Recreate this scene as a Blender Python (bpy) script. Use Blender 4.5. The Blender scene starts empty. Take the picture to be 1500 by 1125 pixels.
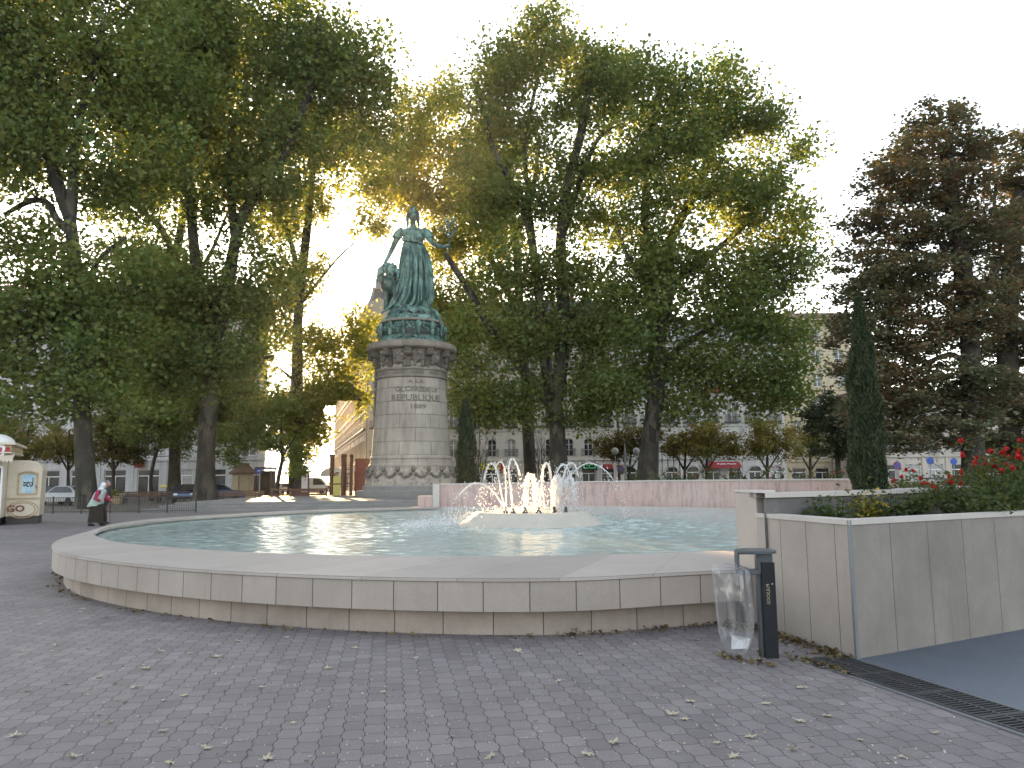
import bpy, bmesh, math, random
import numpy as np
from mathutils import Vector, Matrix, noise as mnoise
S = bpy.context.scene
C = S.collection
PI = math.pi
R = math.radians
random.seed(7)
RNG = np.random.default_rng(11)

# ------------------------------------------------------------------ camera
FPX, EYE = 1150.0, 1.6                 # focal length in pixels of a 1500 x 1125 frame
TILT, ROLL = math.atan(140 / 1150), 0.010
_r0 = Vector((1, 0, 0)); _f = Vector((0, math.cos(TILT), math.sin(TILT))); _u0 = Vector((0, -math.sin(TILT), math.cos(TILT)))
_r = _r0 * math.cos(ROLL) - _u0 * math.sin(ROLL)
_u = _r0 * math.sin(ROLL) + _u0 * math.cos(ROLL)
cam_d = bpy.data.cameras.new('camera'); cam = bpy.data.objects.new('camera', cam_d); C.objects.link(cam)
cam_d.sensor_width = 36; cam_d.lens = FPX / 1500 * 36; cam_d.clip_end = 4000; cam_d.clip_start = 0.1
M = Matrix.Identity(4)
for i in range(3):
    M[i][0] = _r[i]; M[i][1] = _u[i]; M[i][2] = -_f[i]
M[2][3] = EYE
cam.matrix_world = M
S.camera = cam

# ------------------------------------------------------------------ sky, sun, exposure
SUN_AZ, SUN_EL = R(-16.7), R(7.2)
SUN = Vector((math.sin(SUN_AZ) * math.cos(SUN_EL), math.cos(SUN_AZ) * math.cos(SUN_EL), math.sin(SUN_EL)))
W = bpy.data.worlds.new('World'); S.world = W; W.use_nodes = True
nt = W.node_tree; bg = nt.nodes['Background']
sky = nt.nodes.new('ShaderNodeTexSky'); sky.sky_type = 'NISHITA'; sky.sun_disc = False
sky.sun_elevation = SUN_EL; sky.sun_rotation = SUN_AZ
sky.air_density = 1.0; sky.dust_density = 1.8; sky.ozone_density = 1.0; sky.altitude = 200
hs = nt.nodes.new('ShaderNodeHueSaturation'); hs.inputs['Saturation'].default_value = .38     # hazy, washed out evening sky
nt.links.new(sky.outputs[0], hs.inputs['Color']); dk = nt.nodes.new('ShaderNodeMix'); dk.data_type = 'RGBA'; dk.blend_type = 'DARKEN'; dk.inputs[0].default_value = 1.0; dk.inputs[7].default_value = (9, 8.2, 7.0, 1)   # caps the aureole round the sun so its glow lights the rim less
nt.links.new(hs.outputs[0], dk.inputs[6]); nt.links.new(dk.outputs[2], bg.inputs[0]); bg.inputs[1].default_value = 0.15
sl = bpy.data.lights.new('sun', 'SUN'); sl.energy = 5.0; sl.angle = R(0.5); sl.color = (1.0, 0.66, 0.32)
so = bpy.data.objects.new('sun', sl); C.objects.link(so)
so.rotation_euler = SUN.to_track_quat('Z', 'Y').to_euler(); so.location = SUN * 300
S.view_settings.view_transform = 'Standard'; S.view_settings.look = 'None'; S.view_settings.gamma = 1
S.view_settings.use_curve_mapping = False
S.view_settings.exposure = 2.5
cy = S.cycles
cy.max_bounces = 7; cy.diffuse_bounces = 3; cy.glossy_bounces = 4; cy.transmission_bounces = 5; cy.transparent_max_bounces = 12
cy.caustics_reflective = False; cy.caustics_refractive = False
cy.sample_clamp_indirect = 4.0; cy.sample_clamp_direct = 2.5
cy.use_denoising = True
cy.denoising_input_passes = 'RGB_ALBEDO_NORMAL'; cy.denoising_prefilter = 'ACCURATE'
try:
    cy.denoiser = 'OPENIMAGEDENOISE'
except Exception:
    pass

# ------------------------------------------------------------------ pixel helpers (photograph pixels -> points of the place)
def ray(px, py):
    return _f + _r * ((px - 750) / FPX) - _u * ((py - 562.5) / FPX)
def at_z(px, py, z):
    d = ray(px, py); k = (z - EYE) / d.z
    return Vector((d.x * k, d.y * k, z))
def at_y(px, py, y):
    d = ray(px, py); k = y / d.y
    return Vector((d.x * k, y, EYE + d.z * k))

# ------------------------------------------------------------------ object helpers
ORG = {}
def tag(o, label=None, cat=None, group=None, kind=None):
    if label: o['label'] = label
    if cat: o['category'] = cat
    if group: o['group'] = group
    if kind: o['kind'] = kind
    return o
def thing(name, label, cat, loc=(0, 0, 0), rz=0.0, group=None):
    o = bpy.data.objects.new(name, None); C.objects.link(o)
    o.location = loc; o.rotation_euler = (0, 0, rz); o.empty_display_size = 0.2
    ORG[o.name] = Vector(loc)
    return tag(o, label, cat, group)
def copy_tree(o, parent=None):
    c = o.copy(); C.objects.link(c)
    if parent is not None: c.parent = parent
    for ch in list(o.children): copy_tree(ch, c)
    return c

class MB:
    """collects shapes and links them as ONE mesh object"""
    def __init__(s): s.v = []; s.f = []; s.m = []; s.uv = {}
    def add(s, vs, fs, mi=0, uvs=None):
        n = len(s.v); s.v += [tuple(p) for p in vs]
        for k, f in enumerate(fs):
            if uvs is not None: s.uv[len(s.f)] = uvs[k]
            s.f.append(tuple(i + n for i in f)); s.m.append(mi)
    def quad(s, a, b, c, d, mi=0, uv=None): s.add([a, b, c, d], [(0, 1, 2, 3)], mi, [uv] if uv else None)
    def poly(s, pts, mi=0): s.add(pts, [tuple(range(len(pts)))], mi)
    def box(s, cx, cy_, cz, sx, sy, sz, rz=0.0, rot=None, mi=0):
        m = rot if rot is not None else Matrix.Rotation(rz, 3, 'Z')
        vs = []
        for z in (-.5, .5):
            for x, y in ((-.5, -.5), (.5, -.5), (.5, .5), (-.5, .5)):
                p = m @ Vector((x * sx, y * sy, z * sz)); vs.append((p.x + cx, p.y + cy_, p.z + cz))
        s.add(vs, [(3, 2, 1, 0), (4, 5, 6, 7), (0, 1, 5, 4), (1, 2, 6, 5), (2, 3, 7, 6), (3, 0, 4, 7)], mi)
    def bx(s, x0, x1, y0, y1, z0, z1, mi=0):
        s.box((x0 + x1) / 2, (y0 + y1) / 2, (z0 + z1) / 2, abs(x1 - x0), abs(y1 - y0), abs(z1 - z0), mi=mi)
    def tube(s, pts, rad, seg=6, caps=True, mi=0):
        pts = [Vector(p) for p in pts]; n = len(pts)
        if not hasattr(rad, '__len__'): rad = [rad] * n
        t0 = (pts[1] - pts[0]).normalized()
        a = t0.orthogonal().normalized(); vs = []; prev = t0
        for i in range(n):
            t = (pts[min(i + 1, n - 1)] - pts[max(i - 1, 0)])
            t = t.normalized() if t.length > 1e-9 else prev
            a = a - t * a.dot(t); a = a.normalized() if a.length > 1e-6 else t.orthogonal().normalized()
            b = t.cross(a); prev = t
            for k in range(seg):
                w = 2 * PI * k / seg
                vs.append(pts[i] + (a * math.cos(w) + b * math.sin(w)) * rad[i])
        fs = []
        for i in range(n - 1):
            for k in range(seg):
                k2 = (k + 1) % seg
                fs.append((i * seg + k, i * seg + k2, (i + 1) * seg + k2, (i + 1) * seg + k))
        if caps:
            fs.append(tuple(range(seg - 1, -1, -1))); fs.append(tuple((n - 1) * seg + k for k in range(seg)))
        s.add(vs, fs, mi)
    def cyl(s, p0, p1, r0, r1=None, seg=10, mi=0): s.tube([p0, p1], [r0, r0 if r1 is None else r1], seg, True, mi)
    def lathe(s, prof, c=(0, 0), seg=32, mi=0, caps=True, a0=0.0, a1=2 * PI, sx=1.0, sy=1.0):
        full = abs(a1 - a0 - 2 * PI) < 1e-6; cols = seg if full else seg + 1
        vs = []; fs = []; uvs = []
        for r, z in prof:
            for k in range(cols):
                w = a0 + (a1 - a0) * k / seg
                vs.append((c[0] + r * sx * math.cos(w), c[1] + r * sy * math.sin(w), z))
        acc = 0
        rm = max(r for r, z in prof)
        for i in range(len(prof) - 1):
            dl = math.hypot(prof[i + 1][0] - prof[i][0], prof[i + 1][1] - prof[i][1])
            for k in range(seg):
                k2 = (k + 1) % cols
                fs.append((i * cols + k, i * cols + k2, (i + 1) * cols + k2, (i + 1) * cols + k))
                u0, u1 = rm * (a1 - a0) * k / seg, rm * (a1 - a0) * (k + 1) / seg
                uvs.append(((u0, acc), (u1, acc), (u1, acc + dl), (u0, acc + dl)))
            acc += dl
        if caps and full:
            fs.append(tuple(range(cols - 1, -1, -1))); uvs.append([(0, 0)] * cols)
            fs.append(tuple((len(prof) - 1) * cols + k for k in range(cols))); uvs.append([(0, 0)] * cols)
        s.add(vs, fs, mi, uvs)
    def ell(s, c, r, rot=None, seg=12, rings=8, mi=0):
        if not hasattr(r, '__len__'): r = (r, r, r)
        m = rot if rot is not None else Matrix.Identity(3)
        vs = []; fs = []
        vs.append(m @ Vector((0, 0, -r[2])))
        for i in range(1, rings):
            t = -PI / 2 + PI * i / rings
            for k in range(seg):
                w = 2 * PI * k / seg
                vs.append(m @ Vector((r[0] * math.cos(t) * math.cos(w), r[1] * math.cos(t) * math.sin(w), r[2] * math.sin(t))))
        vs.append(m @ Vector((0, 0, r[2])))
        for k in range(seg):
            k2 = (k + 1) % seg
            fs.append((0, 1 + k2, 1 + k))
            for i in range(rings - 2):
                a = 1 + i * seg
                fs.append((a + k, a + k2, a + seg + k2, a + seg + k))
            fs.append((len(vs) - 1, 1 + (rings - 2) * seg + k, 1 + (rings - 2) * seg + k2))
        s.add([(p.x + c[0], p.y + c[1], p.z + c[2]) for p in vs], fs, mi)
    def prism(s, poly, z0, z1, mi=0):
        n = len(poly)
        vs = [(p[0], p[1], z0) for p in poly] + [(p[0], p[1], z1) for p in poly]
        fs = [tuple(range(n - 1, -1, -1)), tuple(range(n, 2 * n))]
        for k in range(n):
            k2 = (k + 1) % n; fs.append((k, k2, n + k2, n + k))
        s.add(vs, fs, mi)
    def xprism(s, poly, y0, y1, mi=0):
        """profile in x,z swept along y"""
        n = len(poly)
        vs = [(p[0], y0, p[1]) for p in poly] + [(p[0], y1, p[1]) for p in poly]
        fs = [tuple(range(n)), tuple(range(2 * n - 1, n - 1, -1))]
        for k in range(n):
            k2 = (k + 1) % n; fs.append((k2, k, n + k, n + k2))
        s.add(vs, fs, mi)
    def mesh(s, name, off=None):
        me = bpy.data.meshes.new(name)
        vs = s.v if off is None else [(p[0] - off[0], p[1] - off[1], p[2] - off[2]) for p in s.v]
        me.from_pydata(vs, [], s.f); me.polygons.foreach_set('material_index', s.m)
        if s.uv:
            ul = me.uv_layers.new(name='UVMap'); li = 0; data = [0.0] * (2 * len(me.loops))
            for fi, f in enumerate(s.f):
                u = s.uv.get(fi)
                for k in range(len(f)):
                    if u: data[2 * li], data[2 * li + 1] = u[k]
                    li += 1
            ul.data.foreach_set('uv', data)
        return me
    def build(s, name, mats, parent=None, world=True, smooth=None, bevel=None, recalc=False):
        off = ORG.get(parent.name) if (parent is not None and world) else None
        me = s.mesh(name, off)
        if recalc:
            b = bmesh.new(); b.from_mesh(me); bmesh.ops.recalc_face_normals(b, faces=b.faces); b.to_mesh(me); b.free()
        return link_mesh(name, me, mats, parent, smooth, bevel)
def link_mesh(name, me, mats, parent=None, smooth=None, bevel=None):
    for m in (mats if isinstance(mats, (list, tuple)) else [mats]): me.materials.append(m)
    o = bpy.data.objects.new(name, me); C.objects.link(o)
    if parent is not None:
        o.parent = parent; ORG[o.name] = ORG.get(parent.name, Vector((0, 0, 0)))
    if smooth is not None:
        me.polygons.foreach_set('use_smooth', [True] * len(me.polygons))
        if smooth < 180: me.set_sharp_from_angle(angle=R(smooth))
    if bevel:
        b = o.modifiers.new('bevel', 'BEVEL'); b.width = bevel; b.segments = 2; b.limit_method = 'ANGLE'; b.angle_limit = R(40)
    return o
def struct(o):
    o['kind'] = 'structure'; return o
def fuse(mb, voxel, smooth=3, disp=None):
    """melt overlapping shapes into one continuous skin"""
    me = mb.mesh('tmp'); o = bpy.data.objects.new('tmp', me); C.objects.link(o)
    m = o.modifiers.new('r', 'REMESH'); m.mode = 'VOXEL'; m.voxel_size = voxel; m.use_smooth_shade = True
    if smooth:
        m = o.modifiers.new('s', 'SMOOTH'); m.iterations = smooth; m.factor = .5
    dg = bpy.context.evaluated_depsgraph_get(); dg.update()
    out = bpy.data.meshes.new_from_object(o.evaluated_get(dg), depsgraph=dg)
    bpy.data.objects.remove(o); bpy.data.meshes.remove(me)
    return out
def shift_mesh(me, off):
    me.transform(Matrix.Translation(-Vector(off)))
def text_mb(mb, txt, size, place, depth=0.01, mi=0, bold=0.0, xs=1.0):
    """letters as geometry; place(x, y, d) gives the world point"""
    cu = bpy.data.curves.new('t', 'FONT'); cu.body = txt; cu.size = size; cu.align_x = 'CENTER'; cu.align_y = 'CENTER'
    cu.extrude = depth / 2; cu.resolution_u = 2; cu.offset = bold
    o = bpy.data.objects.new('t', cu); C.objects.link(o)
    dg = bpy.context.evaluated_depsgraph_get(); dg.update()
    me = bpy.data.meshes.new_from_object(o.evaluated_get(dg), depsgraph=dg)
    mb.add([place(v.co.x * xs, v.co.y, v.co.z + depth / 2) for v in me.vertices], [tuple(p.vertices) for p in me.polygons], mi)
    bpy.data.objects.remove(o); bpy.data.curves.remove(cu); bpy.data.meshes.remove(me)
def spline(pts, n, closed=False):
    """Catmull-Rom through pts, resampled evenly to n points"""
    P = [np.array(p, float) for p in pts]; out = []
    N = len(P); rng = range(N) if closed else range(N - 1)
    for i in rng:
        p1, p2 = P[i], P[(i + 1) % N]
        p0 = P[i - 1] if (closed or i > 0) else 2 * p1 - p2
        p3 = P[(i + 2) % N] if (closed or i + 2 < N) else 2 * p2 - p1
        for t in np.linspace(0, 1, 12, endpoint=False):
            out.append(.5 * ((2 * p1) + (-p0 + p2) * t + (2 * p0 - 5 * p1 + 4 * p2 - p3) * t * t + (-p0 + 3 * p1 - 3 * p2 + p3) * t ** 3))
    out.append(P[0] if closed else P[-1])
    A = np.array(out); L = np.r_[0, np.cumsum(np.linalg.norm(np.diff(A, axis=0), axis=1))]
    s = np.linspace(0, L[-1], n)
    return np.stack([np.interp(s, L, A[:, k]) for k in range(A.shape[1])], 1)
def offset2d(P, d):
    """offset of a planar polyline to its right hand side"""
    T = np.gradient(P[:, :2], axis=0); T /= np.linalg.norm(T, axis=1)[:, None] + 1e-9
    return P[:, :2] + np.stack([T[:, 1], -T[:, 0]], 1) * d

# ------------------------------------------------------------------ materials
def nodes(name):
    m = bpy.data.materials.new(name); m.use_nodes = True
    t = m.node_tree
    return m, t, t.nodes['Principled BSDF']
def N(t, kind, **kw):
    n = t.nodes.new(kind)
    for k, v in kw.items():
        if hasattr(n, k): setattr(n, k, v)
        else: n.inputs[k.replace('_', ' ')].default_value = v
    return n
def ramp(t, fac, stops):
    n = t.nodes.new('ShaderNodeValToRGB'); e = n.color_ramp.elements
    while len(e) < len(stops): e.new(.5)
    for k, (p, c) in enumerate(stops):
        e[k].position = p; e[k].color = (*c, 1) if len(c) == 3 else c
    t.links.new(fac, n.inputs[0]); return n.outputs[0]
def mixc(t, fac, a, b, mode='MIX'):
    n = t.nodes.new('ShaderNodeMix'); n.data_type = 'RGBA'; n.blend_type = mode
    for sock, val in ((n.inputs[0], fac), (n.inputs[6], a), (n.inputs[7], b)):
        if hasattr(val, 'links'): t.links.new(val, sock)
        elif hasattr(val, '__len__'): sock.default_value = (*val, 1) if len(val) == 3 else val
        else: sock.default_value = val
    return n.outputs[2]
def math_(t, op, a, b=None, c=None):
    n = t.nodes.new('ShaderNodeMath'); n.operation = op
    for i, v in enumerate((a, b, c)):
        if v is None: continue
        if hasattr(v, 'links'): t.links.new(v, n.inputs[i])
        else: n.inputs[i].default_value = v
    return n.outputs[0]
def coords(t, kind='Object', scale=None):
    n = t.nodes.new('ShaderNodeTexCoord'); o = n.outputs[kind]
    if scale:
        mp = t.nodes.new('ShaderNodeMapping'); t.links.new(o, mp.inputs[0])
        mp.inputs['Scale'].default_value = scale if hasattr(scale, '__len__') else (scale,) * 3
        o = mp.outputs[0]
    return o
def noise(t, vec, scale, detail=4, rough=.6):
    n = N(t, 'ShaderNodeTexNoise'); n.inputs['Scale'].default_value = scale; n.inputs['Detail'].default_value = detail
    n.inputs['Roughness'].default_value = rough
    t.links.new(vec, n.inputs['Vector']); return n.outputs['Fac']
def bump(t, bsdf, h, strength=.3, dist=.02):
    b = t.nodes.new('ShaderNodeBump'); b.inputs['Strength'].default_value = strength; b.inputs['Distance'].default_value = dist
    t.links.new(h, b.inputs['Height']); t.links.new(b.outputs[0], bsdf.inputs['Normal']); return b
def plain(name, c, rough=.6, var=.25, scale=6.0, metal=0.0, bmp=0.0, spec=None):
    """one colour broken up by two sizes of noise, with uneven gloss"""
    m, t, b = nodes(name); v = coords(t)
    n1 = noise(t, v, scale); n2 = noise(t, v, scale * 9, 3)
    lo = tuple(x * (1 - var) for x in c); hi = tuple(min(1, x * (1 + var)) for x in c)
    col = ramp(t, n1, [(.3, lo), (.7, hi)])
    col = mixc(t, .35, col, ramp(t, n2, [(.3, lo), (.7, hi)]))
    t.links.new(col, b.inputs['Base Color'])
    t.links.new(ramp(t, n2, [(.2, (rough * .85,) * 3), (.8, (min(1, rough * 1.15),) * 3)]), b.inputs['Roughness'])
    b.inputs['Metallic'].default_value = metal
    if spec is not None: b.inputs['Specular IOR Level'].default_value = spec
    if bmp: bump(t, b, n2, bmp, .02)
    return m
def stone_uv(name, c, bw, bh, mortar, mcol, rough=.75, var=.14, off=.5, bs=.5, stain=.3, gscale=60, jitter=.1):
    """stone slabs laid out along the surface itself (UVs in metres)"""
    m, t, b = nodes(name); uv = coords(t, 'UV'); ob = coords(t)
    br = N(t, 'ShaderNodeTexBrick'); br.offset = off; br.squash = 1
    br.inputs['Scale'].default_value = 1; br.inputs['Mortar Size'].default_value = mortar
    br.inputs['Brick Width'].default_value = bw; br.inputs['Row Height'].default_value = bh
    br.inputs['Mortar Smooth'].default_value = .2; br.inputs['Bias'].default_value = 0
    br.inputs['Color1'].default_value = (*[x * (1 - jitter) for x in c], 1); br.inputs['Color2'].default_value = (*[min(1, x * (1 + jitter)) for x in c], 1)
    br.inputs['Mortar'].default_value = (*mcol, 1)
    t.links.new(uv, br.inputs['Vector'])
    n1 = noise(t, ob, 1.1, 6, .65); n2 = noise(t, ob, gscale, 3)
    col = mixc(t, 1.0, br.outputs['Color'], ramp(t, n1, [(.3, (1 - stain,) * 3), (.62, (1, 1, 1))]), 'MULTIPLY')
    col = mixc(t, 1.0, col, ramp(t, n2, [(.3, (1 - var,) * 3), (.7, (1, 1, 1))]), 'MULTIPLY')
    dr = noise(t, coords(t, 'Object', (6, 6, .45)), 1.6, 5, .7); sp = noise(t, ob, 7, 6, .75)
    col = mixc(t, ramp(t, dr, [(.56, (0, 0, 0)), (.74, (stain * 1.5,) * 3)]), col, tuple(x * .5 for x in c))
    col = mixc(t, ramp(t, sp, [(.62, (0, 0, 0)), (.70, (stain * 1.0,) * 3)]), col, tuple(x * .6 for x in c))
    t.links.new(col, b.inputs['Base Color']); b.inputs['Roughness'].default_value = rough
    h = math_(t, 'ADD', math_(t, 'MULTIPLY', br.outputs['Fac'], -1.0), math_(t, 'MULTIPLY', n2, .18))
    bump(t, b, h, bs, .01)
    return m
def leafmat(name, stops, trans, tmix=.5, nscale=.12, gloss=.0):
    """leaves: colour differs from leaf to leaf and from bough to bough; light shines through"""
    m = bpy.data.materials.new(name); m.use_nodes = True; t = m.node_tree; t.nodes.clear()
    out = t.nodes.new('ShaderNodeOutputMaterial'); g = t.nodes.new('ShaderNodeNewGeometry')
    nz = noise(t, coords(t), nscale, 3)
    f = math_(t, 'ADD', math_(t, 'MULTIPLY', g.outputs['Random Per Island'], .55), math_(t, 'MULTIPLY', math_(t, 'SUBTRACT', nz, .25), .9))
    col = ramp(t, f, stops)
    tc = ramp(t, f, trans)
    d = t.nodes.new('ShaderNodeBsdfPrincipled'); t.links.new(col, d.inputs['Base Color']); d.inputs['Roughness'].default_value = .55
    d.inputs['Specular IOR Level'].default_value = .25
    tr = t.nodes.new('ShaderNodeBsdfTranslucent'); t.links.new(tc, tr.inputs['Color'])
    mx = t.nodes.new('ShaderNodeMixShader'); mx.inputs[0].default_value = tmix
    t.links.new(d.outputs[0], mx.inputs[1]); t.links.new(tr.outputs[0], mx.inputs[2]); t.links.new(mx.outputs[0], out.inputs[0])
    return m
MT = {}
def paving():
    m, t, b = nodes('paving')
    mp = t.nodes.new('ShaderNodeMapping'); mp.inputs['Rotation'].default_value = (0, 0, R(-9)); t.links.new(coords(t), mp.inputs[0])
    sx = t.nodes.new('ShaderNodeSeparateXYZ'); t.links.new(mp.outputs[0], sx.inputs[0])
    X, Y = sx.outputs[0], sx.outputs[1]
    Wc, L = .135, .19
    tri = math_(t, 'COSINE', math_(t, 'MULTIPLY', Y, 2 * PI / L))
    trap = math_(t, 'MINIMUM', math_(t, 'MAXIMUM', math_(t, 'MULTIPLY', tri, 6.0), -1.0), 1.0)
    sg = math_(t, 'COSINE', math_(t, 'MULTIPLY', X, PI / Wc))
    u = math_(t, 'ADD', X, math_(t, 'MULTIPLY', math_(t, 'MULTIPLY', trap, sg), .0065))
    cb = t.nodes.new('ShaderNodeCombineXYZ'); t.links.new(Y, cb.inputs[0]); t.links.new(u, cb.inputs[1])
    br = N(t, 'ShaderNodeTexBrick'); br.offset = .5; br.squash = 1
    for k, v in (('Scale', 1), ('Mortar Size', .0036), ('Mortar Smooth', .35), ('Bias', 0), ('Brick Width', L), ('Row Height', Wc)):
        br.inputs[k].default_value = v
    br.inputs['Color1'].default_value = (.185, .168, .172, 1); br.inputs['Color2'].default_value = (.246, .223, .227, 1)
    br.inputs['Mortar'].default_value = (.035, .033, .036, 1)
    t.links.new(cb.outputs[0], br.inputs['Vector'])
    v = coords(t)
    big = noise(t, v, .35, 5); mid = noise(t, v, 3.0, 5, .7); fine = noise(t, v, 160, 3, .7)
    col = mixc(t, 1.0, br.outputs['Color'], ramp(t, big, [(.3, (.78, .78, .80)), (.7, (1.1, 1.08, 1.08))]), 'MULTIPLY')
    col = mixc(t, 1.0, col, ramp(t, mid, [(.3, (.80,) * 3), (.7, (1.1,) * 3)]), 'MULTIPLY')
    col = mixc(t, 1.0, col, ramp(t, fine, [(.3, (.62,) * 3), (.72, (1.3,) * 3)]), 'MULTIPLY')
    st1 = noise(t, v, .9, 7, .75); st2 = noise(t, v, 11, 4, .6)
    col = mixc(t, ramp(t, st1, [(.55, (0, 0, 0)), (.68, (.45, .45, .45))]), col, (.075, .07, .072))
    col = mixc(t, ramp(t, st2, [(.70, (0, 0, 0)), (.74, (.5, .5, .5))]), col, (.07, .066, .068))
    t.links.new(col, b.inputs['Base Color'])
    t.links.new(ramp(t, mid, [(.3, (.62,) * 3), (.7, (.85,) * 3)]), b.inputs['Roughness'])
    h = math_(t, 'ADD', math_(t, 'MULTIPLY', br.outputs['Fac'], -1.0), math_(t, 'MULTIPLY', fine, .35))
    bump(t, b, h, .6, .006)
    return m
MT['paving'] = paving()
MT['asphalt'] = plain('asphalt', (.06, .06, .065), .85, .3, 1.5, bmp=.2)
MT['park'] = plain('park_earth', (.10, .085, .065), .9, .45, .8, bmp=.4)
MT['pave2'] = plain('pavement_slabs', (.16, .155, .15), .8, .2, 1.0)
MT['blueslab'] = plain('blue_screed', (.085, .105, .135), .55, .16, 2.2, bmp=.15)
LIME = (.39, .338, .303)
MT['rim_top'] = stone_uv('limestone_coping', (.405, .363, .338), 1.05, 3.0, .004, (.2, .17, .16), .6, .10, .0, .3, .14)
MT['fascia'] = stone_uv('limestone_panels', LIME, .48, 3.0, .006, (.09, .075, .07), .7, .12, .0, .5, .2, jitter=.06)
MT['plinth'] = stone_uv('limestone_plinth', (.41, .34, .295), .55, 3.0, .006, (.08, .07, .06), .75, .14, .0, .5, .35, jitter=.08)
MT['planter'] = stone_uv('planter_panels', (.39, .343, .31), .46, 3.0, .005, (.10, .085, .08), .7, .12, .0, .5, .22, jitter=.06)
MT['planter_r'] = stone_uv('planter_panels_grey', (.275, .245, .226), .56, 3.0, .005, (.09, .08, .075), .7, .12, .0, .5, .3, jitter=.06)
MT['cap'] = plain('coping_stone', (.45, .415, .395), .55, .12, 3.0, bmp=.08)
MT['trim'] = plain('grey_metal_trim', (.17, .185, .205), .45, .1, 5, metal=.4)
MT['limeplain'] = plain('smooth_limestone', (.41, .358, .325), .7, .10, 3.0, bmp=.1)
MT['concrete'] = plain('rough_concrete', (.12, .115, .115), .9, .35, 3.0, bmp=.4)
def pink():
    m, t, b = nodes('pink_render'); v = coords(t)
    n1 = noise(t, v, .5, 6); n2 = noise(t, coords(t, 'Object', (5, 5, .8)), 1.6, 5, .7); n3 = noise(t, v, 25, 3)
    col = ramp(t, n1, [(.3, (.44, .30, .27)), (.52, (.52, .375, .345)), (.75, (.50, .41, .38))])
    col = mixc(t, ramp(t, n2, [(.48, (0, 0, 0)), (.68, (.75, .75, .75))]), col, (.25, .20, .20))
    col = mixc(t, 1.0, col, ramp(t, n3, [(.3, (.85,) * 3), (.7, (1.05,) * 3)]), 'MULTIPLY')
    t.links.new(col, b.inputs['Base Color']); b.inputs['Roughness'].default_value = .7; bump(t, b, n3, .2, .02)
    return m
MT['pink'] = pink()
MT['pool'] = plain('pale_pool_floor', (.74, .83, .80), .7, .12, 1.2)
def water():
    m = bpy.data.materials.new('pool_water'); m.use_nodes = True; t = m.node_tree; t.nodes.clear()
    out = t.nodes.new('ShaderNodeOutputMaterial')
    n2 = noise(t, coords(t), 14, 3, .6)
    b = t.nodes.new('ShaderNodeBump'); b.inputs['Strength'].default_value = .6; b.inputs['Distance'].default_value = .012
    t.links.new(n2, b.inputs['Height'])
    gl = t.nodes.new('ShaderNodeBsdfGlossy'); gl.inputs['Roughness'].default_value = .05; t.links.new(b.outputs[0], gl.inputs['Normal'])
    gl.inputs['Color'].default_value = (.95, .97, .97, 1)
    tr = t.nodes.new('ShaderNodeBsdfTransparent'); tr.inputs['Color'].default_value = (.88, .95, .93, 1)
    fr = t.nodes.new('ShaderNodeFresnel'); fr.inputs['IOR'].default_value = 1.32; t.links.new(b.outputs[0], fr.inputs['Normal'])
    df = t.nodes.new('ShaderNodeBsdfDiffuse'); n3 = noise(t, coords(t), .5, 4)      # milky, chalky water
    t.links.new(ramp(t, n3, [(.3, (.54, .66, .645)), (.7, (.64, .74, .72))]), df.inputs['Color'])
    mk = t.nodes.new('ShaderNodeMixShader'); mk.inputs[0].default_value = .72; t.links.new(tr.outputs[0], mk.inputs[1]); t.links.new(df.outputs[0], mk.inputs[2])
    mx = t.nodes.new('ShaderNodeMixShader'); t.links.new(fr.outputs[0], mx.inputs[0]); t.links.new(mk.outputs[0], mx.inputs[1]); t.links.new(gl.outputs[0], mx.inputs[2])
    t.links.new(mx.outputs[0], out.inputs[0])
    return m
MT['water'] = water()
def jetmat():
    m = bpy.data.materials.new('spray_water'); m.use_nodes = True; t = m.node_tree; t.nodes.clear()
    out = t.nodes.new('ShaderNodeOutputMaterial')
    tl = t.nodes.new('ShaderNodeBsdfTranslucent'); tl.inputs['Color'].default_value = (.93, .93, .95, 1)
    df = t.nodes.new('ShaderNodeBsdfDiffuse'); df.inputs['Color'].default_value = (.75, .78, .8, 1)
    gl = t.nodes.new('ShaderNodeBsdfGlossy'); gl.inputs['Roughness'].default_value = .15
    tp = t.nodes.new('ShaderNodeBsdfTransparent')
    a = t.nodes.new('ShaderNodeMixShader'); a.inputs[0].default_value = .3; t.links.new(tl.outputs[0], a.inputs[1]); t.links.new(df.outputs[0], a.inputs[2])
    c = t.nodes.new('ShaderNodeMixShader'); c.inputs[0].default_value = .15; t.links.new(a.outputs[0], c.inputs[1]); t.links.new(gl.outputs[0], c.inputs[2])
    d = t.nodes.new('ShaderNodeMixShader'); d.inputs[0].default_value = .25; t.links.new(c.outputs[0], d.inputs[1]); t.links.new(tp.outputs[0], d.inputs[2])
    t.links.new(d.outputs[0], out.inputs[0]); return m
MT['jet'] = jetmat()
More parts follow.
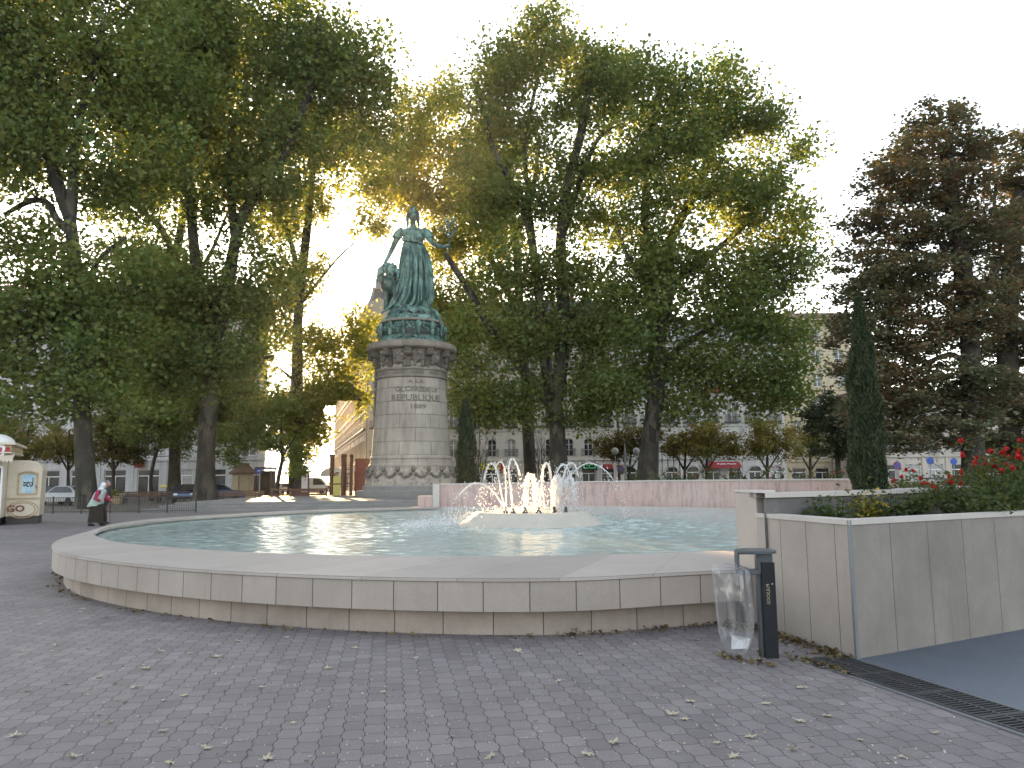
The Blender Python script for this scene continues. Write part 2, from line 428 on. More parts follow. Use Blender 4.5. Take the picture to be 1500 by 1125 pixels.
def bag():
    m = bpy.data.materials.new('clear_plastic'); m.use_nodes = True; t = m.node_tree; t.nodes.clear()
    out = t.nodes.new('ShaderNodeOutputMaterial')
    tp = t.nodes.new('ShaderNodeBsdfTransparent'); tp.inputs['Color'].default_value = (.93, .93, .94, 1)
    gl = t.nodes.new('ShaderNodeBsdfGlossy'); gl.inputs['Roughness'].default_value = .12
    df = t.nodes.new('ShaderNodeBsdfTranslucent'); df.inputs['Color'].default_value = (.7, .7, .73, 1)
    d2 = t.nodes.new('ShaderNodeBsdfDiffuse'); d2.inputs['Color'].default_value = (.6, .6, .63, 1)
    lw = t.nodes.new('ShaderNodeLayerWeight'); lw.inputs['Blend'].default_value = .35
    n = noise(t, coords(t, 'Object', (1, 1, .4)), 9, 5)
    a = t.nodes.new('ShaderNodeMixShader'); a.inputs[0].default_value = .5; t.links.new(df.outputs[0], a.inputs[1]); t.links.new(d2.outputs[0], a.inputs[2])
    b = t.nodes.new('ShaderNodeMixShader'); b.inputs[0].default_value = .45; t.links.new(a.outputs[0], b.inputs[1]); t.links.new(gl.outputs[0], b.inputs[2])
    f = math_(t, 'ADD', math_(t, 'MULTIPLY', lw.outputs['Facing'], .6), math_(t, 'MULTIPLY', math_(t, 'POWER', n, 3.0), .7))  # noise whitens the plastic in streaks, painted highlights of the wrinkles
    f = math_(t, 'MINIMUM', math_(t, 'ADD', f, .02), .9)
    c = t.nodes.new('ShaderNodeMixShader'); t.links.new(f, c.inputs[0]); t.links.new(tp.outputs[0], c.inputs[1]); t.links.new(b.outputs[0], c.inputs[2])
    t.links.new(c.outputs[0], out.inputs[0]); return m
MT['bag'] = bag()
MT['binsteel'] = plain('bin_grey_steel', (.065, .078, .092), .4, .12, 8, metal=.3, bmp=.05)
MT['bindark'] = plain('bin_dark_steel', (.010, .012, .016), .45, .3, 10, bmp=.05, spec=.25)
MT['iron'] = plain('dark_iron', (.03, .03, .032), .5, .3, 10)
MT['grate'] = plain('cast_iron_grate', (.05, .052, .056), .5, .3, 20, metal=.5)
MT['dark'] = plain('black_gap', (.008, .008, .008), .9, .1, 5)
MT['wood'] = plain('brown_wood', (.11, .055, .032), .7, .35, 8)
MT['tan'] = plain('tan_paint', (.42, .33, .22), .6, .15, 3)
MT['cream'] = plain('cream_paint', (.56, .50, .40), .5, .12, 2.5)
MT['creamdk'] = plain('ochre_paint', (.40, .30, .19), .55, .25, 6)
MT['white'] = plain('white_paint', (.72, .73, .75), .4, .06, 3)
MT['red'] = plain('red_paint', (.30, .025, .035), .5, .15, 5)
MT['yellow'] = plain('yellow_sign', (.75, .70, .03), .5, .08, 5)
MT['green'] = plain('green_letters', (.10, .60, .22), .5, .1, 5)
MT['black'] = plain('black_panel', (.015, .015, .017), .4, .2, 5)
MT['blue'] = plain('blue_sign', (.03, .09, .45), .45, .1, 5)
MT['redbrown'] = plain('red_brown_panel', (.15, .05, .03), .6, .2, 2)
MT['slate'] = plain('slate_roof', (.11, .12, .14), .6, .25, 3, bmp=.3)
MT['tile'] = plain('tile_roof', (.20, .13, .10), .8, .3, 3, bmp=.3)
MT['zinc'] = plain('zinc', (.28, .30, .33), .45, .15, 3)
MT['poster'] = None
def glass():
    m, t, b = nodes('window_glass'); v = coords(t)
    n = noise(t, v, .6, 2)
    t.links.new(ramp(t, n, [(.35, (.015, .018, .022)), (.65, (.05, .055, .065))]), b.inputs['Base Color'])
    b.inputs['Roughness'].default_value = .08; return m
MT['glass'] = glass()
MT['curtain'] = plain('net_curtain_behind_glass', (.34, .34, .34), .25, .4, 2.5)
def lit():
    m, t, b = nodes('lit_window'); b.inputs['Base Color'].default_value = (.3, .2, .1, 1)
    v = coords(t); n = noise(t, v, 1.4, 3)
    t.links.new(ramp(t, n, [(.35, (.35, .14, .03)), (.65, (1, .52, .15))]), b.inputs['Emission Color']); b.inputs['Emission Strength'].default_value = .28
    return m
MT['lit'] = lit()
def wallmat(name, c, var=.15, bh=.5):
    m, t, b = nodes(name); v = coords(t)
    n1 = noise(t, v, .22, 6, .7); n2 = noise(t, v, 9, 3); st = noise(t, coords(t, 'Object', (1.2, 1.2, .12)), 1.2, 5, .7)
    sx = t.nodes.new('ShaderNodeSeparateXYZ'); t.links.new(v, sx.inputs[0])
    fr = math_(t, 'FRACT', math_(t, 'DIVIDE', sx.outputs[2], bh))
    jt = ramp(t, fr, [(.0, (.72,) * 3), (.06, (1, 1, 1)), (1.0, (1, 1, 1))])
    col = mixc(t, 1.0, c, ramp(t, n1, [(.3, (1 - var,) * 3), (.7, (1.05,) * 3)]), 'MULTIPLY')
    col = mixc(t, 1.0, col, ramp(t, st, [(.3, (.78, .77, .75)), (.6, (1, 1, 1))]), 'MULTIPLY')
    col = mixc(t, 1.0, col, ramp(t, n2, [(.3, (.9,) * 3), (.7, (1.03,) * 3)]), 'MULTIPLY')
    col = mixc(t, 1.0, col, jt, 'MULTIPLY')
    t.links.new(col, b.inputs['Base Color']); b.inputs['Roughness'].default_value = .8
    return m
MT['w_grey'] = wallmat('grey_white_facade', (.56, .55, .57))
MT['w_haus'] = wallmat('pale_stone_facade', (.60, .56, .52))
MT['w_white'] = wallmat('white_ornate_facade', (.60, .59, .58))
MT['w_cream'] = wallmat('cream_facade', (.60, .52, .37), bh=3.0)
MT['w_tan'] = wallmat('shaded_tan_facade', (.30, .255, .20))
MT['w_warm'] = wallmat('warm_white_facade', (.56, .51, .46))
def bark(name, c1, c2, c3, sc=2.2):
    m, t, b = nodes(name); v = coords(t, 'Object', (1, 1, .45))
    vo = N(t, 'ShaderNodeTexVoronoi'); vo.inputs['Scale'].default_value = sc
    dz = noise(t, v, 3, 4); mx = t.nodes.new('ShaderNodeMix'); mx.data_type = 'VECTOR'; mx.inputs[0].default_value = .25
    t.links.new(v, mx.inputs[4]); cb = t.nodes.new('ShaderNodeCombineXYZ')
    for i in range(3): t.links.new(dz, cb.inputs[i])
    t.links.new(cb.outputs[0], mx.inputs[5]); t.links.new(mx.outputs[1], vo.inputs['Vector'])
    n = noise(t, v, 1.4, 5, .7)
    col = ramp(t, math_(t, 'ADD', math_(t, 'MULTIPLY', vo.outputs['Color'], .5), math_(t, 'MULTIPLY', n, .6)), [(.38, c1), (.55, c2), (.74, c3)])
    t.links.new(col, b.inputs['Base Color']); b.inputs['Roughness'].default_value = .85
    bump(t, b, vo.outputs['Distance'], .4, .05)
    return m
MT['bark'] = bark('plane_bark', (.020, .017, .013), (.038, .033, .026), (.11, .098, .072))
MT['bark_dk'] = bark('dark_bark', (.022, .018, .015), (.04, .033, .028), (.06, .05, .04))
MT['leaf_plane'] = leafmat('plane_leaves', [(.1, (.10, .160, .058)), (.5, (.15, .20, .066)), (.85, (.22, .21, .066))],
                           [(.1, (.12, .20, .035)), (.5, (.20, .26, .04)), (.85, (.38, .35, .05))], .42)
MT['leaf_gold'] = leafmat('sunlit_plane_leaves', [(.1, (.10, .15, .045)), (.5, (.15, .18, .045)), (.85, (.21, .19, .045))],
                          [(.1, (.22, .30, .04)), (.5, (.38, .40, .05)), (.85, (.60, .50, .06))], .45)  # sunlit gold of the crowns put into a yellower, brighter leaf colour
MT['leaf_autumn'] = leafmat('autumn_leaves', [(.1, (.13, .18, .055)), (.5, (.21, .225, .055)), (.85, (.30, .24, .05))],
                            [(.1, (.15, .14, .02)), (.5, (.32, .2, .03)), (.85, (.42, .2, .03))], .35, .35)
MT['leaf_olive'] = leafmat('olive_leaves', [(.1, (.08, .095, .035)), (.5, (.13, .12, .035)), (.85, (.17, .125, .035))],
                            [(.1, (.12, .14, .02)), (.5, (.22, .17, .03)), (.85, (.3, .18, .03))], .35, .35)
MT['leaf_chest'] = leafmat('brown_chestnut_leaves', [(.1, (.13, .185, .098)), (.5, (.185, .19, .12)), (.85, (.29, .19, .11))],
                           [(.1, (.11, .15, .06)), (.5, (.19, .16, .06)), (.85, (.46, .22, .06))], .38, .2)
MT['leaf_dark'] = leafmat('dark_evergreen', [(.1, (.035, .052, .03)), (.6, (.06, .078, .04)), (.9, (.085, .09, .045))],
                          [(.1, (.05, .07, .02)), (.9, (.09, .1, .03))], .25, .4)
MT['leaf_cyp'] = leafmat('cypress_scales', [(.1, (.038, .058, .036)), (.55, (.06, .080, .044)), (.9, (.10, .11, .055))],
                         [(.1, (.05, .08, .02)), (.9, (.12, .13, .03))], .25, 2.5)
MT['leaf_rose'] = leafmat('rose_leaves', [(.1, (.03, .055, .022)), (.55, (.055, .085, .03)), (.9, (.10, .09, .03))],
                          [(.1, (.09, .14, .03)), (.9, (.22, .2, .04))], .3, 2.5)
MT['leaf_yellow'] = leafmat('yellowing_leaves', [(.1, (.12, .13, .03)), (.55, (.35, .28, .05)), (.9, (.5, .4, .10))],
                          [(.1, (.2, .2, .03)), (.9, (.5, .4, .06))], .3, 2.5)
MT['petal'] = leafmat('red_petals', [(.1, (.38, .012, .02)), (.9, (.55, .03, .03))], [(.1, (.5, .02, .02)), (.9, (.6, .04, .03))], .25, 3)
MT['fallen'] = leafmat('dry_fallen_leaves', [(.1, (.36, .28, .18)), (.5, (.48, .43, .32)), (.9, (.58, .56, .50))], [(.1, (.2, .16, .06)), (.9, (.3, .25, .1))], .15, .9)
MT['fallen2'] = leafmat('brown_fallen_leaves', [(.1, (.06, .045, .025)), (.5, (.14, .10, .05)), (.9, (.26, .23, .12))], [(.1, (.1, .08, .03)), (.9, (.2, .15, .06))], .15, 2.5)
MT['soil'] = plain('planter_soil', (.04, .032, .026), .95, .4, 6, bmp=.6)
def patina():
    m, t, b = nodes('green_bronze'); v = coords(t)
    g = t.nodes.new('ShaderNodeNewGeometry')
    n1 = noise(t, v, .9, 6, .7); n2 = noise(t, coords(t, 'Object', (2.5, 2.5, .5)), 1.5, 5, .7); n3 = noise(t, v, 8, 4)
    col = ramp(t, n1, [(.3, (.045, .10, .088)), (.5, (.115, .225, .195)), (.7, (.26, .42, .37))])
    col = mixc(t, ramp(t, n2, [(.44, (0, 0, 0)), (.60, (.9, .9, .9))]), col, (.018, .034, .033))
    col = mixc(t, ramp(t, g.outputs['Pointiness'], [(.40, (.9, .9, .9)), (.5, (0, 0, 0))]), col, (.025, .04, .042))  # shade in the creases of the bronze, put into the colour
    col = mixc(t, 1.0, col, ramp(t, n3, [(.3, (.75,) * 3), (.7, (1.1,) * 3)]), 'MULTIPLY')
    t.links.new(col, b.inputs['Base Color']); b.inputs['Roughness'].default_value = .55; b.inputs['Metallic'].default_value = .1
    bump(t, b, n3, .3, .05)
    return m
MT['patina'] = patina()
def patina_dark(nm, k):
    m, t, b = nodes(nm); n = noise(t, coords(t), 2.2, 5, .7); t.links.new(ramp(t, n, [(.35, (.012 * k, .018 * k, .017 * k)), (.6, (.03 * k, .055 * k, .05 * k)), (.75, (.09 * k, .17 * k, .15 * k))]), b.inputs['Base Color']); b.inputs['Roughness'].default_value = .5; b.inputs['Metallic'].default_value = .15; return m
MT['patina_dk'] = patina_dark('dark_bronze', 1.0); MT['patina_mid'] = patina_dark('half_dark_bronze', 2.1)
def monstone(name, relief=0.0, c=(.385, .345, .30)):
    m, t, b = nodes(name); uv = coords(t, 'UV'); v = coords(t)
    br = N(t, 'ShaderNodeTexBrick'); br.offset = .5
    for k, val in (('Scale', 1), ('Mortar Size', .022 if not relief else 0.0), ('Mortar Smooth', .1), ('Bias', 0), ('Brick Width', 2.3), ('Row Height', .93)):
        br.inputs[k].default_value = val
    br.inputs['Color1'].default_value = (*[x * .93 for x in c], 1); br.inputs['Color2'].default_value = (*[x * 1.07 for x in c], 1); br.inputs['Mortar'].default_value = (*[x * .5 for x in c], 1)
    t.links.new(uv, br.inputs['Vector'])
    n1 = noise(t, v, .5, 6, .7); n2 = noise(t, coords(t, 'Object', (2, 2, .3)), 1.0, 5, .7); n3 = noise(t, v, 6, 4)
    col = mixc(t, 1.0, br.outputs['Color'], ramp(t, n1, [(.3, (.78,) * 3), (.65, (1.05,) * 3)]), 'MULTIPLY')
    col = mixc(t, 1.0, col, ramp(t, n2, [(.35, (.72, .71, .70)), (.6, (1, 1, 1))]), 'MULTIPLY')
    h = math_(t, 'ADD', math_(t, 'MULTIPLY', br.outputs['Fac'], -1), math_(t, 'MULTIPLY', n3, .4))
    if relief:
        vo = N(t, 'ShaderNodeTexVoronoi'); vo.inputs['Scale'].default_value = 3.2; t.links.new(v, vo.inputs['Vector'])
        n4 = noise(t, v, 3.5, 4)
        k = math_(t, 'ADD', vo.outputs['Distance'], n4)
        col = mixc(t, 1.0, col, ramp(t, k, [(.55, (.55,) * 3), (.95, (1.05,) * 3)]), 'MULTIPLY')
        h = k
    t.links.new(col, b.inputs['Base Color']); b.inputs['Roughness'].default_value = .85
    bump(t, b, h, .9 if relief else .6, relief if relief else .03)
    return m
MT['mon'] = monstone('monument_limestone')
MT['monrel'] = monstone('carved_limestone', .12)
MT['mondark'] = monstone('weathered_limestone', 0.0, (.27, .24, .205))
MT['monstep'] = plain('step_stone', (.21, .205, .20), .8, .2, 1.2, bmp=.2)
MT['engrave'] = plain('engraved_letters', (.17, .15, .13), .9, .2, 5)
MT['skin'] = plain('skin', (.36, .20, .14), .6, .1, 10)
MT['scarf'] = plain('white_scarf', (.62, .64, .72), .8, .1, 8)
MT['vest'] = plain('pale_grey_green_vest', (.34, .42, .39), .85, .15, 6)
MT['sleeve'] = plain('magenta_sleeve', (.28, .025, .07), .85, .15, 6)
MT['navy'] = plain('navy_cloth', (.025, .022, .07), .85, .2, 6)
MT['skirt'] = plain('dark_brown_skirt', (.022, .016, .012), .9, .25, 6)
MT['coat'] = plain('charcoal_coat', (.032, .032, .036), .9, .2, 6)
MT['hair'] = plain('grey_hair', (.16, .15, .15), .7, .3, 20)
MT['shoe'] = plain('black_shoe', (.012, .012, .013), .5, .2, 6)
MT['tyre'] = plain('tyre', (.015, .015, .015), .8, .2, 5)
MT['lamp_w'] = plain('frosted_globe', (.34, .34, .35), .25, .05, 5)
# ------------------------------------------------------------------ ground, street, park
def sheet(name, pts, z, mat):
    b = MB(); b.poly([(p[0], p[1], z) for p in pts]); return struct(b.build(name, mat))
sheet('ground', [(-900, -60), (900, -60), (900, 1500), (-900, 1500)], 0.0, MT['paving'])
sheet('park_ground', [(-90, 44.2), (-9.5, 44.2), (-9.5, 50), (60, 50), (90, 40), (90, 88), (-90, 88)], .004, MT['park'])
sheet('road', [(-200, 91), (200, 91), (200, 101), (-200, 101)], .008, MT['asphalt'])
b = MB(); b.bx(-200, -34.0, 101.0, 106, -.05, .13); b.bx(-18.0, 200, 101.0, 106, -.05, .13); struct(b.build('pavement', MT['pave2']))
st = Vector((math.sin(R(-15.8)), math.cos(R(-15.8)), 0))
sheet('side_street', [(-33.8, 101.2), (-18.6, 101.2), Vector((-18.6, 101.2, 0)) + st * 250, Vector((-33.8, 101.2, 0)) + st * 250], .012, MT['asphalt'])

# ------------------------------------------------------------------ pool outlines (traced on the ground plane)
ZR, ZW = .60, .50
OUT = [(645, 741), (530, 744.5), (430, 748), (348, 752), (250, 758), (190, 764), (160, 769), (130, 778), (90, 789), (77.5, 796.5), (76, 801), (82, 806),
       (110, 814), (190, 825), (310, 835), (500, 843.5), (700, 847), (850, 845.5), (980, 839), (1041, 836), (1090, 833.5)]
INN = [(645, 742.7), (530, 746.2), (430, 749.8), (348, 754), (250, 760.3), (190, 767), (160, 771.8), (144, 777), (138, 781), (140, 784.5), (150, 788),
       (170, 793.6), (240, 801), (348, 808), (500, 813), (700, 815), (900, 812), (1095, 805.5)]
NP = 220
PO = spline([at_z(x, y, ZR)[:2] for x, y in OUT], NP)
PI_ = spline([at_z(x, y, ZR)[:2] for x, y in INN], NP)
# match the two outlines station by station (nearest direction seen from the pool centre)
PC = np.array((.45, 19.6))
def arc(P): return np.r_[0, np.cumsum(np.linalg.norm(np.diff(P[:, :2], axis=0), axis=1))]
sO = arc(PO)
def strip(mb, A, zA, B, zB, u, mi=0, v0=0.0, v1=None):
    n = len(A)
    for i in range(n - 1):
        w0 = math.hypot(*(A[i][:2] - B[i][:2])) + abs(zA - zB) if v1 is None else v1
        w1 = math.hypot(*(A[i + 1][:2] - B[i + 1][:2])) + abs(zA - zB) if v1 is None else v1
        mb.quad((*A[i][:2], zA), (*A[i + 1][:2], zA), (*B[i + 1][:2], zB), (*B[i][:2], zB), mi,
                [(u[i], v0), (u[i + 1], v0), (u[i + 1], v0 + w1), (u[i], v0 + w0)])
basin = thing('fountain_basin', 'wide round pool basin of pale limestone with broad flat rim', 'fountain basin', (PC[0], PC[1], 0))
OFF_CAP = PO; LIP = offset2d(PO, -.018); PLI = offset2d(PO, -.20)
m = MB()
strip(m, PI_, ZR, PO, ZR, sO); strip(m, PO, ZR, PO, ZR - .035, sO); strip(m, PO, ZR - .035, LIP, ZR - .036, sO)
IW = offset2d(PI_, .16); strip(m, IW, ZR - .06, PI_, ZR - .06, sO); strip(m, PI_, ZR - .06, PI_, ZR, sO)
m.build('rim', MT['rim_top'], basin, smooth=30)
m = MB(); strip(m, LIP, ZR - .036, LIP, .262, sO); strip(m, LIP, .262, PLI, .262, sO)
m.build('fascia', MT['fascia'], basin, smooth=30)
m = MB(); strip(m, PLI, .30, PLI, -.05, sO); m.build('plinth', MT['plinth'], basin, smooth=30)
m = MB(); strip(m, IW, ZR - .05, IW, .15, sO); m.build('pool_wall', MT['pool'], basin, smooth=30)

# ------------------------------------------------------------------ ring wall behind the pool
ZC = 1.47
RW = spline([(2.62, 8.75), (3.3, 8.95), (4.3, 9.55), (6.0, 10.9), (7.5, 12.7), (8.5, 14.6), (9.05, 17), (9.1, 20), (8.6, 23), (7.3, 25.9), (5.0, 28.3), (2.3, 29.7), (-.3, 30.2), (-2.8, 30.3)], 150)
wall = thing('pool_wall', 'curved pink rendered wall with white coping behind the pool', 'wall', (RW[75][0], RW[75][1], 0))
uW = arc(RW)
ZT = np.interp(np.linspace(0, 1, len(RW)), [0, .25, .5, .75, 1], [1.43, 1.47, 1.54, 1.53, 1.47])
IN_, OUT_ = offset2d(RW, -.0), offset2d(RW, .26)
CI, CO = offset2d(RW, -.03), offset2d(RW, .29)
m = MB(); c_ = MB(); o_ = MB()
for i in range(len(RW) - 1):
    a, b2, c2, d2 = IN_[i], IN_[i + 1], OUT_[i + 1], OUT_[i]
    if i > 8: m.quad((*b2, .1), (*a, .1), (*a, ZT[i] - .05), (*b2, ZT[i + 1] - .05))
    o_.quad((*d2, 0), (*c2, 0), (*c2, ZT[i + 1] - .05), (*d2, ZT[i] - .05))
    p, q, r_, s_ = CI[i], CI[i + 1], CO[i + 1], CO[i]
    c_.quad((*p, ZT[i]), (*s_, ZT[i]), (*r_, ZT[i + 1]), (*q, ZT[i + 1]))
    c_.quad((*q, ZT[i + 1] - .05), (*p, ZT[i] - .05), (*p, ZT[i]), (*q, ZT[i + 1]))
    c_.quad((*s_, ZT[i] - .05), (*r_, ZT[i + 1] - .05), (*r_, ZT[i + 1]), (*s_, ZT[i]))
    c_.quad((*p, ZT[i] - .05), (*q, ZT[i + 1] - .05), (*r_, ZT[i + 1] - .05), (*s_, ZT[i] - .05))
m.build('inner_face', MT['pink'], wall, smooth=30); o_.build('outer_face', MT['concrete'], wall, smooth=30); c_.build('coping', MT['cap'], wall, smooth=40)
m = MB()   # low pale ledge along the foot of the wall, in the water
L0, L1 = offset2d(RW, -.16), offset2d(RW, -.03)
for i in range(25, len(RW) - 1):
    m.quad((*L0[i + 1], .1), (*L0[i], .1), (*L0[i], .60), (*L0[i + 1], .60)); m.quad((*L0[i + 1], .60), (*L0[i], .60), (*L1[i], .60), (*L1[i + 1], .60))
m.build('ledge', MT['cap'], wall, smooth=30)
# stepped end of the wall beside the monument steps
e0 = at_y(645, 722, 30.3)
m = MB(); m.bx(-3.05, -2.802, 30.06, 30.62, .2, 1.46); m.build('end_pier', MT['cap'], wall, bevel=.01)
m = MB(); m.bx(-3.62, -3.053, 30.1, 30.6, .2, 1.02); m.build('end_step', MT['pink'], wall, bevel=.01)

# ------------------------------------------------------------------ pool floor and water
_k0 = int(np.argmax(RW[:, 1] > 11.6))
loop = [tuple(p) for p in offset2d(PI_, .15) if not (p[0] > 2.9 and p[1] < 14)] + [(4.6, 10.7)] + [tuple(p) for p in offset2d(RW, .01)[_k0:]]
m = MB()
for i in range(len(loop)):
    a, b2 = loop[i], loop[(i + 1) % len(loop)]; m.add([(*PC, .17), (*a, .17), (*b2, .17)], [(0, 1, 2)])
m.build('pool_floor', MT['pool'], basin)
def water_mesh():
    rg = np.random.default_rng(8); LP = np.array(loop); v = LP - PC; th = np.arctan2(v[:, 1], v[:, 0]); rr = np.hypot(v[:, 0], v[:, 1]); o = np.argsort(th)
    nt_, nr = 760, 250
    T = np.linspace(-PI, PI, nt_, endpoint=False); RB_ = np.interp(T, np.r_[th[o] - 2 * PI, th[o], th[o] + 2 * PI], np.tile(rr[o], 3))
    q = np.linspace(.02, 1, nr); X = PC[0] + np.cos(T)[:, None] * RB_[:, None] * q; Y = PC[1] + np.sin(T)[:, None] * RB_[:, None] * q
    Z = np.zeros_like(X); d = np.hypot(X - IC.x, Y - IC.y)
    for k in range(46):
        lam = .13 * (7.0 ** rg.random()); a = rg.uniform(0, 2 * PI); kx_, ky_ = np.cos(a) * 2 * PI / lam, np.sin(a) * 2 * PI / lam
        Z += lam * .0031 * np.sin(kx_ * X + ky_ * Y + rg.uniform(0, 6.28) + .6 * np.sin(X * .9 + k) + .6 * np.sin(Y * .8 + 2 * k))
    for k in range(7):        # rings spreading from where the jets fall back
        c0 = (IC.x + rg.uniform(-2.6, 2.4), IC.y + rg.uniform(-2.4, 1)); dd = np.hypot(X - c0[0], Y - c0[1]); Z += .006 * np.sin(dd * 2 * PI / .34 + k) * np.exp(-dd / 2.2)
    Z *= .75 + .5 * np.clip(1.2 - np.abs(d - 2.0) / 5, 0, 1); Z[:, -1] *= .2
    V = np.stack([X, Y, ZW + Z], 2).reshape(-1, 3).astype(np.float32)
    i, j = np.meshgrid(np.arange(nt_), np.arange(nr - 1), indexing='ij'); i2 = (i + 1) % nt_
    Fq = np.stack([i * nr + j, i * nr + j + 1, i2 * nr + j + 1, i2 * nr + j], 2).reshape(-1, 4).astype(np.int32); n = len(Fq)
    me = bpy.data.meshes.new('water'); me.vertices.add(len(V)); me.vertices.foreach_set('co', V.ravel()); me.loops.add(4 * n); me.loops.foreach_set('vertex_index', Fq.ravel())
    me.polygons.add(n); me.polygons.foreach_set('loop_start', np.arange(0, 4 * n, 4, dtype=np.int32)); me.polygons.foreach_set('loop_total', np.full(n, 4, dtype=np.int32)); me.update(calc_edges=True)
    return me
IC = Vector((.43, 19.7, 0))
struct(link_mesh('water', water_mesh(), MT['water'], smooth=180))

# ------------------------------------------------------------------ fountain island and jets
IC = Vector((.43, 19.7, 0))
isl = thing('fountain_island', 'low pale cone shaped island carrying the fountain nozzles in the pool', 'fountain island', IC)
m = MB(); m.lathe([(1.2, .2), (1.2, .46), (1.79, .48), (1.80, .505), (1.38, .80), (1.36, .815), (1.20, .815), (1.18, .79), (.02, .79)], (IC.x, IC.y), 64)
m.build('cone', plain('worn_pale_concrete', (.46, .43, .375), .7, .14, 2.0, bmp=.15), isl, smooth=25)
for px, lean in ((740, -.05), (751, -.02), (769, 0), (789, 0), (812, .03), (829, .04)):
    p = at_y(px, 752, IC.y - .62 + abs(px - 780) * .006); x = p.x
    m = MB(); m.lathe([(.075, .78), (.07, .82), (.04, .86), (.03, .93), (.018, .94)], (x, p.y), 10); m.build('nozzle', MT['iron'], isl, smooth=40)
JETS = [
 ('thin jet arching low to the far left of the fountain', [(740, 746), (733, 735), (725, 723), (714, 713), (702, 708), (691, 709), (680, 717), (669, 730), (660, 745), (651, 762)], .016, -.5),
 ('tall jet left of centre bending over to the right', [(751, 746), (748, 715), (745, 690), (747, 676), (750, 671.5), (754, 675), (758, 684), (762, 697), (764, 718), (765, 744)], .020, -.5),
 ('tall jet at the left with a narrow rounded top', [(739, 744), (735, 727), (731, 704), (726, 686), (720, 678), (714, 685), (709, 704), (705, 734), (704, 748)], .017, -.2),
 ('narrow looping jet beside the red shop sign', [(741, 742), (741, 715), (740, 692), (737, 680), (733, 676.5), (728, 681), (724, 700), (722, 725)], .014, .3),
 ('thick white water column at the middle of the fountain', [(770, 746), (771, 720), (773, 702), (777, 697), (781, 700), (783, 715), (783, 745)], .055, -.2),
 ('short steep jet in front of the middle', [(787, 746), (787, 725), (789, 709), (791, 704), (793, 709), (796, 728), (798, 745)], .024, -.6),
 ('tall hooked jet right of the middle column', [(790, 742), (793, 712), (795, 690), (798, 680), (801, 678), (804, 683), (807, 698), (809, 722), (810, 743)], .026, .2),
 ('broad bubbling jet right of the middle', [(811, 748), (811, 725), (813, 704), (817, 699), (820, 704), (818, 725), (818, 747)], .06, -.3),
 ('jet leaning right and falling steeply at the right', [(811, 744), (813, 705), (818, 687), (824, 681), (830, 683), (836, 697), (842, 720), (847, 740)], .017, .1),
 ('slanting jet rising to the upper right', [(812, 744), (818, 722), (825, 700), (831, 682), (835, 678), (841, 680), (845, 690), (848, 700)], .024, .3),
 ('long thin arc flung far to the right', [(829, 722), (833, 702), (840, 692), (848, 684.5), (858, 679), (868, 679), (878, 683), (891, 693), (902, 709), (912, 729), (920, 746)], .013, .5),
 ('wide straggling jet bursting at the right edge', [(814, 742), (822, 715), (829, 706), (834, 700), (838, 702), (840, 715), (841, 744)], .04, 0),
]
jr = random.Random(5)
for label, pts, rad, dy in JETS:
    P = [at_y(x, y, IC.y + dy) for x, y in pts]
    P = [Vector(p) for p in spline([tuple(p) for p in P], 40)]
    t = thing('water_jet', label, 'water jet', (P[0].x, P[0].y, .79), group='jets of the fountain')
    m = MB()
    rr = []
    for i in range(len(P)):
        k = i / (len(P) - 1)
        rr.append(rad * (.75 + .5 * jr.random()) * (1.0 if k < .5 else 1.0 - .45 * (k - .5) / .5))
    cut = len(P) if rad > .02 else int(len(P) * .72)
    m.tube(P[:cut], [q * 1.2 for q in rr[:cut]], 6)
    tj = m.build('stream', MT['jet'], t, smooth=180)
    d = MB()
    nd = int(100 + rad * 3600)
    for q in range(nd):
        k = jr.random() ** .7; i = min(len(P) - 2, int(k * (len(P) - 1))); p = P[i].lerp(P[i + 1], jr.random())
        sp = (.008 + .065 * k) * (1 + rad * 12)
        p = p + Vector((jr.gauss(0, sp), jr.gauss(0, sp), jr.gauss(0, sp * .7) - (jr.random() * .5 if k > .55 and jr.random() < .35 else 0)))
        if p.z < .52: p.z = .52 + jr.random() * .1
        s = jr.uniform(.006, .016) * (1.3 if rad > .03 else 1)
        d.add([p + Vector(v) * s for v in ((1, 0, 0), (-1, 0, 0), (0, 1, 0), (0, -1, 0), (0, 0, 1.6), (0, 0, -1.6))],
              [(0, 2, 4), (2, 1, 4), (1, 3, 4), (3, 0, 4), (2, 0, 5), (1, 2, 5), (3, 1, 5), (0, 3, 5)])
    tag(d.build('droplets', MT['jet'], t), kind='stuff')
sp = MB()   # spray thrown up where the water falls back
for q in range(1300):
    a = jr.uniform(0, 2 * PI); r = jr.choice((jr.uniform(.1, 1.25), jr.uniform(.1, .9), jr.uniform(.1, 1.0), jr.gauss(1.6, .45)))
    x, y = IC.x + r * math.cos(a) * 1.1, IC.y + r * math.sin(a)
    zb = .80 if r < 1.3 else (.51 if r > 1.9 else .51 + (1.9 - r) * .5)
    z = zb + abs(jr.gauss(0, .09 if r < 1.3 else .03)); s = jr.uniform(.005, .014)
    p = Vector((x, y, z))
    sp.add([p + Vector(v) * s for v in ((1, 0, 0), (-1, 0, 0), (0, 1, 0), (0, -1, 0), (0, 0, 1.5), (0, 0, -1.5))],
           [(0, 2, 4), (2, 1, 4), (1, 3, 4), (3, 0, 4), (2, 0, 5), (1, 2, 5), (3, 1, 5), (0, 3, 5)])
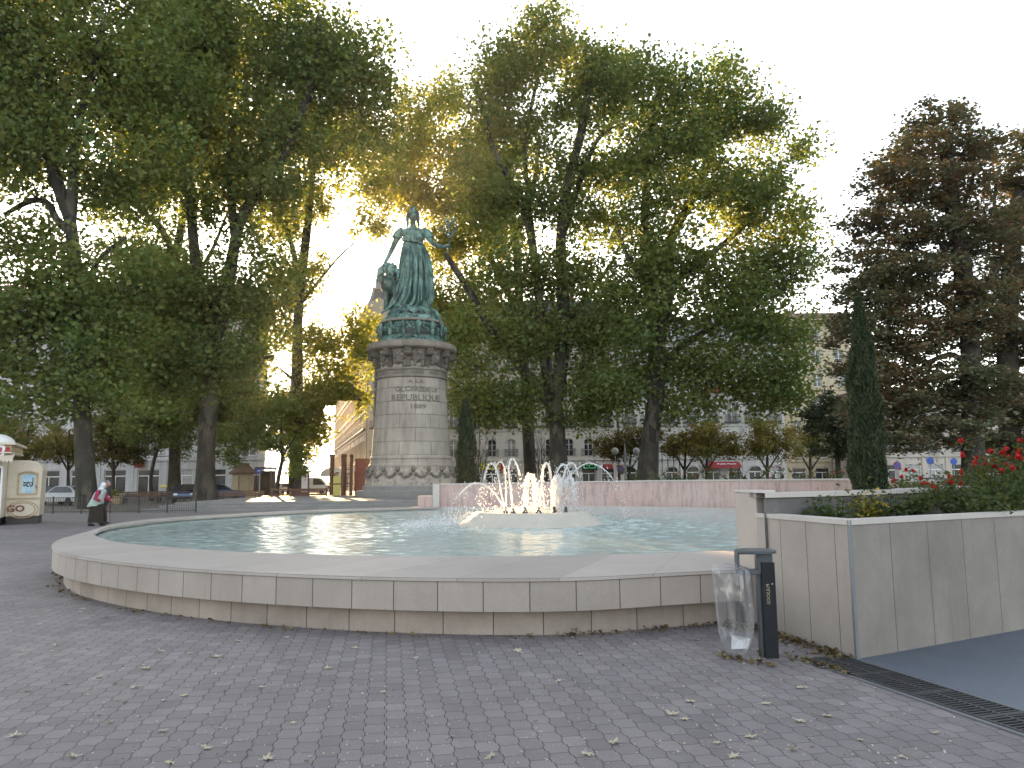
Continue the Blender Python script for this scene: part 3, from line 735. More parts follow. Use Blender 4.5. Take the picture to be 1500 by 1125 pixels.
for q in range(1500):     # spray drifting off the left side
    k = jr.random(); x = IC.x - 1.5 - 1.6 * k + jr.gauss(0, .15); y = IC.y - .3 + jr.gauss(0, .8); z = .51 + abs(jr.gauss(0, .04 + .12 * (1 - k))); s = jr.uniform(.004, .012)
    p = Vector((x, y, z))
    sp.add([p + Vector(v) * s for v in ((1, 0, 0), (-1, 0, 0), (0, 1, 0), (0, -1, 0), (0, 0, 1.5), (0, 0, -1.5))],
           [(0, 2, 4), (2, 1, 4), (1, 3, 4), (3, 0, 4), (2, 0, 5), (1, 2, 5), (3, 1, 5), (0, 3, 5)])
tag(sp.build('fountain_spray', MT['jet']), 'fine white spray splashing around the foot of the fountain jets', 'spray', kind='stuff')

# ------------------------------------------------------------------ planter at the right
ZP = 1.21
cA = at_z(1256, 966, 0); cB = at_z(1116, 918, 0); cE = at_z(1500, 922, 0); cE = cA + (cE - cA) * 2.2
cD = at_z(1086, 906, 0)
pl = thing('planter', 'long raised stone planter with square corner beside the pool', 'planter', (cA.x, cA.y, 0))
def wallstrip(mb, a, b2, z0, z1, u0=0.0):
    L = (b2 - a).length
    mb.quad((a.x, a.y, z0), (b2.x, b2.y, z0), (b2.x, b2.y, z1), (a.x, a.y, z1), 0, [(u0, 0), (u0 + L, 0), (u0 + L, z1 - z0), (u0, z1 - z0)])
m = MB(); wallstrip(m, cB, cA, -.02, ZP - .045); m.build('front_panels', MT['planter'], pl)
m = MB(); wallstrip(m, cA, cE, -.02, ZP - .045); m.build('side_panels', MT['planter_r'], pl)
n1 = Vector((-(cA - cB).y, (cA - cB).x, 0)).normalized(); n2 = Vector((-(cE - cA).y, (cE - cA).x, 0)).normalized()
wth = .17
def meet(p, d, q, e):
    k = ((q.x - p.x) * e.y - (q.y - p.y) * e.x) / (d.x * e.y - d.y * e.x); return p + d * k
d1, d2_ = (cA - cB).normalized(), (cE - cA).normalized()
o1, o2 = -n1 * .012, -n2 * .012
ca = meet(cB + o1, d1, cE + o2, d2_); ci = meet(cB + n1 * wth, d1, cE + n2 * wth, d2_)
cb0, cb1 = cB + o1, cB + n1 * wth; ce0, ce1 = cE + o2, cE + n2 * wth
m = MB()
for z in (ZP,):
    m.poly([(*p.xy, z) for p in (cb0, ca, ci, cb1)]); m.poly([(*p.xy, z) for p in (ca, ce0, ce1, ci)])
for a, b2 in ((cb0, ca), (ca, ce0), (ce1, ci), (ci, cb1)):
    m.quad((*a.xy, ZP - .045), (*b2.xy, ZP - .045), (*b2.xy, ZP), (*a.xy, ZP))
m.poly([(*p.xy, ZP - .045) for p in (cb1, ci, ca, cb0)]); m.poly([(*p.xy, ZP - .045) for p in (ci, ce1, ce0, ca)])
for a, b2 in ((ce1, ci), (ci, cb1)): m.quad((*a.xy, .5), (*b2.xy, .5), (*b2.xy, ZP - .045), (*a.xy, ZP - .045))
m.build('coping', MT['cap'], pl)
m = MB(); m.box(cA.x, cA.y, ZP / 2 - .01, .028, .028, ZP + .015, rz=math.atan2(d1.y, d1.x)); m.build('corner_trim', MT['trim'], pl)
# upright end block where planter, pool rim and ring wall meet
m = MB()
bk = [cD + Vector((-.01, 0, 0)), cB + Vector((-.002, -.01, 0)), cB + Vector((.22, .05, 0)), cD + Vector((.25, .08, 0))]
m.prism([(p.x, p.y) for p in bk], -.02, 1.425); m.build('end_block', MT['limeplain'], pl, bevel=.008)
m = MB(); m.prism([(p.x, p.y) for p in (bk[0] + Vector((-.012, .012, 0)), bk[1] + Vector((-.01, -.012, 0)), bk[2] + Vector((.012, -.012, 0)), bk[3] + Vector((.01, .012, 0)))], 1.426, 1.455); m.build('block_cap', MT['cap'], pl, bevel=.005)
soilp = [cb1, ci, ce1, ce1 + Vector((3, 25, 0))] + [Vector((*p, 0)) for p in OUT_[95::-4]]
m = MB(); cc = Vector((7.5, 10.2, 1.13))
for i in range(len(soilp)):
    a, b2 = soilp[i], soilp[(i + 1) % len(soilp)]; m.add([cc, (a.x, a.y, 1.10), (b2.x, b2.y, 1.10)], [(0, 1, 2)])
struct(m.build('planter_soil', MT['soil']))
# blue screed and drain
g0, g1 = at_z(1222, 975, 0), at_z(1500, 1078, 0); h0, h1 = at_z(1256, 968.5, 0), at_z(1500, 1037, 0)
gd = ((h1 - h0).normalized() + (g1 - g0).normalized()).normalized(); gn = Vector((gd.y, -gd.x, 0))
sheet('blue_screed', [p[:2] for p in (cA + d2_ * .02, h0 + gd * .02, h0 + gd * 6, cE + Vector((2, -3, 0)), cE)], .004, MT['blueslab'])
gw = abs((g0 - h0).dot(gn)) + .02; gw = .40
GL = 4.2
gr = thing('drain_grate', 'long slotted iron drain channel set in the paving below the planter', 'drain', (h0.x, h0.y, 0))
s0 = h0 + gn * .012 - gd * .16
def gp(u, v, z): p = s0 + gd * u + gn * v; return (p.x, p.y, z)
m = MB(); m.quad(gp(0, 0, .006), gp(0, gw, .006), gp(GL, gw, .006), gp(GL, 0, .006)); m.build('channel', MT['dark'], gr)  # black sheet: the darkness inside the drain put into colour
ang = math.atan2(gd.y, gd.x)
m = MB()
for v in (.012, gw / 2, gw - .012):
    c0 = gp(GL / 2, v, .012); m.box(*c0, GL, .022, .011, rz=ang)
u = 0.0; k = 0
while u < GL:
    wd = .045 if k % 13 == 0 else .017
    for va, vb in ((.0235, gw / 2 - .0115), (gw / 2 + .0115, gw - .0235)):
        c0 = gp(u, (va + vb) / 2, .0115); m.box(*c0, wd, vb - va, .010, rz=ang)
    u += .046; k += 1
m.build('bars', MT['grate'], gr)
m = MB()
for v in (-.018, gw + .018): m.box(*gp(GL / 2, v, .007), GL, .034, .008, rz=ang)
m.build('frame', MT['trim'], gr)
# ------------------------------------------------------------------ litter bin and its bag
bb = at_z(1131, 964, 0); BY = bb.y
bn = thing('litter_bin', 'slim grey steel litter bin post with round lid', 'litter bin', (bb.x, BY, 0))
def bpx(px, py, dy=0.0): return at_y(px, py, BY + dy)
m = MB(); a, b2 = bpx(1121.0, 965), bpx(1141, 823.5); m.bx(a.x, bpx(1141, 965).x, BY - .012, BY + .02, .0, b2.z); m.build('front_plate', MT['bindark'], bn, bevel=.004)
m = MB(); a, b2 = bpx(1114.5, 955), bpx(1139, 817); m.bx(a.x + .01, a.x + .05, BY + .021, BY + .10, .0, b2.z); m.bx(a.x + .051, bpx(1136, 955).x, BY + .021, BY + .075, .0, b2.z); m.build('post', MT['binsteel'], bn, bevel=.004)
lc = bpx(1106, 806, .03); lr = (bpx(1136, 806).x - bpx(1076.5, 806).x) / 2
m = MB(); m.lathe([(lr * .2, lc.z + .012), (lr * .96, lc.z + .006), (lr, lc.z - .004), (lr, lc.z - .018), (lr * .96, lc.z - .022), (.01, lc.z - .021)][::-1], (lc.x, lc.y), 36); m.build('lid', MT['binsteel'], bn, smooth=30)
m = MB(); zt = lc.z - .02; zb = bpx(1095, 842).z; zo = bpx(1095, 834.5).z
xl, xr = lc.x - lr * .98, bpx(1109.5, 820).x
m.bx(xl, xl + .022, BY - .02, BY + .075, zb, zt); m.bx(xl + .023, xr, BY - .02, BY + .075, zb, zo); m.bx(xr, bpx(1131, 800).x, BY + .0, BY + .075, zb, zt)
m.bx(xl + .023, xr, BY - .02, BY + .075, zt - .012, zt); m.build('hood_frame', MT['binsteel'], bn, bevel=.006)
m = MB()
def stick(x, y, d): return (bb.x - .012 + y * -0.0 + x * 0 + .0 + y * .95 * 0 + (0), 0, 0)
p0 = bpx(1124, 870)
text_mb(m, 'PULSOOS', .042, lambda x, y, d: (p0.x + .006 - y, BY - .0125 - d, p0.z + .03 - x * -1.0 if False else p0.z - x), .001)
m.build('sticker_letters', MT['tan'], bn)
m = MB(); q = bpx(1130.5, 855); m.cyl((q.x, BY - .018, q.z), (q.x, BY - .011, q.z), .006, seg=8); m.build('bolt', MT['cap'], bn)
bgc = at_y(1071, 957, BY - .02)
bg_ = thing('plastic_bag', 'clear plastic rubbish bag hanging from the litter bin', 'rubbish bag', (bgc.x, BY - .02, 0))
rows = [(827, 1042, 1083), (832, 1042.5, 1096), (842, 1043, 1097), (860, 1044, 1098), (885, 1046.5, 1101), (905, 1048.5, 1103), (925, 1051.5, 1102.5), (940, 1055, 1099), (950, 1062, 1095), (956.5, 1070, 1090), (958, 1076, 1083)]
m = MB(); SEG = 40; vs = []
rr = random.Random(3); ph = [rr.uniform(0, 6.28) for _ in range(8)]
for i, (y, x0, x1) in enumerate(rows):
    a, b2 = at_y(x0, y, BY), at_y(x1, y, BY); c0 = (a + b2) / 2; w = (b2.x - a.x) / 2; k = i / (len(rows) - 1)
    dp = .035 + .075 * math.sin(min(1, k * 1.15) * PI) + .03 * k * (1 - k)
    if i >= len(rows) - 2: dp = .04 if i == len(rows) - 2 else .015
    for j in range(SEG):
        t = 2 * PI * j / SEG
        f = 1 + (.06 * math.sin(5 * t + ph[0] + k * 2) + .05 * math.sin(9 * t + ph[1] - k * 3) + .05 * math.sin(14 * t + ph[2] + 4 * k)) * (1 - .6 * k)
        fy = f * (1 + .25 * math.sin(7 * t + ph[3]) * (1 - k))
        vs.append((c0.x + w * math.cos(t) * (1 + .05 * (f - 1)), BY - .03 + dp * math.sin(t) * fy, max(.012, c0.z + .012 * math.sin(3 * t + ph[4]) * (i == 0) + .004 * math.sin(6 * t + i))))
fs = [(i * SEG + j, i * SEG + (j + 1) % SEG, (i + 1) * SEG + (j + 1) % SEG, (i + 1) * SEG + j) for i in range(len(rows) - 1) for j in range(SEG)]
fs.append(tuple((len(rows) - 1) * SEG + j for j in range(SEG)))
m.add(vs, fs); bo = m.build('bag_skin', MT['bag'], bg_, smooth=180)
sb = bo.modifiers.new('s', 'SUBSURF'); sb.levels = 1; sb.render_levels = 2
tx = bpy.data.textures.new('crease', 'CLOUDS'); tx.noise_scale = .07
dm = bo.modifiers.new('d', 'DISPLACE'); dm.texture = tx; dm.strength = .02; dm.mid_level = .5
m = MB()   # knotted rim gathered on the hood
kp = bpx(1083, 832)
m.ell((kp.x, BY - .045, kp.z), (.016, .02, .022)); m.tube([(bpx(1041, 829).x, BY - .03, bpx(1041, 829).z), (bpx(1060, 829).x, BY - .05, bpx(1060, 830).z), (kp.x, BY - .045, kp.z)], [.008, .006, .009], 8)
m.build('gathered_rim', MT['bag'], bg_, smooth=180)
m = MB()   # scrap of paper inside the bag
a = at_y(1072, 930, BY - .03); c0 = at_y(1099, 935, BY - .03); e = at_y(1096, 950, BY - .03); g = at_y(1071, 951, BY - .03)
m.add([a, c0, e, g, (a + e) / 2 + Vector((0, .03, .01))], [(0, 1, 4), (1, 2, 4), (2, 3, 4), (3, 0, 4)]); m.build('paper_scrap', MT['white'], bg_)
# ------------------------------------------------------------------ monument
MY = 56.0; AX = at_y(602, 735, MY).x
MP = MY / FPX / math.cos(TILT) * .995
def mz(py, dy=0.0): return at_y(602, py, MY + dy).z
def hw(px): return px * MY / FPX
mon = thing('monument_pedestal', 'tall round pale stone monument pedestal carved with an inscription', 'monument', (AX, MY, 0))
# broad terrace steps in front and stepped base
m = MB()
for k, (x0, y0, z1) in enumerate(((-20.6, 44.0, .17), (-19.9, 44.5, .34), (-19.2, 45.0, .50))):
    m.bx(x0, -3.4 - .3 * k, y0, 62, (-.05, .17, .34)[k], z1)
tag(m.build('terrace_steps', MT['monstep'], bevel=.02), 'broad low grey terrace steps in front of the monument', 'steps')
m = MB()
for r, z0, z1 in ((hw(84), .5, mz(729)), (hw(78), mz(729), mz(717.5)), (hw(70), mz(717.5), mz(711))):
    m.lathe([(r, z0), (r, z1 - .06), (r - .05, z1), (.2, z1)], (AX, MY), 64)
m.build('base_steps', MT['monstep'], mon, smooth=25)
m = MB(); m.lathe([(hw(67), mz(711)), (hw(66.5), mz(707)), (hw(63.5), mz(697)), (hw(61.5), mz(686)), (hw(61), mz(684))], (AX, MY), 64, caps=False); m.build('flared_foot', MT['monrel'], mon, smooth=40)
m = MB(); m.lathe([(hw(61.5), mz(684)), (hw(61), mz(681)), (hw(59.5), mz(679.5)), (hw(58.8), mz(674)), (hw(60), mz(672.5)), (hw(59.5), mz(670)), (hw(57.3), mz(668))], (AX, MY), 64, caps=False); m.build('lower_moulding', MT['mon'], mon, smooth=25)
m = MB(); m.lathe([(hw(57.3), mz(668)), (hw(55), mz(635)), (hw(52.6), mz(604)), (hw(51.3), mz(580)), (hw(50.2), mz(558.5))], (AX, MY), 80, caps=False); m.build('shaft', MT['mon'], mon, smooth=25)
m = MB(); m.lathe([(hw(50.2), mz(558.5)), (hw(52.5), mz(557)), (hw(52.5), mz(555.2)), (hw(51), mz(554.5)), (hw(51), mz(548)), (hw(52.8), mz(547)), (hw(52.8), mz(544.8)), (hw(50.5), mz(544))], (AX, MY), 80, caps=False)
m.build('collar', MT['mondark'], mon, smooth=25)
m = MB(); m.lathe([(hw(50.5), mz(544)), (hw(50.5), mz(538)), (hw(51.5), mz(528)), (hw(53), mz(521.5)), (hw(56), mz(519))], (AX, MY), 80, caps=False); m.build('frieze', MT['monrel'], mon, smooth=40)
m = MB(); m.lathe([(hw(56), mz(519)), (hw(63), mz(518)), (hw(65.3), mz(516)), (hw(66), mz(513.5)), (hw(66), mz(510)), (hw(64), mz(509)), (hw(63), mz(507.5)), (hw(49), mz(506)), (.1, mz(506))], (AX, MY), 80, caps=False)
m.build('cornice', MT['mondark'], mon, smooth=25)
for k in range(12):   # scroll brackets under the cornice
    a = -PI / 2 + PI / 9 * .1 + k * PI / 6
    d = Vector((math.cos(a), math.sin(a), 0)); rz = a
    m = MB(); z0, z1 = mz(543), mz(519)
    H = z1 - z0
    for q in range(9):
        tq = q / 8; rad = hw(50.5) + (hw(61) - hw(50.5)) * (tq ** 2.2)
        m.box(AX + d.x * (rad - .1), MY + d.y * (rad - .1), z0 + H * tq * .86 + .1, .5, .34 + .08 * tq, H / 8 * .98, rz=rz)
    rt = hw(60.5)
    px_, py_ = AX + d.x * rt, MY + d.y * rt; tx_ = Vector((-d.y, d.x, 0))
    m.cyl(Vector((px_, py_, z1 - .30)) - tx_ * .25, Vector((px_, py_, z1 - .30)) + tx_ * .25, .19, seg=14)
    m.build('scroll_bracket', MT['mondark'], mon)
    b2 = MB(); a2 = a + PI / 12; d2 = Vector((math.cos(a2), math.sin(a2), 0))
    # raised panel of the collar, and a carved trophy between two brackets
    for s in range(-3, 3):
        aa0, aa1 = a2 + s * .058 + .004, a2 + (s + 1) * .058 - .004
        rr_ = hw(51.6); b2.add([(AX + rr_ * math.cos(w), MY + rr_ * math.sin(w), z) for w, z in ((aa0, mz(553.5)), (aa1, mz(553.5)), (aa1, mz(549)), (aa0, mz(549)))], [(0, 1, 2, 3)])
    b2.build('collar_panel', MT['mon'], mon)
    b3 = MB(); rs = random.Random(k)
    for q in range(16):
        aa = a2 + rs.uniform(-.16, .16); zz = mz(rs.uniform(523, 541)); rr_ = hw(51.4)
        b3.ell((AX + rr_ * math.cos(aa), MY + rr_ * math.sin(aa), zz), (rs.uniform(.06, .16),) * 2 + (rs.uniform(.06, .22),), seg=7, rings=5)
    rr_ = hw(51.6)
    if k % 2 == 1:
        c0 = Vector((AX + rr_ * d2.x, MY + rr_ * d2.y, mz(538))); tn = Vector((-d2.y, d2.x, 0))
        b3.add([c0 - tn * .38 + d2 * .02, c0 + tn * .38 + d2 * .02, c0 + Vector((0, 0, .72)) + d2 * .05, c0 + d2 * .3], [(0, 1, 3), (1, 2, 3), (2, 0, 3)])
    else:
        for w in range(5):
            b3.tube([Vector((AX + rr_ * d2.x, MY + rr_ * d2.y, mz(536))), Vector((AX + (rr_ + .1) * math.cos(a2 + (w - 2) * .07), MY + (rr_ + .1) * math.sin(a2 + (w - 2) * .07), mz(525)))], [.12, .04], 6)
    b3.build('carved_trophy', MT['mon'], mon, smooth=180)
m = MB(); rs = random.Random(9)   # swags round the flared foot
for k in range(18):
    a0 = k * 2 * PI / 18
    for q in range(7):
        t = q / 6; aa = a0 + t * 2 * PI / 18; zz = mz(690) - math.sin(t * PI) * .42; rr_ = hw(62.6) + math.sin(t * PI) * .1
        m.ell((AX + rr_ * math.cos(aa), MY + rr_ * math.sin(aa), zz), (.13, .13, .12), seg=7, rings=5)
    m.ell((AX + hw(62.5) * math.cos(a0), MY + hw(62.5) * math.sin(a0), mz(688)), (.17, .17, .2), seg=8, rings=6)
m.build('swag', MT['mon'], mon, smooth=180)
m = MB()   # garland hung down the left flank of the shaft
for q in range(42):
    t = rs.random(); py = 540 + 85 * t; aa = PI + .12 + rs.gauss(0, .07) * (1 - t * .6)
    rr_ = hw(51.4) + (hw(53.8) - hw(51)) * t
    m.ell((AX + rr_ * math.cos(aa), MY + rr_ * math.sin(aa), mz(py)), (rs.uniform(.08, .2) * (1 - .5 * t),) * 2 + (rs.uniform(.1, .25),), seg=7, rings=5)
m.build('hanging_garland', MT['mon'], mon, smooth=180)
def on_shaft(pyc, a_c):
    zc = mz(pyc)
    def place(x, y, d):
        z = zc + y; r = np.interp(z, [mz(668), mz(604), mz(558.5)], [hw(57.3), hw(52.8), hw(50.2)]) + .006 + d
        a = a_c + x / r; return (AX + r * math.cos(a), MY + r * math.sin(a), z)
    return place
ac = -PI / 2 + .25
m = MB()
text_mb(m, 'A LA', .38, on_shaft(564.5, ac), .03, bold=.0, xs=1.45)
text_mb(m, 'GLOIRE', .54, on_shaft(575.5, ac - .20), .03, bold=.0, xs=1.1)
text_mb(m, 'DE LA', .40, on_shaft(576, ac + .42), .03, bold=.006, xs=1.1)
text_mb(m, 'REPUBLIQUE', .60, on_shaft(587.5, ac + .03), .03, bold=.0, xs=1.1)
text_mb(m, '1889', .46, on_shaft(600, ac + .05), .02, xs=1.3)
m.build('inscription', MT['engrave'], mon)
# bronze drum with garland
m = MB(); m.lathe([(hw(51.5), mz(506)), (hw(51.5), mz(504.5)), (hw(48.5), mz(502)), (hw(47.5), mz(498)), (hw(48), mz(490)), (hw(45.5), mz(481)), (hw(44.5), mz(478)), (hw(47), mz(476.8)), (hw(47), mz(474.5)), (hw(43), mz(472.5)), (hw(41), mz(468)), (.1, mz(468))], (AX, MY), 72, caps=False)
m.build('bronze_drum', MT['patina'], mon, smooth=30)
m = MB(); m.lathe([(hw(47.9), mz(497)), (hw(48.5), mz(494)), (hw(48.4), mz(488)), (hw(46.9), mz(482))], (AX, MY), 64, caps=False); m.build('garland_band', MT['patina_dk'], mon, smooth=30)  # dark strip: shade of the recess behind the garland, put into colour
m = MB(); m.lathe([(hw(45), mz(477.8)), (hw(48.6), mz(477.2)), (hw(48.8), mz(475.4)), (hw(48), mz(474.2)), (hw(44), mz(474))], (AX, MY), 64, caps=False); m.build('drum_lip', MT['mondark'], mon, smooth=30)
m = MB()
for k in range(300):
    a = rs.uniform(0, 2 * PI); z = mz(rs.gauss(487.5, 2.6)); rr_ = hw(48.1) + rs.uniform(-.04, .05)
    m.ell((AX + rr_ * math.cos(a), MY + rr_ * math.sin(a), z), (rs.uniform(.06, .12),) * 3, seg=6, rings=4)
for k in range(14):
    a = k * 2 * PI / 14 + .1; rr_ = hw(48.6)
    m.ell((AX + rr_ * math.cos(a), MY + rr_ * math.sin(a), mz(484)), (.2, .2, .34), seg=8, rings=6); m.ell((AX + rr_ * math.cos(a), MY + rr_ * math.sin(a), mz(491)), (.14, .14, .42), seg=8, rings=6)
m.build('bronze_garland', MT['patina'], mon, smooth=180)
for k in range(40):
    pass
# ------------------------------------------------------------------ statue
stt = thing('bronze_statue', 'green bronze statue of a robed woman with lion and olive branch', 'statue', (AX, MY, mz(468)))
def sp_(px, py, dy=0.0): return at_y(px, py, MY + dy)
def sr(px): return px * MY / FPX
m = MB()   # rocky mound
m.lathe([(sr(39), mz(470)), (sr(39.5), mz(467)), (sr(36), mz(464)), (sr(37), mz(461.5)), (sr(33), mz(457)), (sr(31), mz(455)), (sr(20), mz(451.5)), (.05, mz(451))], (AX, MY), 40)
for q in range(14):
    a = rs.uniform(0, 2 * PI); r = rs.uniform(sr(14), sr(27)); m.ell((AX + r * math.cos(a), MY + r * math.sin(a), mz(454.5)), (rs.uniform(.3, .7), rs.uniform(.3, .7), rs.uniform(.08, .2)), seg=8, rings=5)
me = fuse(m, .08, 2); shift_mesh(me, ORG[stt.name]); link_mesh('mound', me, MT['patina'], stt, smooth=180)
# woman: head, neck, torso, arms as one skin
m = MB()
m.ell(sp_(605.3, 317.5), (sr(6.4), sr(6.8), sr(8.5)), seg=16, rings=12)
m.ell(sp_(605.6, 322, -sr(2)), (sr(4.2), sr(4), sr(5)), seg=12, rings=8)
m.ell(sp_(606.6, 318.5, -sr(6.2)), (sr(1.1), sr(1.7), sr(2.2)))                       # nose
m.ell(sp_(606.2, 322.6, -sr(5.2)), (sr(2.0), sr(1.1), sr(.8)))                        # mouth
m.ell(sp_(606, 326.0, -sr(4.6)), (sr(2.0), sr(1.4), sr(1.3)))                          # chin
for s in (-1, 1):
    m.ell(sp_(606.2 + s * 2.7, 315.0, -sr(5.2)), (sr(2.1), sr(1.1), sr(.75)))          # brow
    m.ell(sp_(605.5 + s * 4.4, 320, -sr(2.6)), (sr(1.7), sr(2.4), sr(2.4)))            # cheek
m.tube([sp_(605, 324), sp_(605, 330), sp_(605, 336)], [sr(4.0), sr(4.3), sr(6.5)], 14)
m.ell(sp_(605, 340), (sr(18), sr(9.5), sr(7.5)), seg=18, rings=10)
m.ell(sp_(605, 347), (sr(15.5), sr(10), sr(9)), seg=18, rings=10)
for s in (-1, 1): m.ell(sp_(605 + s * 7.2, 346.5, -sr(6.5)), (sr(6.3), sr(5.2), sr(5.6)), seg=12, rings=8)
m.tube([sp_(589, 339), sp_(583, 345), sp_(577.5, 358, -sr(3)), sp_(569.5, 375, -sr(7)), sp_(562.5, 388, -sr(9))], [sr(5.5), sr(5.3), sr(4.2), sr(3.4), sr(2.5)], 12)
m.tube([sp_(621, 339), sp_(627, 346), sp_(632, 355, -sr(3)), sp_(641, 361, -sr(8)), sp_(650, 361.5, -sr(12)), sp_(655.5, 360, -sr(14))], [sr(5.5), sr(5.2), sr(4.3), sr(3.7), sr(2.9), sr(2.5)], 12)
hR = sp_(657, 359.5, -sr(14.4)); m.ell(hR, (sr(3), sr(2.6), sr(3)))
for k in range(4):
    a = sp_(656 + k * .9, 357.2 + k * 1.3, -sr(16.5)); m.tube([a + Vector((-sr(1.5), sr(1), 0)), a + Vector((sr(.6), -sr(.6), 0)), a + Vector((sr(1.8), sr(1.2), 0))], [sr(.85), sr(.85), sr(.6)], 6)
m.tube([hR + Vector((-sr(1), -sr(1), sr(1.5))), hR + Vector((sr(.6), -sr(2.6), sr(3.2)))], [sr(1), sr(.7)], 6)
hL = sp_(561.5, 390.5, -sr(9.6)); m.ell(hL, (sr(3), sr(2.6), sr(2.6)))
for k in range(4): m.tube([hL + Vector((sr(-1.8 + 1.2 * k), -sr(1), 0)), hL + Vector((sr(-2.3 + 1.5 * k), -sr(2.6), -sr(2.2))), hL + Vector((sr(-2.4 + 1.6 * k), -sr(2.4), -sr(4.2)))], [sr(.95), sr(.85), sr(.6)], 6)
m.tube([hL + Vector((sr(2), 0, 0)), hL + Vector((sr(3.6), -sr(1.4), -sr(1.6)))], [sr(1), sr(.7)], 6)
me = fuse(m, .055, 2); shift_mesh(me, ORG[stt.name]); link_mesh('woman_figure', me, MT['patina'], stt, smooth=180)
for x in (611, 625):
    m = MB(); m.ell(sp_(x + 1, 449.5, -sr(9)), (sr(3.4), sr(7), sr(2.6))); m.ell(sp_(x + 1, 450.5, -sr(15)), (sr(2.8), sr(2.5), sr(1.6))); m.build('foot', MT['patina'], stt, smooth=180)
m = MB()   # soft cap with turned-over crest, and hair
m.ell(sp_(605, 311.5, sr(1)), (sr(8.4), sr(8.2), sr(6.2))); m.ell(sp_(605.5, 306.5, 0), (sr(5), sr(5.5), sr(4.4))); m.ell(sp_(606, 304.6, -sr(3.2)), (sr(2.2), sr(3.0), sr(2.4)))
for s in (-1, 1): m.tube([sp_(605 + s * 7.2, 313, -sr(1)), sp_(605 + s * 8.2, 320, 0), sp_(605 + s * 7.8, 327, 0), sp_(605 + s * 8.2, 334, -sr(1))], [sr(2.6), sr(2.7), sr(2.3), sr(1.2)], 8)
me = fuse(m, .06, 1); shift_mesh(me, ORG[stt.name]); link_mesh('cap', me, MT['patina'], stt, smooth=180)
# draped gown: folded bell below the waist, bodice and sleeves above
ROWS = [(353, 590.5, 619, 10), (357, 590, 619.5, 11), (364, 588.5, 623, 12.5), (371, 587.3, 626.8, 14), (385, 585.8, 629.5, 16), (400, 584.8, 631, 17.5), (415, 583.5, 632, 19), (430, 580, 632.5, 20.5), (440, 576.5, 632, 22), (447, 572.5, 630.5, 23), (452, 569.5, 626, 23)]
m = MB(); SEG = 192; vs = []; rs2 = random.Random(4)
folds = [(rs2.uniform(0, 6.28), rs2.uniform(.5, 1.2)) for _ in range(20)]
for i, (y, x0, x1, dp) in enumerate(ROWS):
    a, b2 = sp_(x0, y), sp_(x1, y); c0 = (a + b2) / 2; w = (b2.x - a.x) / 2; k = i / (len(ROWS) - 1)
    for j in range(SEG):
        t = 2 * PI * j / SEG
        amp = .035 + .14 * k
        f = 1 + amp * (.75 * math.sin(11 * t + 1.4 * k + .4) + .55 * math.sin(17 * t - 2.2 * k + 1.3) + .35 * math.sin(5 * t + 3 * k)) * (.6 + .4 * math.sin(2 * t + k * 3))
        for g0, gd_, gw_ in ((1.50, .30, .07), (1.62, .22, .05), (1.78, .26, .06), (1.30, .18, .05), (1.12, .16, .05), (1.92, .15, .05), (1.41, .16, .03)):
            f -= gd_ * min(1, .25 + k) * math.exp(-((t - g0 * PI - .12 * (k - .5) * (g0 - 1.5)) / gw_) ** 2)
        front = max(0, -math.sin(t))
        g = 1 + .16 * front * k * math.cos(3.2 * (t - 1.5 * PI) + .9)         # deep hollow between the legs
        vs.append((c0.x + w * math.cos(t) * f, MY + sr(dp) * math.sin(t) * f * g, c0.z))
fs = [(i * SEG + j, (i + 1) * SEG + j, (i + 1) * SEG + (j + 1) % SEG, i * SEG + (j + 1) % SEG) for i in range(len(ROWS) - 1) for j in range(SEG)]
fs.append(tuple(range(SEG))); m.add(vs, fs)
for (xa, ya, xb, yb, r, da) in ((606, 358, 586, 446, 1.9, 13), (607, 360, 606, 449, 2.1, 15), (612, 360, 618, 449, 1.8, 15), (609, 362, 596, 448, 1.6, 16), (618, 362, 628, 440, 1.8, 12), (600, 360, 574, 449, 2.2, 10), (615, 370, 612, 448, 1.4, 17)):
    m.tube([sp_(xa, ya, -sr(da * .72)), sp_((xa * .5 + xb * .5) + 1, (ya + yb) / 2, -sr(da * 1.08)), sp_(xb, yb, -sr(da * 1.32))], [sr(r * .6), sr(r), sr(r * 1.15)], 8)
me_o = m.build('gown_skirt', MT['patina'], stt, smooth=180)
sub = me_o.modifiers.new('s', 'SUBSURF'); sub.levels = 1; sub.render_levels = 1
m = MB()
for s in (-1, 1):
    m.tube([sp_(605 + s * 14, 337, 0), sp_(605 + s * 21, 342, 0), sp_(605 + s * 25.5, 350, -sr(1.5))], [sr(6.2), sr(6.6), sr(7.0)], 12)
m.lathe([(sr(13.5), mz(356)), (sr(16), mz(353.5)), (sr(16.6), mz(350)), (sr(15), mz(347))], (sp_(605, 350).x, MY), 24, sy=.72)
m.tube([sp_(589, 352, -sr(4)), sp_(597, 352.5, -sr(11)), sp_(606, 353.5, -sr(13)), sp_(614, 355, -sr(10)), sp_(620, 357, -sr(4))], [sr(1.8)] * 5, 8)
m.ell(sp_(605, 344, -sr(3.2)), (sr(14.2), sr(9.4), sr(8.3)), seg=18, rings=10)
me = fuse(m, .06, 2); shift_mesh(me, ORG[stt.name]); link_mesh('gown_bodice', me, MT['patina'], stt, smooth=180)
def _drape():
    me = fuse(m, .06, 2); shift_mesh(me, ORG[stt.name]); link_mesh('drapery', me, MT['patina'], stt, smooth=180)
m = MB(); m.tube([sp_(622, 372, sr(2)), sp_(627, 388, 0), sp_(632, 400, -sr(2)), sp_(634.5, 408, -sr(3)), sp_(631, 402, sr(2))], [sr(3), sr(3.8), sr(3.2), sr(1.2), sr(2)], 8); _drape(); m = MB()
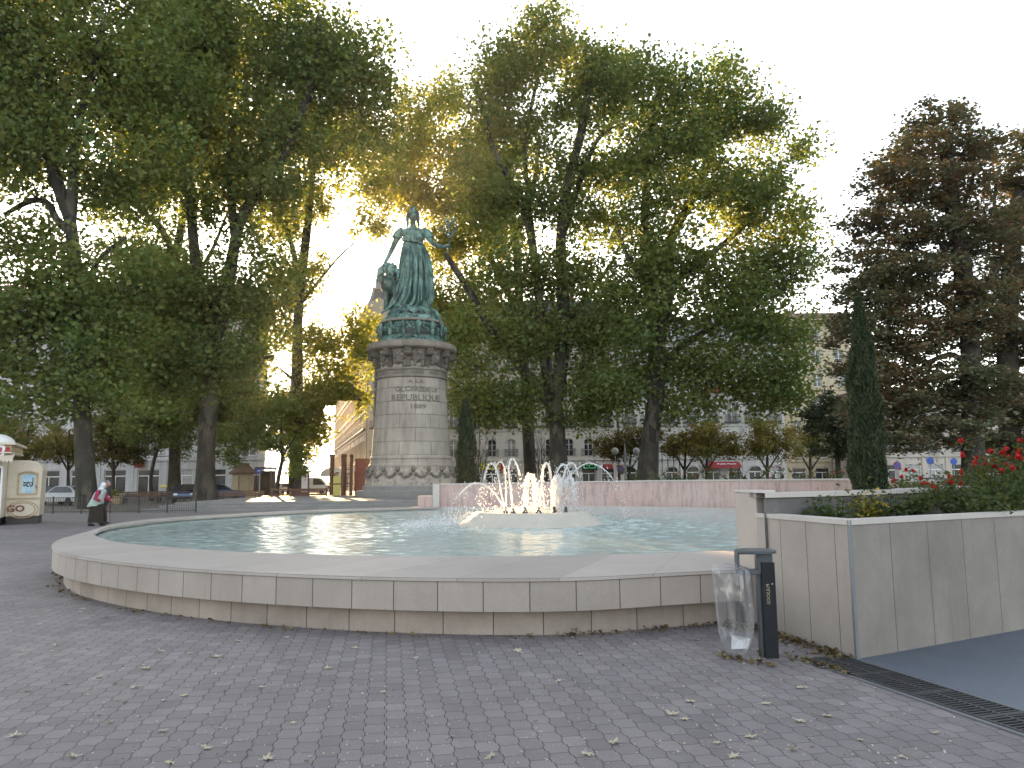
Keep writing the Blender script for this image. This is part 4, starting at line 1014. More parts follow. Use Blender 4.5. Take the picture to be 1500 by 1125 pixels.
m.tube([sp_(630, 452, -sr(8)), sp_(638, 456, -sr(18)), sp_(643.5, 464, -sr(22)), sp_(645, 476, -sr(24))], [sr(3), sr(3), sr(2.6), sr(1.4)], 8); _drape(); m = MB()
m.tube([sp_(588, 425, -sr(14)), sp_(580, 440, -sr(18)), sp_(568, 452, -sr(20)), sp_(558, 459, -sr(22))], [sr(3), sr(3), sr(2.6), sr(1.6)], 8)
_drape()
# lion standing at her side
m = MB()
m.ell(sp_(571, 396, -sr(10)), (sr(8.5), sr(8), sr(9)), seg=16, rings=10)                  # skull
m.ell(sp_(571.5, 402, -sr(17)), (sr(4.6), sr(5), sr(4.2)), seg=12, rings=8)               # muzzle
m.ell(sp_(571.5, 406, -sr(16)), (sr(3.6), sr(3.5), sr(2.4)))                               # jaw
m.ell(sp_(571.7, 400, -sr(21.4)), (sr(2), sr(1.4), sr(1.4)))
for s in (-1, 1):
    m.ell(sp_(571 + s * 4.0, 396, -sr(17)), (sr(2), sr(1.6), sr(1.3))); m.ell(sp_(571 + s * 8.5, 389.5, -sr(8)), (sr(2.4), sr(1.6), sr(2.6)))
rs3 = random.Random(21)
for q in range(90):   # mane locks
    a = rs3.uniform(-.35, PI + .35) if q % 3 else rs3.uniform(0, 2 * PI)
    r0, r1 = sr(rs3.uniform(7, 11)), sr(rs3.uniform(13, 17.5)); cx0, cz0 = sp_(571, 400).x, mz(400); dy0 = -sr(rs3.uniform(2, 12))
    drop = sr(rs3.uniform(5, 13)) if abs(math.cos(a)) > .5 else sr(rs3.uniform(0, 5))
    p0 = Vector((cx0 + r0 * math.cos(a), MY + dy0, cz0 + r0 * math.sin(a) * .95)); p1 = Vector((cx0 + r1 * math.cos(a), MY + dy0 - .06, cz0 + r1 * math.sin(a) * .95 - drop * .4)); p2 = p1 + Vector((-.04 * math.cos(a), -.05, -drop))
    m.tube([p0, p1, p2], [sr(2.1), sr(2.0), sr(.7)], 6)
me = fuse(m, .055, 1); shift_mesh(me, ORG[stt.name]); lion_ = link_mesh('lion_head', me, MT['patina'], stt, smooth=180)
m = MB()
m.ell(sp_(571, 418, sr(2)), (sr(13.5), sr(18), sr(18)), seg=16, rings=10)                     # chest
m.ell(sp_(574, 424, sr(20)), (sr(13), sr(22), sr(16)), seg=16, rings=10)                 # trunk
m.ell(sp_(576, 430, sr(36)), (sr(10.5), sr(10), sr(13)), seg=14, rings=10)                  # haunch
for x in (565.5, 579.5): m.tube([sp_(x, 415, -sr(3)), sp_(x - .3, 430, -sr(6)), sp_(x + .2, 443, -sr(6)), sp_(x, 450, -sr(7))], [sr(6.3), sr(4.7), sr(3.8), sr(4.0)], 12); m.ell(sp_(x, 452, -sr(9.5)), (sr(4.4), sr(5.6), sr(2.8)))
for x in (567, 585): m.tube([sp_(x, 430, sr(36)), sp_(x, 440, sr(28)), sp_(x, 446, sr(38)), sp_(x, 452, sr(34))], [sr(7), sr(5), sr(3.2), sr(3.2)], 10)
m.tube([sp_(577, 428, sr(45)), sp_(583, 440, sr(50)), sp_(590, 447, sr(44))], [sr(2), sr(1.7), sr(2.2)], 8)
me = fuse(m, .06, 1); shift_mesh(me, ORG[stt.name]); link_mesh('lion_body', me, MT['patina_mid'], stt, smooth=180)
m = MB()   # olive branch
stem = [sp_(655.5, 371, -sr(14.5)), sp_(657, 360, -sr(14.5)), sp_(658.5, 345, -sr(14)), sp_(658, 330, -sr(13)), sp_(659.5, 320, -sr(12))]
m.tube(stem, [sr(.8), sr(.8), sr(.65), sr(.5), sr(.3)], 6); S_ = spline([tuple(p) for p in stem], 40)
tips = [([S_[16], tuple(sp_(651, 342, -sr(15))), tuple(sp_(644.5, 332, -sr(15)))]), ([S_[18], tuple(sp_(665, 342, -sr(13))), tuple(sp_(671, 332, -sr(13)))]), ([S_[26], tuple(sp_(653, 326, -sr(13))), tuple(sp_(651, 319, -sr(13)))]), ([S_[28], tuple(sp_(663, 326, -sr(12))), tuple(sp_(665, 318, -sr(12)))])]
curves = [S_[14:]]
for tp in tips:
    c = spline(tp, 14); curves.append(c); m.tube([Vector(p) for p in c], [sr(.55)] * 13 + [sr(.3)], 5)
for c in curves:
    for i in range(2, len(c), 3 if len(c) < 20 else 5):
        for s in (-1, 1):
            p = Vector(c[i]); d = Vector((s * rs3.uniform(.5, .9), rs3.uniform(-.5, .3), rs3.uniform(.5, 1))).normalized(); L = sr(rs3.uniform(5, 7.2)); w = d.cross(Vector((0, 1, 0))).normalized() * sr(1.2)
            m.add([p, p + d * L * .5 + w, p + d * L, p + d * L * .5 - w, p + d * L * .5 + Vector((0, -sr(.5), 0))], [(0, 1, 4), (1, 2, 4), (2, 3, 4), (3, 0, 4)])
m.build('olive_branch', MT['patina'], stt)
# ------------------------------------------------------------------ trees
def unit(a): return a / (np.linalg.norm(a, axis=1)[:, None] + 1e-9)
def leaves_mesh(name, c, size, rng, up=.5, droop=.35, wid=.42, out=None):
    n = len(c)
    nr = rng.normal(size=(n, 3)); nr[:, 2] = np.abs(nr[:, 2]) + up; nr = unit(nr)
    t = rng.normal(size=(n, 3)); t[:, 2] -= droop
    if out is not None: t += out
    t = unit(t - nr * (t * nr).sum(1)[:, None]); b = np.cross(nr, t)
    s = size[:, None]
    fold = rng.uniform(-.05, .22, (n, 1))
    p0 = c - t * s * .5; p1 = c + b * s * wid + nr * s * fold - t * s * .08; p2 = c + t * s * .55 - nr * s * .08; p3 = c - b * s * wid + nr * s * fold - t * s * .08
    v = np.stack([p0, p1, p2, p3], 1).reshape(-1, 3).astype(np.float32)
    me = bpy.data.meshes.new(name); me.vertices.add(4 * n); me.vertices.foreach_set('co', v.ravel())
    me.loops.add(4 * n); me.loops.foreach_set('vertex_index', np.arange(4 * n, dtype=np.int32))
    me.polygons.add(n); me.polygons.foreach_set('loop_start', np.arange(0, 4 * n, 4, dtype=np.int32)); me.polygons.foreach_set('loop_total', np.full(n, 4, dtype=np.int32))
    me.update(calc_edges=True); return me
def tree(name, label, cat, d, trunk, limbs, clumps, leaf, r0, seed, group=None, lsize=.36, dens=.85, lpc=44, crad=1.75, rdep=None, barkm='bark', flat=.75, taper=.45, open_=0.0, base=None, up=.5, holes=(), keep=None, droop=.35, sw=1.0):
    """trunk / limbs: pixel polylines; clumps: (px, py, rx, ry) foliage masses, all at distance d"""
    rng = np.random.default_rng(seed)
    K = d / FPX
    tp = [at_y(x, y, d) for x, y in trunk]
    if base is None: tp[0] = Vector((tp[0].x, d, 0.0))
    root = thing(name, label, cat, (tp[0].x, d, tp[0].z), group=group); org = np.array(tp[0])
    nodes_, rad = [], []
    m = MB()
    def addpath(P, ra, rb, dep):
        Q = spline([tuple(p) for p in P], max(6, int(len(P) * 5)))
        for i in range(len(Q)): Q[i, 1] += dep * (i / (len(Q) - 1)) ** 1.2
        rr = np.linspace(ra, rb, len(Q)); rr = rr * (1 + .06 * np.sin(np.linspace(0, 9, len(Q)) + seed))
        return Q, rr
    Q, rr = addpath(tp, r0, r0 * .62, 0)
    rr[:3] *= np.array([1.35, 1.12, 1.03])[:len(rr[:3])]
    m.tube([Vector(p) for p in Q], list(rr), 12); nodes_ += list(Q[len(Q) // 3:]); rad += list(rr[len(Q) // 3:])
    for li, (P, ra) in enumerate(limbs):
        dep = rng.uniform(-.16, .16) * len(P) * 60 * K if len(P) > 2 else 0
        Q, rr = addpath([at_y(x, y, d) for x, y in P], ra * K, ra * K * taper, dep)
        m.tube([Vector(p) for p in Q], list(rr), 8); nodes_ += list(Q[1:]); rad += list(rr[1:])
    # clusters of leaves inside the foliage masses
    cl = []
    for (px, py, rx, ry) in clumps:
        c0 = np.array(at_y(px, py, d)); ax, az = rx * K * sw, ry * K * sw; ay = (ax if rdep is None else rdep)
        n = max(3, int(dens * 2.9 * math.pi * ax * az / sw ** 1.2))
        v = unit(rng.normal(size=(n * 3, 3))); r = rng.uniform(0, 1, (n * 3, 1)) ** .5
        p = c0 + v * r * np.array([ax, ay, az])
        if open_:
            nz = np.array([mnoise.noise(Vector(q * .22) + Vector((seed, 0, 0))) for q in p]); p = p[nz > -.28 + open_]
        cl.append(p[:n])
    cl = np.concatenate(cl)
    if holes:
        for (hx, hy, hr) in holes:      # openings between boughs
            h0 = np.array(at_y(hx, hy, d)); q = (cl - h0)[:, [0, 2]]; cl = cl[(q ** 2).sum(1) > (hr * K) ** 2]
    cl = cl[cl[:, 2] > 1.5]
    o = np.argsort(np.linalg.norm(cl - nodes_[0], axis=1)); cl = cl[o]
    n0 = len(nodes_); NN = np.zeros((n0 + 14 * len(cl), 3)); NR = np.zeros(len(NN)); NN[:n0] = nodes_; NR[:n0] = rad
    for c in cl:
        dv = c - NN[:n0]; dist = np.linalg.norm(dv, axis=1) + np.maximum(0, -dv[:, 2]) * .8
        k = int(np.argmin(dist)); a = NN[k]; L = np.linalg.norm(c - a)
        if L < .2: continue
        ra = min(NR[k] * .6, .018 + .013 * L + (.04 if L > 4 else 0)); nseg = max(2, int(L / 1.3))
        mid = (a + c) / 2 + rng.normal(size=3) * L * .10 + np.array([0, 0, .10 * L])
        t = np.linspace(0, 1, nseg + 1)[:, None]; Pq = (1 - t) ** 2 * a + 2 * t * (1 - t) * mid + t * t * c
        rr = np.linspace(ra, max(.012, ra * .35), nseg + 1); m.tube([Vector(p) for p in Pq], list(rr), 5 if ra > .05 else 3, caps=False)
        w_ = min(len(Pq) - 1, 13); NN[n0:n0 + w_] = Pq[1:1 + w_]; NR[n0:n0 + w_] = rr[1:1 + w_]; n0 += w_
    tr = m.build('trunk', MT[barkm], root, smooth=60)
    cnt = rng.poisson(lpc, len(cl)); cen = np.repeat(cl, cnt, axis=0)
    sc = np.repeat(rng.uniform(.6, 1.25, len(cl)) * crad, cnt)[:, None]
    off = rng.normal(size=cen.shape) * .50; off[:, 2] *= flat
    L = cen + off * sc; L[:, 2] = np.maximum(L[:, 2], 1.2)
    sz = rng.uniform(.62, 1.25, len(L)) * lsize
    if keep is not None: ok = keep(L); L = L[ok]; sz = sz[ok]
    me = leaves_mesh('crown', L - org, sz, rng, up, droop)
    link_mesh('crown', me, MT[leaf], root)
    return root
# a clear lane between the boughs that the low sun shines through onto the fountain
lane_o = np.array((.25, 19.7, 1.15)); lane_d = np.array(SUN)
def lane(L):
    v = L - lane_o; t = v @ lane_d; q = v - t[:, None] * lane_d
    return ~((np.abs(q[:, 0]) < 1.5) & (q[:, 2] > -.75) & (q[:, 2] < np.where(q[:, 0] < -.35, .30, .85)))
def sunhole(L):
    v = L - np.array((0, 0, EYE)); d_ = np.array(ray(405, 560)); d_ /= np.linalg.norm(d_); t = v @ d_; q = np.linalg.norm(v - t[:, None] * d_, axis=1) / t
    return (q > .0085) & lane(L)

tree('plane_tree', 'tall plane tree with forked grey trunk nearest the kiosk at the left', 'tree', 52, [(128, 745), (122, 640), (117, 540), (114, 440), (108, 370), (103, 320)],
     [([(103, 320), (85, 270), (68, 210), (58, 140), (55, 30), (52, -60)], 10), ([(108, 345), (78, 318), (60, 292), (30, 285), (-20, 300)], 7), ([(104, 320), (112, 240), (122, 190), (148, 115), (170, 40)], 8), ([(114, 500), (100, 475), (60, 455), (10, 440)], 4), ([(112, 440), (150, 380), (190, 350)], 5)],
     [(50, 70, 150, 120), (60, 220, 130, 80), (-30, 150, 100, 160), (190, 90, 110, 110), (190, 230, 80, 60), (20, 430, 100, 75), (110, 440, 90, 60), (170, 400, 60, 40), (-60, 420, 80, 120), (60, 530, 80, 45), (20, 590, 60, 25), (90, 585, 45, 22), (170, 510, 60, 50), (180, 580, 50, 28), (70, -70, 170, 90), (20, 350, 60, 35)],
     'leaf_plane', .62, 1, 'plane trees round the square', sw=1.17, rdep=4.2, open_=.03)
tree('plane_tree', 'tall plane tree with a deep V fork left of the monument', 'tree', 61, [(300, 737), (303, 640), (310, 560), (317, 490)],
     [([(317, 490), (300, 445), (288, 380), (283, 300), (280, 200), (285, 60), (290, -40)], 10), ([(319, 490), (333, 430), (345, 365), (358, 320), (395, 265), (430, 215), (462, 130), (475, 40)], 11), ([(346, 362), (338, 300), (334, 220), (360, 165), (410, 80)], 7), ([(283, 300), (262, 270), (225, 215), (205, 130)], 5), ([(310, 560), (350, 535), (400, 520)], 5)],
     [(350, 70, 120, 90), (300, 190, 110, 70), (430, 90, 75, 80), (420, 200, 80, 60), (500, 120, 62, 60), (540, 180, 42, 70), (548, 105, 34, 40), (270, 60, 80, 90), (230, 180, 70, 60), (350, 290, 85, 45), (240, 300, 60, 40), (300, 430, 90, 55), (380, 400, 55, 60), (220, 440, 70, 60), (290, 530, 85, 45), (370, 510, 60, 40), (240, 560, 50, 40), (340, -30, 130, 60), (330, 240, 60, 36), (420, 280, 40, 36), (495, 70, 35, 40)],
     'leaf_plane', .80, 2, 'plane trees round the square', sw=1.17, rdep=4.2, open_=.05, holes=((330, 165, 14), (262, 345, 15), (215, 330, 9)), keep=sunhole)
tree('plane_tree', 'slimmer plane tree standing behind the V forked one', 'tree', 79, [(255, 730), (256, 640), (256, 530), (256, 430), (258, 375)],
     [([(256, 400), (248, 350), (225, 322), (200, 300)], 6), ([(258, 375), (270, 300), (268, 180), (262, 100)], 7), ([(256, 430), (300, 380), (330, 300)], 4)],
     [(190, 300, 55, 45), (210, 380, 60, 50), (190, 470, 60, 50), (270, 480, 60, 45), (255, 560, 60, 45), (180, 560, 55, 40), (260, 230, 80, 60), (255, 130, 80, 80), (310, 600, 55, 45), (360, 590, 55, 40), (215, 620, 50, 30)],
     'leaf_plane', .62, 3, 'plane trees round the square', sw=1.17, rdep=4.2, open_=.03)
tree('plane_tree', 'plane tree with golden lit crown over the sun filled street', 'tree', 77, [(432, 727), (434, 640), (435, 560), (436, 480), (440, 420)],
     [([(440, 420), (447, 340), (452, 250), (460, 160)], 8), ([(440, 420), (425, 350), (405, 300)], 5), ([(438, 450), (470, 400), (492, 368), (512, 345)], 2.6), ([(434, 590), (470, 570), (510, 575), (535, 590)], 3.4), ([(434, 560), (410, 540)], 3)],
     [(450, 200, 70, 50), (500, 210, 60, 45), (545, 265, 55, 45), (455, 290, 45, 35), (415, 330, 35, 40), (425, 420, 35, 40), (462, 395, 20, 30), (440, 500, 48, 28), (500, 500, 40, 24), (530, 520, 22, 40), (480, 545, 45, 22), (515, 592, 26, 22), (455, 590, 32, 24), (440, 640, 24, 18), (455, 602, 30, 22), (482, 572, 36, 16), (462, 590, 18, 18), (462, 590, 18, 18), (462, 590, 18, 18), (498, 574, 30, 12), (498, 574, 30, 12), (498, 574, 30, 12), (520, 572, 20, 12), (478, 586, 22, 8), (478, 586, 22, 8), (478, 586, 22, 8), (502, 585, 22, 7), (502, 585, 22, 7), (466, 594, 22, 9), (466, 594, 22, 9), (480, 590, 16, 8), (452, 640, 22, 24), (462, 622, 16, 22), (448, 668, 20, 12), (425, 625, 20, 26), (412, 605, 16, 20), (412, 588, 14, 12), (414, 588, 16, 10), (440, 622, 30, 24), (415, 600, 30, 24), (390, 470, 32, 30), (530, 470, 22, 26), (545, 330, 35, 20)],  # the repeated low clumps are added to keep sun off rim and planter
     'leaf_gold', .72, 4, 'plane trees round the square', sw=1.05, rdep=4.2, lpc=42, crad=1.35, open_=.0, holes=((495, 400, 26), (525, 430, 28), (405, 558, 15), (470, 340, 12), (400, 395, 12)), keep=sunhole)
tree('plane_tree', 'slender plane tree with sunlit golden crown just right of the statue', 'tree', 84, [(778, 705), (774, 640), (770, 570), (766, 500), (760, 430)],
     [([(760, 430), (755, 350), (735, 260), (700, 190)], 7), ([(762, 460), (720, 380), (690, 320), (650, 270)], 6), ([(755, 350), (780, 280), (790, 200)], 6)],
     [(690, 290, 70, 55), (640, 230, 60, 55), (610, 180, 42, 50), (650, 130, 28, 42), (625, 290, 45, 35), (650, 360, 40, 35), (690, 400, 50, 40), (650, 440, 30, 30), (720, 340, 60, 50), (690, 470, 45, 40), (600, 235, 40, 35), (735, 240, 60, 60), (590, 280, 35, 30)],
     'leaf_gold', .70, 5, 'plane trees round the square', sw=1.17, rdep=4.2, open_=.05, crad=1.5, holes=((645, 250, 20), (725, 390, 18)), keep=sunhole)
tree('plane_tree', 'broad plane tree with thick mottled trunk behind the fountain', 'tree', 69, [(819, 700), (817, 650), (815, 610), (812, 585)],
     [([(812, 605), (795, 575), (765, 540), (740, 505), (715, 475), (690, 430), (668, 395), (652, 370)], 9), ([(814, 585), (822, 530), (825, 450), (821, 350), (832, 270), (850, 200), (862, 120)], 11), ([(812, 590), (800, 545), (791, 450), (775, 340), (745, 265), (720, 215), (700, 130)], 8), ([(821, 350), (845, 280), (870, 215), (895, 190)], 6), ([(822, 480), (870, 420), (905, 370)], 5), ([(798, 500), (770, 240), (775, 170), (800, 60)], 5)],
     [(800, 115, 75, 62), (735, 100, 50, 48), (860, 110, 60, 45), (905, 120, 45, 45), (795, 45, 38, 34), (715, 170, 50, 45), (770, 195, 50, 30), (880, 175, 45, 25), (790, 290, 55, 38), (860, 320, 45, 30), (720, 300, 50, 45), (760, 400, 70, 50), (840, 400, 60, 35), (820, 480, 80, 42), (740, 490, 60, 40), (690, 500, 40, 45), (720, 605, 36, 20), (880, 600, 36, 20), (770, 600, 40, 18), (880, 480, 55, 45), (680, 570, 30, 40), (730, 580, 30, 30), (870, 560, 45, 35), (770, 570, 40, 22), (850, 610, 28, 20), (862, 255, 44, 32), (905, 250, 36, 36), (690, 250, 36, 34), (905, 330, 30, 30), (815, 240, 30, 24)],
     'leaf_plane', .98, 6, 'plane trees round the square', sw=1.17, rdep=4.2, open_=.05, holes=((846, 225, 10), (790, 215, 9), (895, 390, 14)), keep=lane)
tree('plane_tree', 'big plane tree with leaning trunk near the two globe lamp', 'tree', 64, [(945, 702), (953, 640), (960, 590), (963, 540), (961, 490)],
     [([(961, 490), (953, 420), (945, 340), (950, 250), (960, 160), (975, 110)], 9), ([(963, 510), (978, 430), (985, 350), (1010, 300), (1040, 240), (1058, 170), (1060, 110)], 10), ([(980, 420), (1030, 380), (1090, 330), (1140, 270)], 6), ([(963, 540), (1010, 500), (1080, 460), (1140, 430)], 6), ([(955, 430), (920, 380), (905, 340)], 5)],
     [(990, 140, 55, 45), (1050, 130, 45, 38), (1000, 215, 65, 42), (1080, 195, 65, 50), (1135, 200, 50, 35), (1160, 225, 30, 16), (950, 190, 40, 50), (930, 110, 35, 25), (970, 300, 60, 40), (1060, 290, 70, 32), (1130, 310, 55, 38), (1010, 370, 70, 45), (1100, 380, 75, 45), (1160, 400, 42, 38), (940, 380, 45, 40), (960, 450, 60, 40), (1050, 460, 80, 42), (1140, 470, 55, 40), (1000, 540, 70, 38), (1080, 545, 65, 34), (1150, 545, 38, 30), (920, 510, 40, 50), (905, 580, 30, 30), (1000, 590, 50, 20), (1085, 588, 60, 18), (1160, 580, 32, 20), (905, 545, 45, 35), (1165, 330, 30, 22), (1105, 255, 50, 26), (1030, 255, 45, 26), (930, 250, 34, 34), (905, 430, 36, 30), (1090, 425, 50, 22)],
     'leaf_plane', .88, 7, 'plane trees round the square', sw=1.17, rdep=4.2, open_=.05, holes=((907, 395, 12), (1110, 240, 11)))
tree('chestnut_tree', 'brown leaved chestnut with pointed crown behind the rose bed', 'tree', 43, [(1425, 705), (1424, 620), (1422, 540), (1418, 460), (1408, 380), (1395, 300), (1385, 210)],
     [([(1422, 540), (1390, 520), (1340, 545), (1320, 590)], 5), ([(1418, 470), (1370, 430), (1310, 410), (1260, 400)], 5), ([(1410, 400), (1360, 340), (1310, 300)], 4.5), ([(1418, 470), (1460, 400), (1480, 330)], 5), ([(1400, 330), (1430, 260), (1440, 200)], 4), ([(1424, 580), (1370, 600), (1300, 610)], 4), ([(1408, 380), (1350, 370), (1270, 330)], 4)],
     [(1370, 180, 48, 26), (1340, 225, 62, 30), (1425, 220, 50, 35), (1310, 270, 62, 30), (1390, 280, 70, 36), (1290, 325, 60, 30), (1370, 345, 80, 36), (1280, 385, 60, 30), (1360, 415, 85, 40), (1285, 450, 62, 32), (1360, 485, 80, 40), (1290, 520, 62, 34), (1370, 555, 80, 38), (1300, 585, 62, 34), (1375, 625, 80, 34), (1310, 640, 48, 26), (1262, 420, 45, 26), (1250, 480, 42, 30), (1258, 545, 42, 28), (1262, 605, 38, 24), (1440, 340, 50, 50), (1440, 450, 50, 60), (1440, 570, 45, 50)],
     'leaf_chest', .62, 8, 'chestnut trees at the right', rdep=3.0, crad=.85, flat=.40, lsize=.24, lpc=66, dens=1.8, barkm='bark_dk', up=1.6)
tree('chestnut_tree', 'brown chestnut cut off by the right edge of the view', 'tree', 46, [(1480, 700), (1478, 600), (1476, 480), (1482, 380), (1492, 280)],
     [([(1476, 500), (1440, 450), (1420, 400)], 5), ([(1478, 440), (1520, 380), (1550, 300)], 5), ([(1478, 600), (1520, 570), (1560, 540)], 4), ([(1482, 380), (1462, 310), (1470, 250)], 4)],
     [(1500, 205, 36, 28), (1490, 260, 40, 30), (1540, 290, 60, 50), (1490, 330, 45, 36), (1500, 410, 60, 45), (1570, 400, 60, 60), (1490, 500, 55, 45), (1560, 520, 60, 60), (1480, 590, 55, 40), (1540, 620, 60, 40), (1470, 650, 50, 24)],
     'leaf_chest', .68, 9, 'chestnut trees at the right', rdep=3.0, crad=.85, flat=.40, lsize=.25, lpc=66, dens=1.8, barkm='bark_dk', up=1.6)
tree('evergreen_tree', 'small dark evergreen tree between the planes and the chestnut', 'tree', 61, [(1228, 705), (1226, 650), (1222, 600)], [([(1224, 640), (1200, 610)], 2), ([(1224, 640), (1245, 620)], 2)],
     [(1215, 590, 28, 22), (1205, 620, 32, 22), (1235, 620, 30, 26), (1225, 655, 42, 22), (1190, 605, 18, 14)], 'leaf_dark', .22, 10, rdep=2.4, crad=.6, lsize=.2, lpc=90, dens=1.3, barkm='bark_dk')
SG = 'small trees along the far pavement'
for (lab, d, tp, cls, lf, sd) in (
    ('rust coloured small tree right above the kiosk roof', 80, [(38, 728), (38, 690), (40, 650)], [(20, 635, 45, 25), (60, 655, 45, 22), (30, 668, 50, 18), (-25, 640, 40, 35)], 'leaf_autumn', 31),
    ('yellow brown small tree left of the first big plane trunk', 83, [(100, 728), (100, 690), (100, 655)], [(100, 640, 32, 20), (92, 662, 40, 18), (118, 665, 24, 18)], 'leaf_autumn', 32),
    ('olive brown tree on twin thin trunks behind the walkers', 78, [(166, 728), (166, 690), (164, 655)], [(155, 630, 36, 30), (185, 640, 40, 30), (165, 665, 48, 20), (200, 660, 30, 18)], 'leaf_olive', 33),
    ('dark small tree with crooked trunk beside the bench', 72, [(222, 732), (221, 700), (228, 665), (236, 645), (232, 625)], [(225, 600, 42, 26), (250, 620, 36, 26), (205, 632, 34, 20), (262, 650, 25, 20)], 'leaf_plane', 34),
    ('leaning dark tree with low boughs in front of the sun glare', 66, [(404, 733), (408, 700), (414, 668), (411, 640)], [(380, 610, 40, 28), (340, 640, 42, 24), (395, 650, 40, 22), (345, 668, 38, 14), (440, 690, 28, 10), (430, 660, 22, 14), (415, 592, 18, 9), (415, 592, 18, 9)], 'leaf_plane', 35),  # the doubled small clump is added to keep sun off the rim
    ('bronze green small tree beside the two globe lamp', 86, [(921, 712), (922, 690), (924, 668)], [(895, 655, 30, 18), (925, 645, 34, 18), (945, 640, 28, 20), (915, 662, 40, 12)], 'leaf_olive', 36),
    ('orange topped small tree left of the red shop awning', 86, [(1003, 712), (1003, 690), (1004, 665)], [(998, 650, 28, 20), (1022, 640, 20, 18), (985, 662, 22, 12)], 'leaf_autumn', 37),
    ('orange crowned small tree above the red shop awning', 84, [(1034, 712), (1035, 690), (1036, 665)], [(1030, 630, 26, 16), (1050, 648, 36, 20), (1030, 662, 38, 14), (1072, 658, 20, 14)], 'leaf_autumn', 38),
    ('round golden small tree in front of the white arches', 82, [(1124, 712), (1124, 690), (1124, 665)], [(1118, 625, 28, 16), (1128, 645, 42, 22), (1105, 660, 28, 14), (1150, 660, 24, 16)], 'leaf_autumn', 39),
    ('gold and dark small tree next to the evergreen', 84, [(1187, 712), (1187, 690), (1187, 665)], [(1180, 635, 20, 16), (1190, 652, 30, 18)], 'leaf_autumn', 40)):
    tree('small_tree', lab, 'tree', d, tp, [([tp[-2], (tp[-2][0] - 18, tp[-2][1] - 32)], 1.6), ([tp[-2], (tp[-2][0] + 20, tp[-2][1] - 30)], 1.6), ([tp[-1], (tp[-1][0] + 2, tp[-1][1] - 25)], 1.6)], cls, lf, .19, sd, SG, rdep=2.4, crad=.75, lsize=.22, lpc=75, dens=1.0, barkm='bark_dk', flat=.7, keep=sunhole)
def bare(label, d, px, pyb, pyt, wpx, seed):
    rg = random.Random(seed); root = thing('bare_shrub', label, 'shrub', at_y(px, pyb, d)[:2] + (0,) if False else (at_y(px, pyb, d).x, d, 0)); m = MB(); K = d / FPX
    for q in range(13):
        p = Vector((at_y(px, pyb, d).x + rg.uniform(-.2, .2), d + rg.uniform(-.3, .3), 0)); tgt = Vector((at_y(px + rg.uniform(-1, 1) * wpx, pyt, d).x, d + rg.uniform(-1, 1), at_y(px, pyt + rg.uniform(0, 25), d).z))
        P = [p, p.lerp(tgt, .35) + Vector((rg.gauss(0, .15), 0, .3)), p.lerp(tgt, .7) + Vector((rg.gauss(0, .15), 0, .2)), tgt]
        m.tube(P, [.06, .045, .03, .012], 4)
        for w in range(7):
            a = P[1].lerp(P[3], rg.random()); m.tube([a, a + Vector((rg.gauss(0, .5), rg.gauss(0, .3), rg.uniform(.3, 1.1)))], [.02, .008], 3)
    m.build('branches', MT['bark_dk'], root)
bare('leafless twiggy shrub right of the dark cypress', 70, 700, 712, 612, 28, 1)
bare('leafless twiggy shrub between the two plane trunks', 76, 797, 712, 628, 20, 2)
# narrow columns: cypress by the wall, juniper in the planter
def column(name, label, px, pyb, pyt, d, wpx, n, lsz, seed, zb, leafm, topw=.35):
    rng = np.random.default_rng(seed); K = d / FPX; x0 = at_y(px, pyb, d).x; zt = at_y(px, pyt, d).z; H = zt - zb
    root = thing(name, label, 'conifer', (x0, d, zb))
    m = MB(); m.tube([(x0, d, zb), (x0, d, zb + H * .9)], [wpx * K * .12, .01], 7); m.build('trunk', MT['bark_dk'], root)
    t = rng.uniform(0, 1, n) ** 1.05; a = rng.uniform(0, 2 * PI, n)
    prof = np.interp(t, [0, .06, .3, .55, .72, .86, 1.0], [.85, 1.0, .98, .88, .70, topw + .12, .10])
    lump = 1 + .16 * np.sin(a * 3 + t * 17 + seed) + .12 * np.sin(a * 5 - t * 29)
    r = wpx * K * prof * lump * rng.uniform(.25, 1.0, n) ** .35
    lean = (px - 750) / FPX * 0
    c = np.stack([r * np.cos(a), r * np.sin(a), t * H + .02], 1)
    out = np.stack([np.cos(a) * .55, np.sin(a) * .55, np.full(n, 1.9)], 1)
    me = leaves_mesh('foliage', c, rng.uniform(.6, 1.3, n) * lsz, rng, 0, 0, .07, out * 2.0)
    link_mesh('foliage', me, MT[leafm], root)
    return root
column('cypress', 'slim dark cypress standing right of the monument behind the pink wall', 682.5, 712, 586, 46, 14, 9000, .34, 3, 0.0, 'leaf_cyp', .38)
column('columnar_juniper', 'tall narrow dark juniper column growing in the stone planter', 1277, 752, 440, 9.6, 24, 60000, .075, 8, 1.09, 'leaf_cyp', .30)
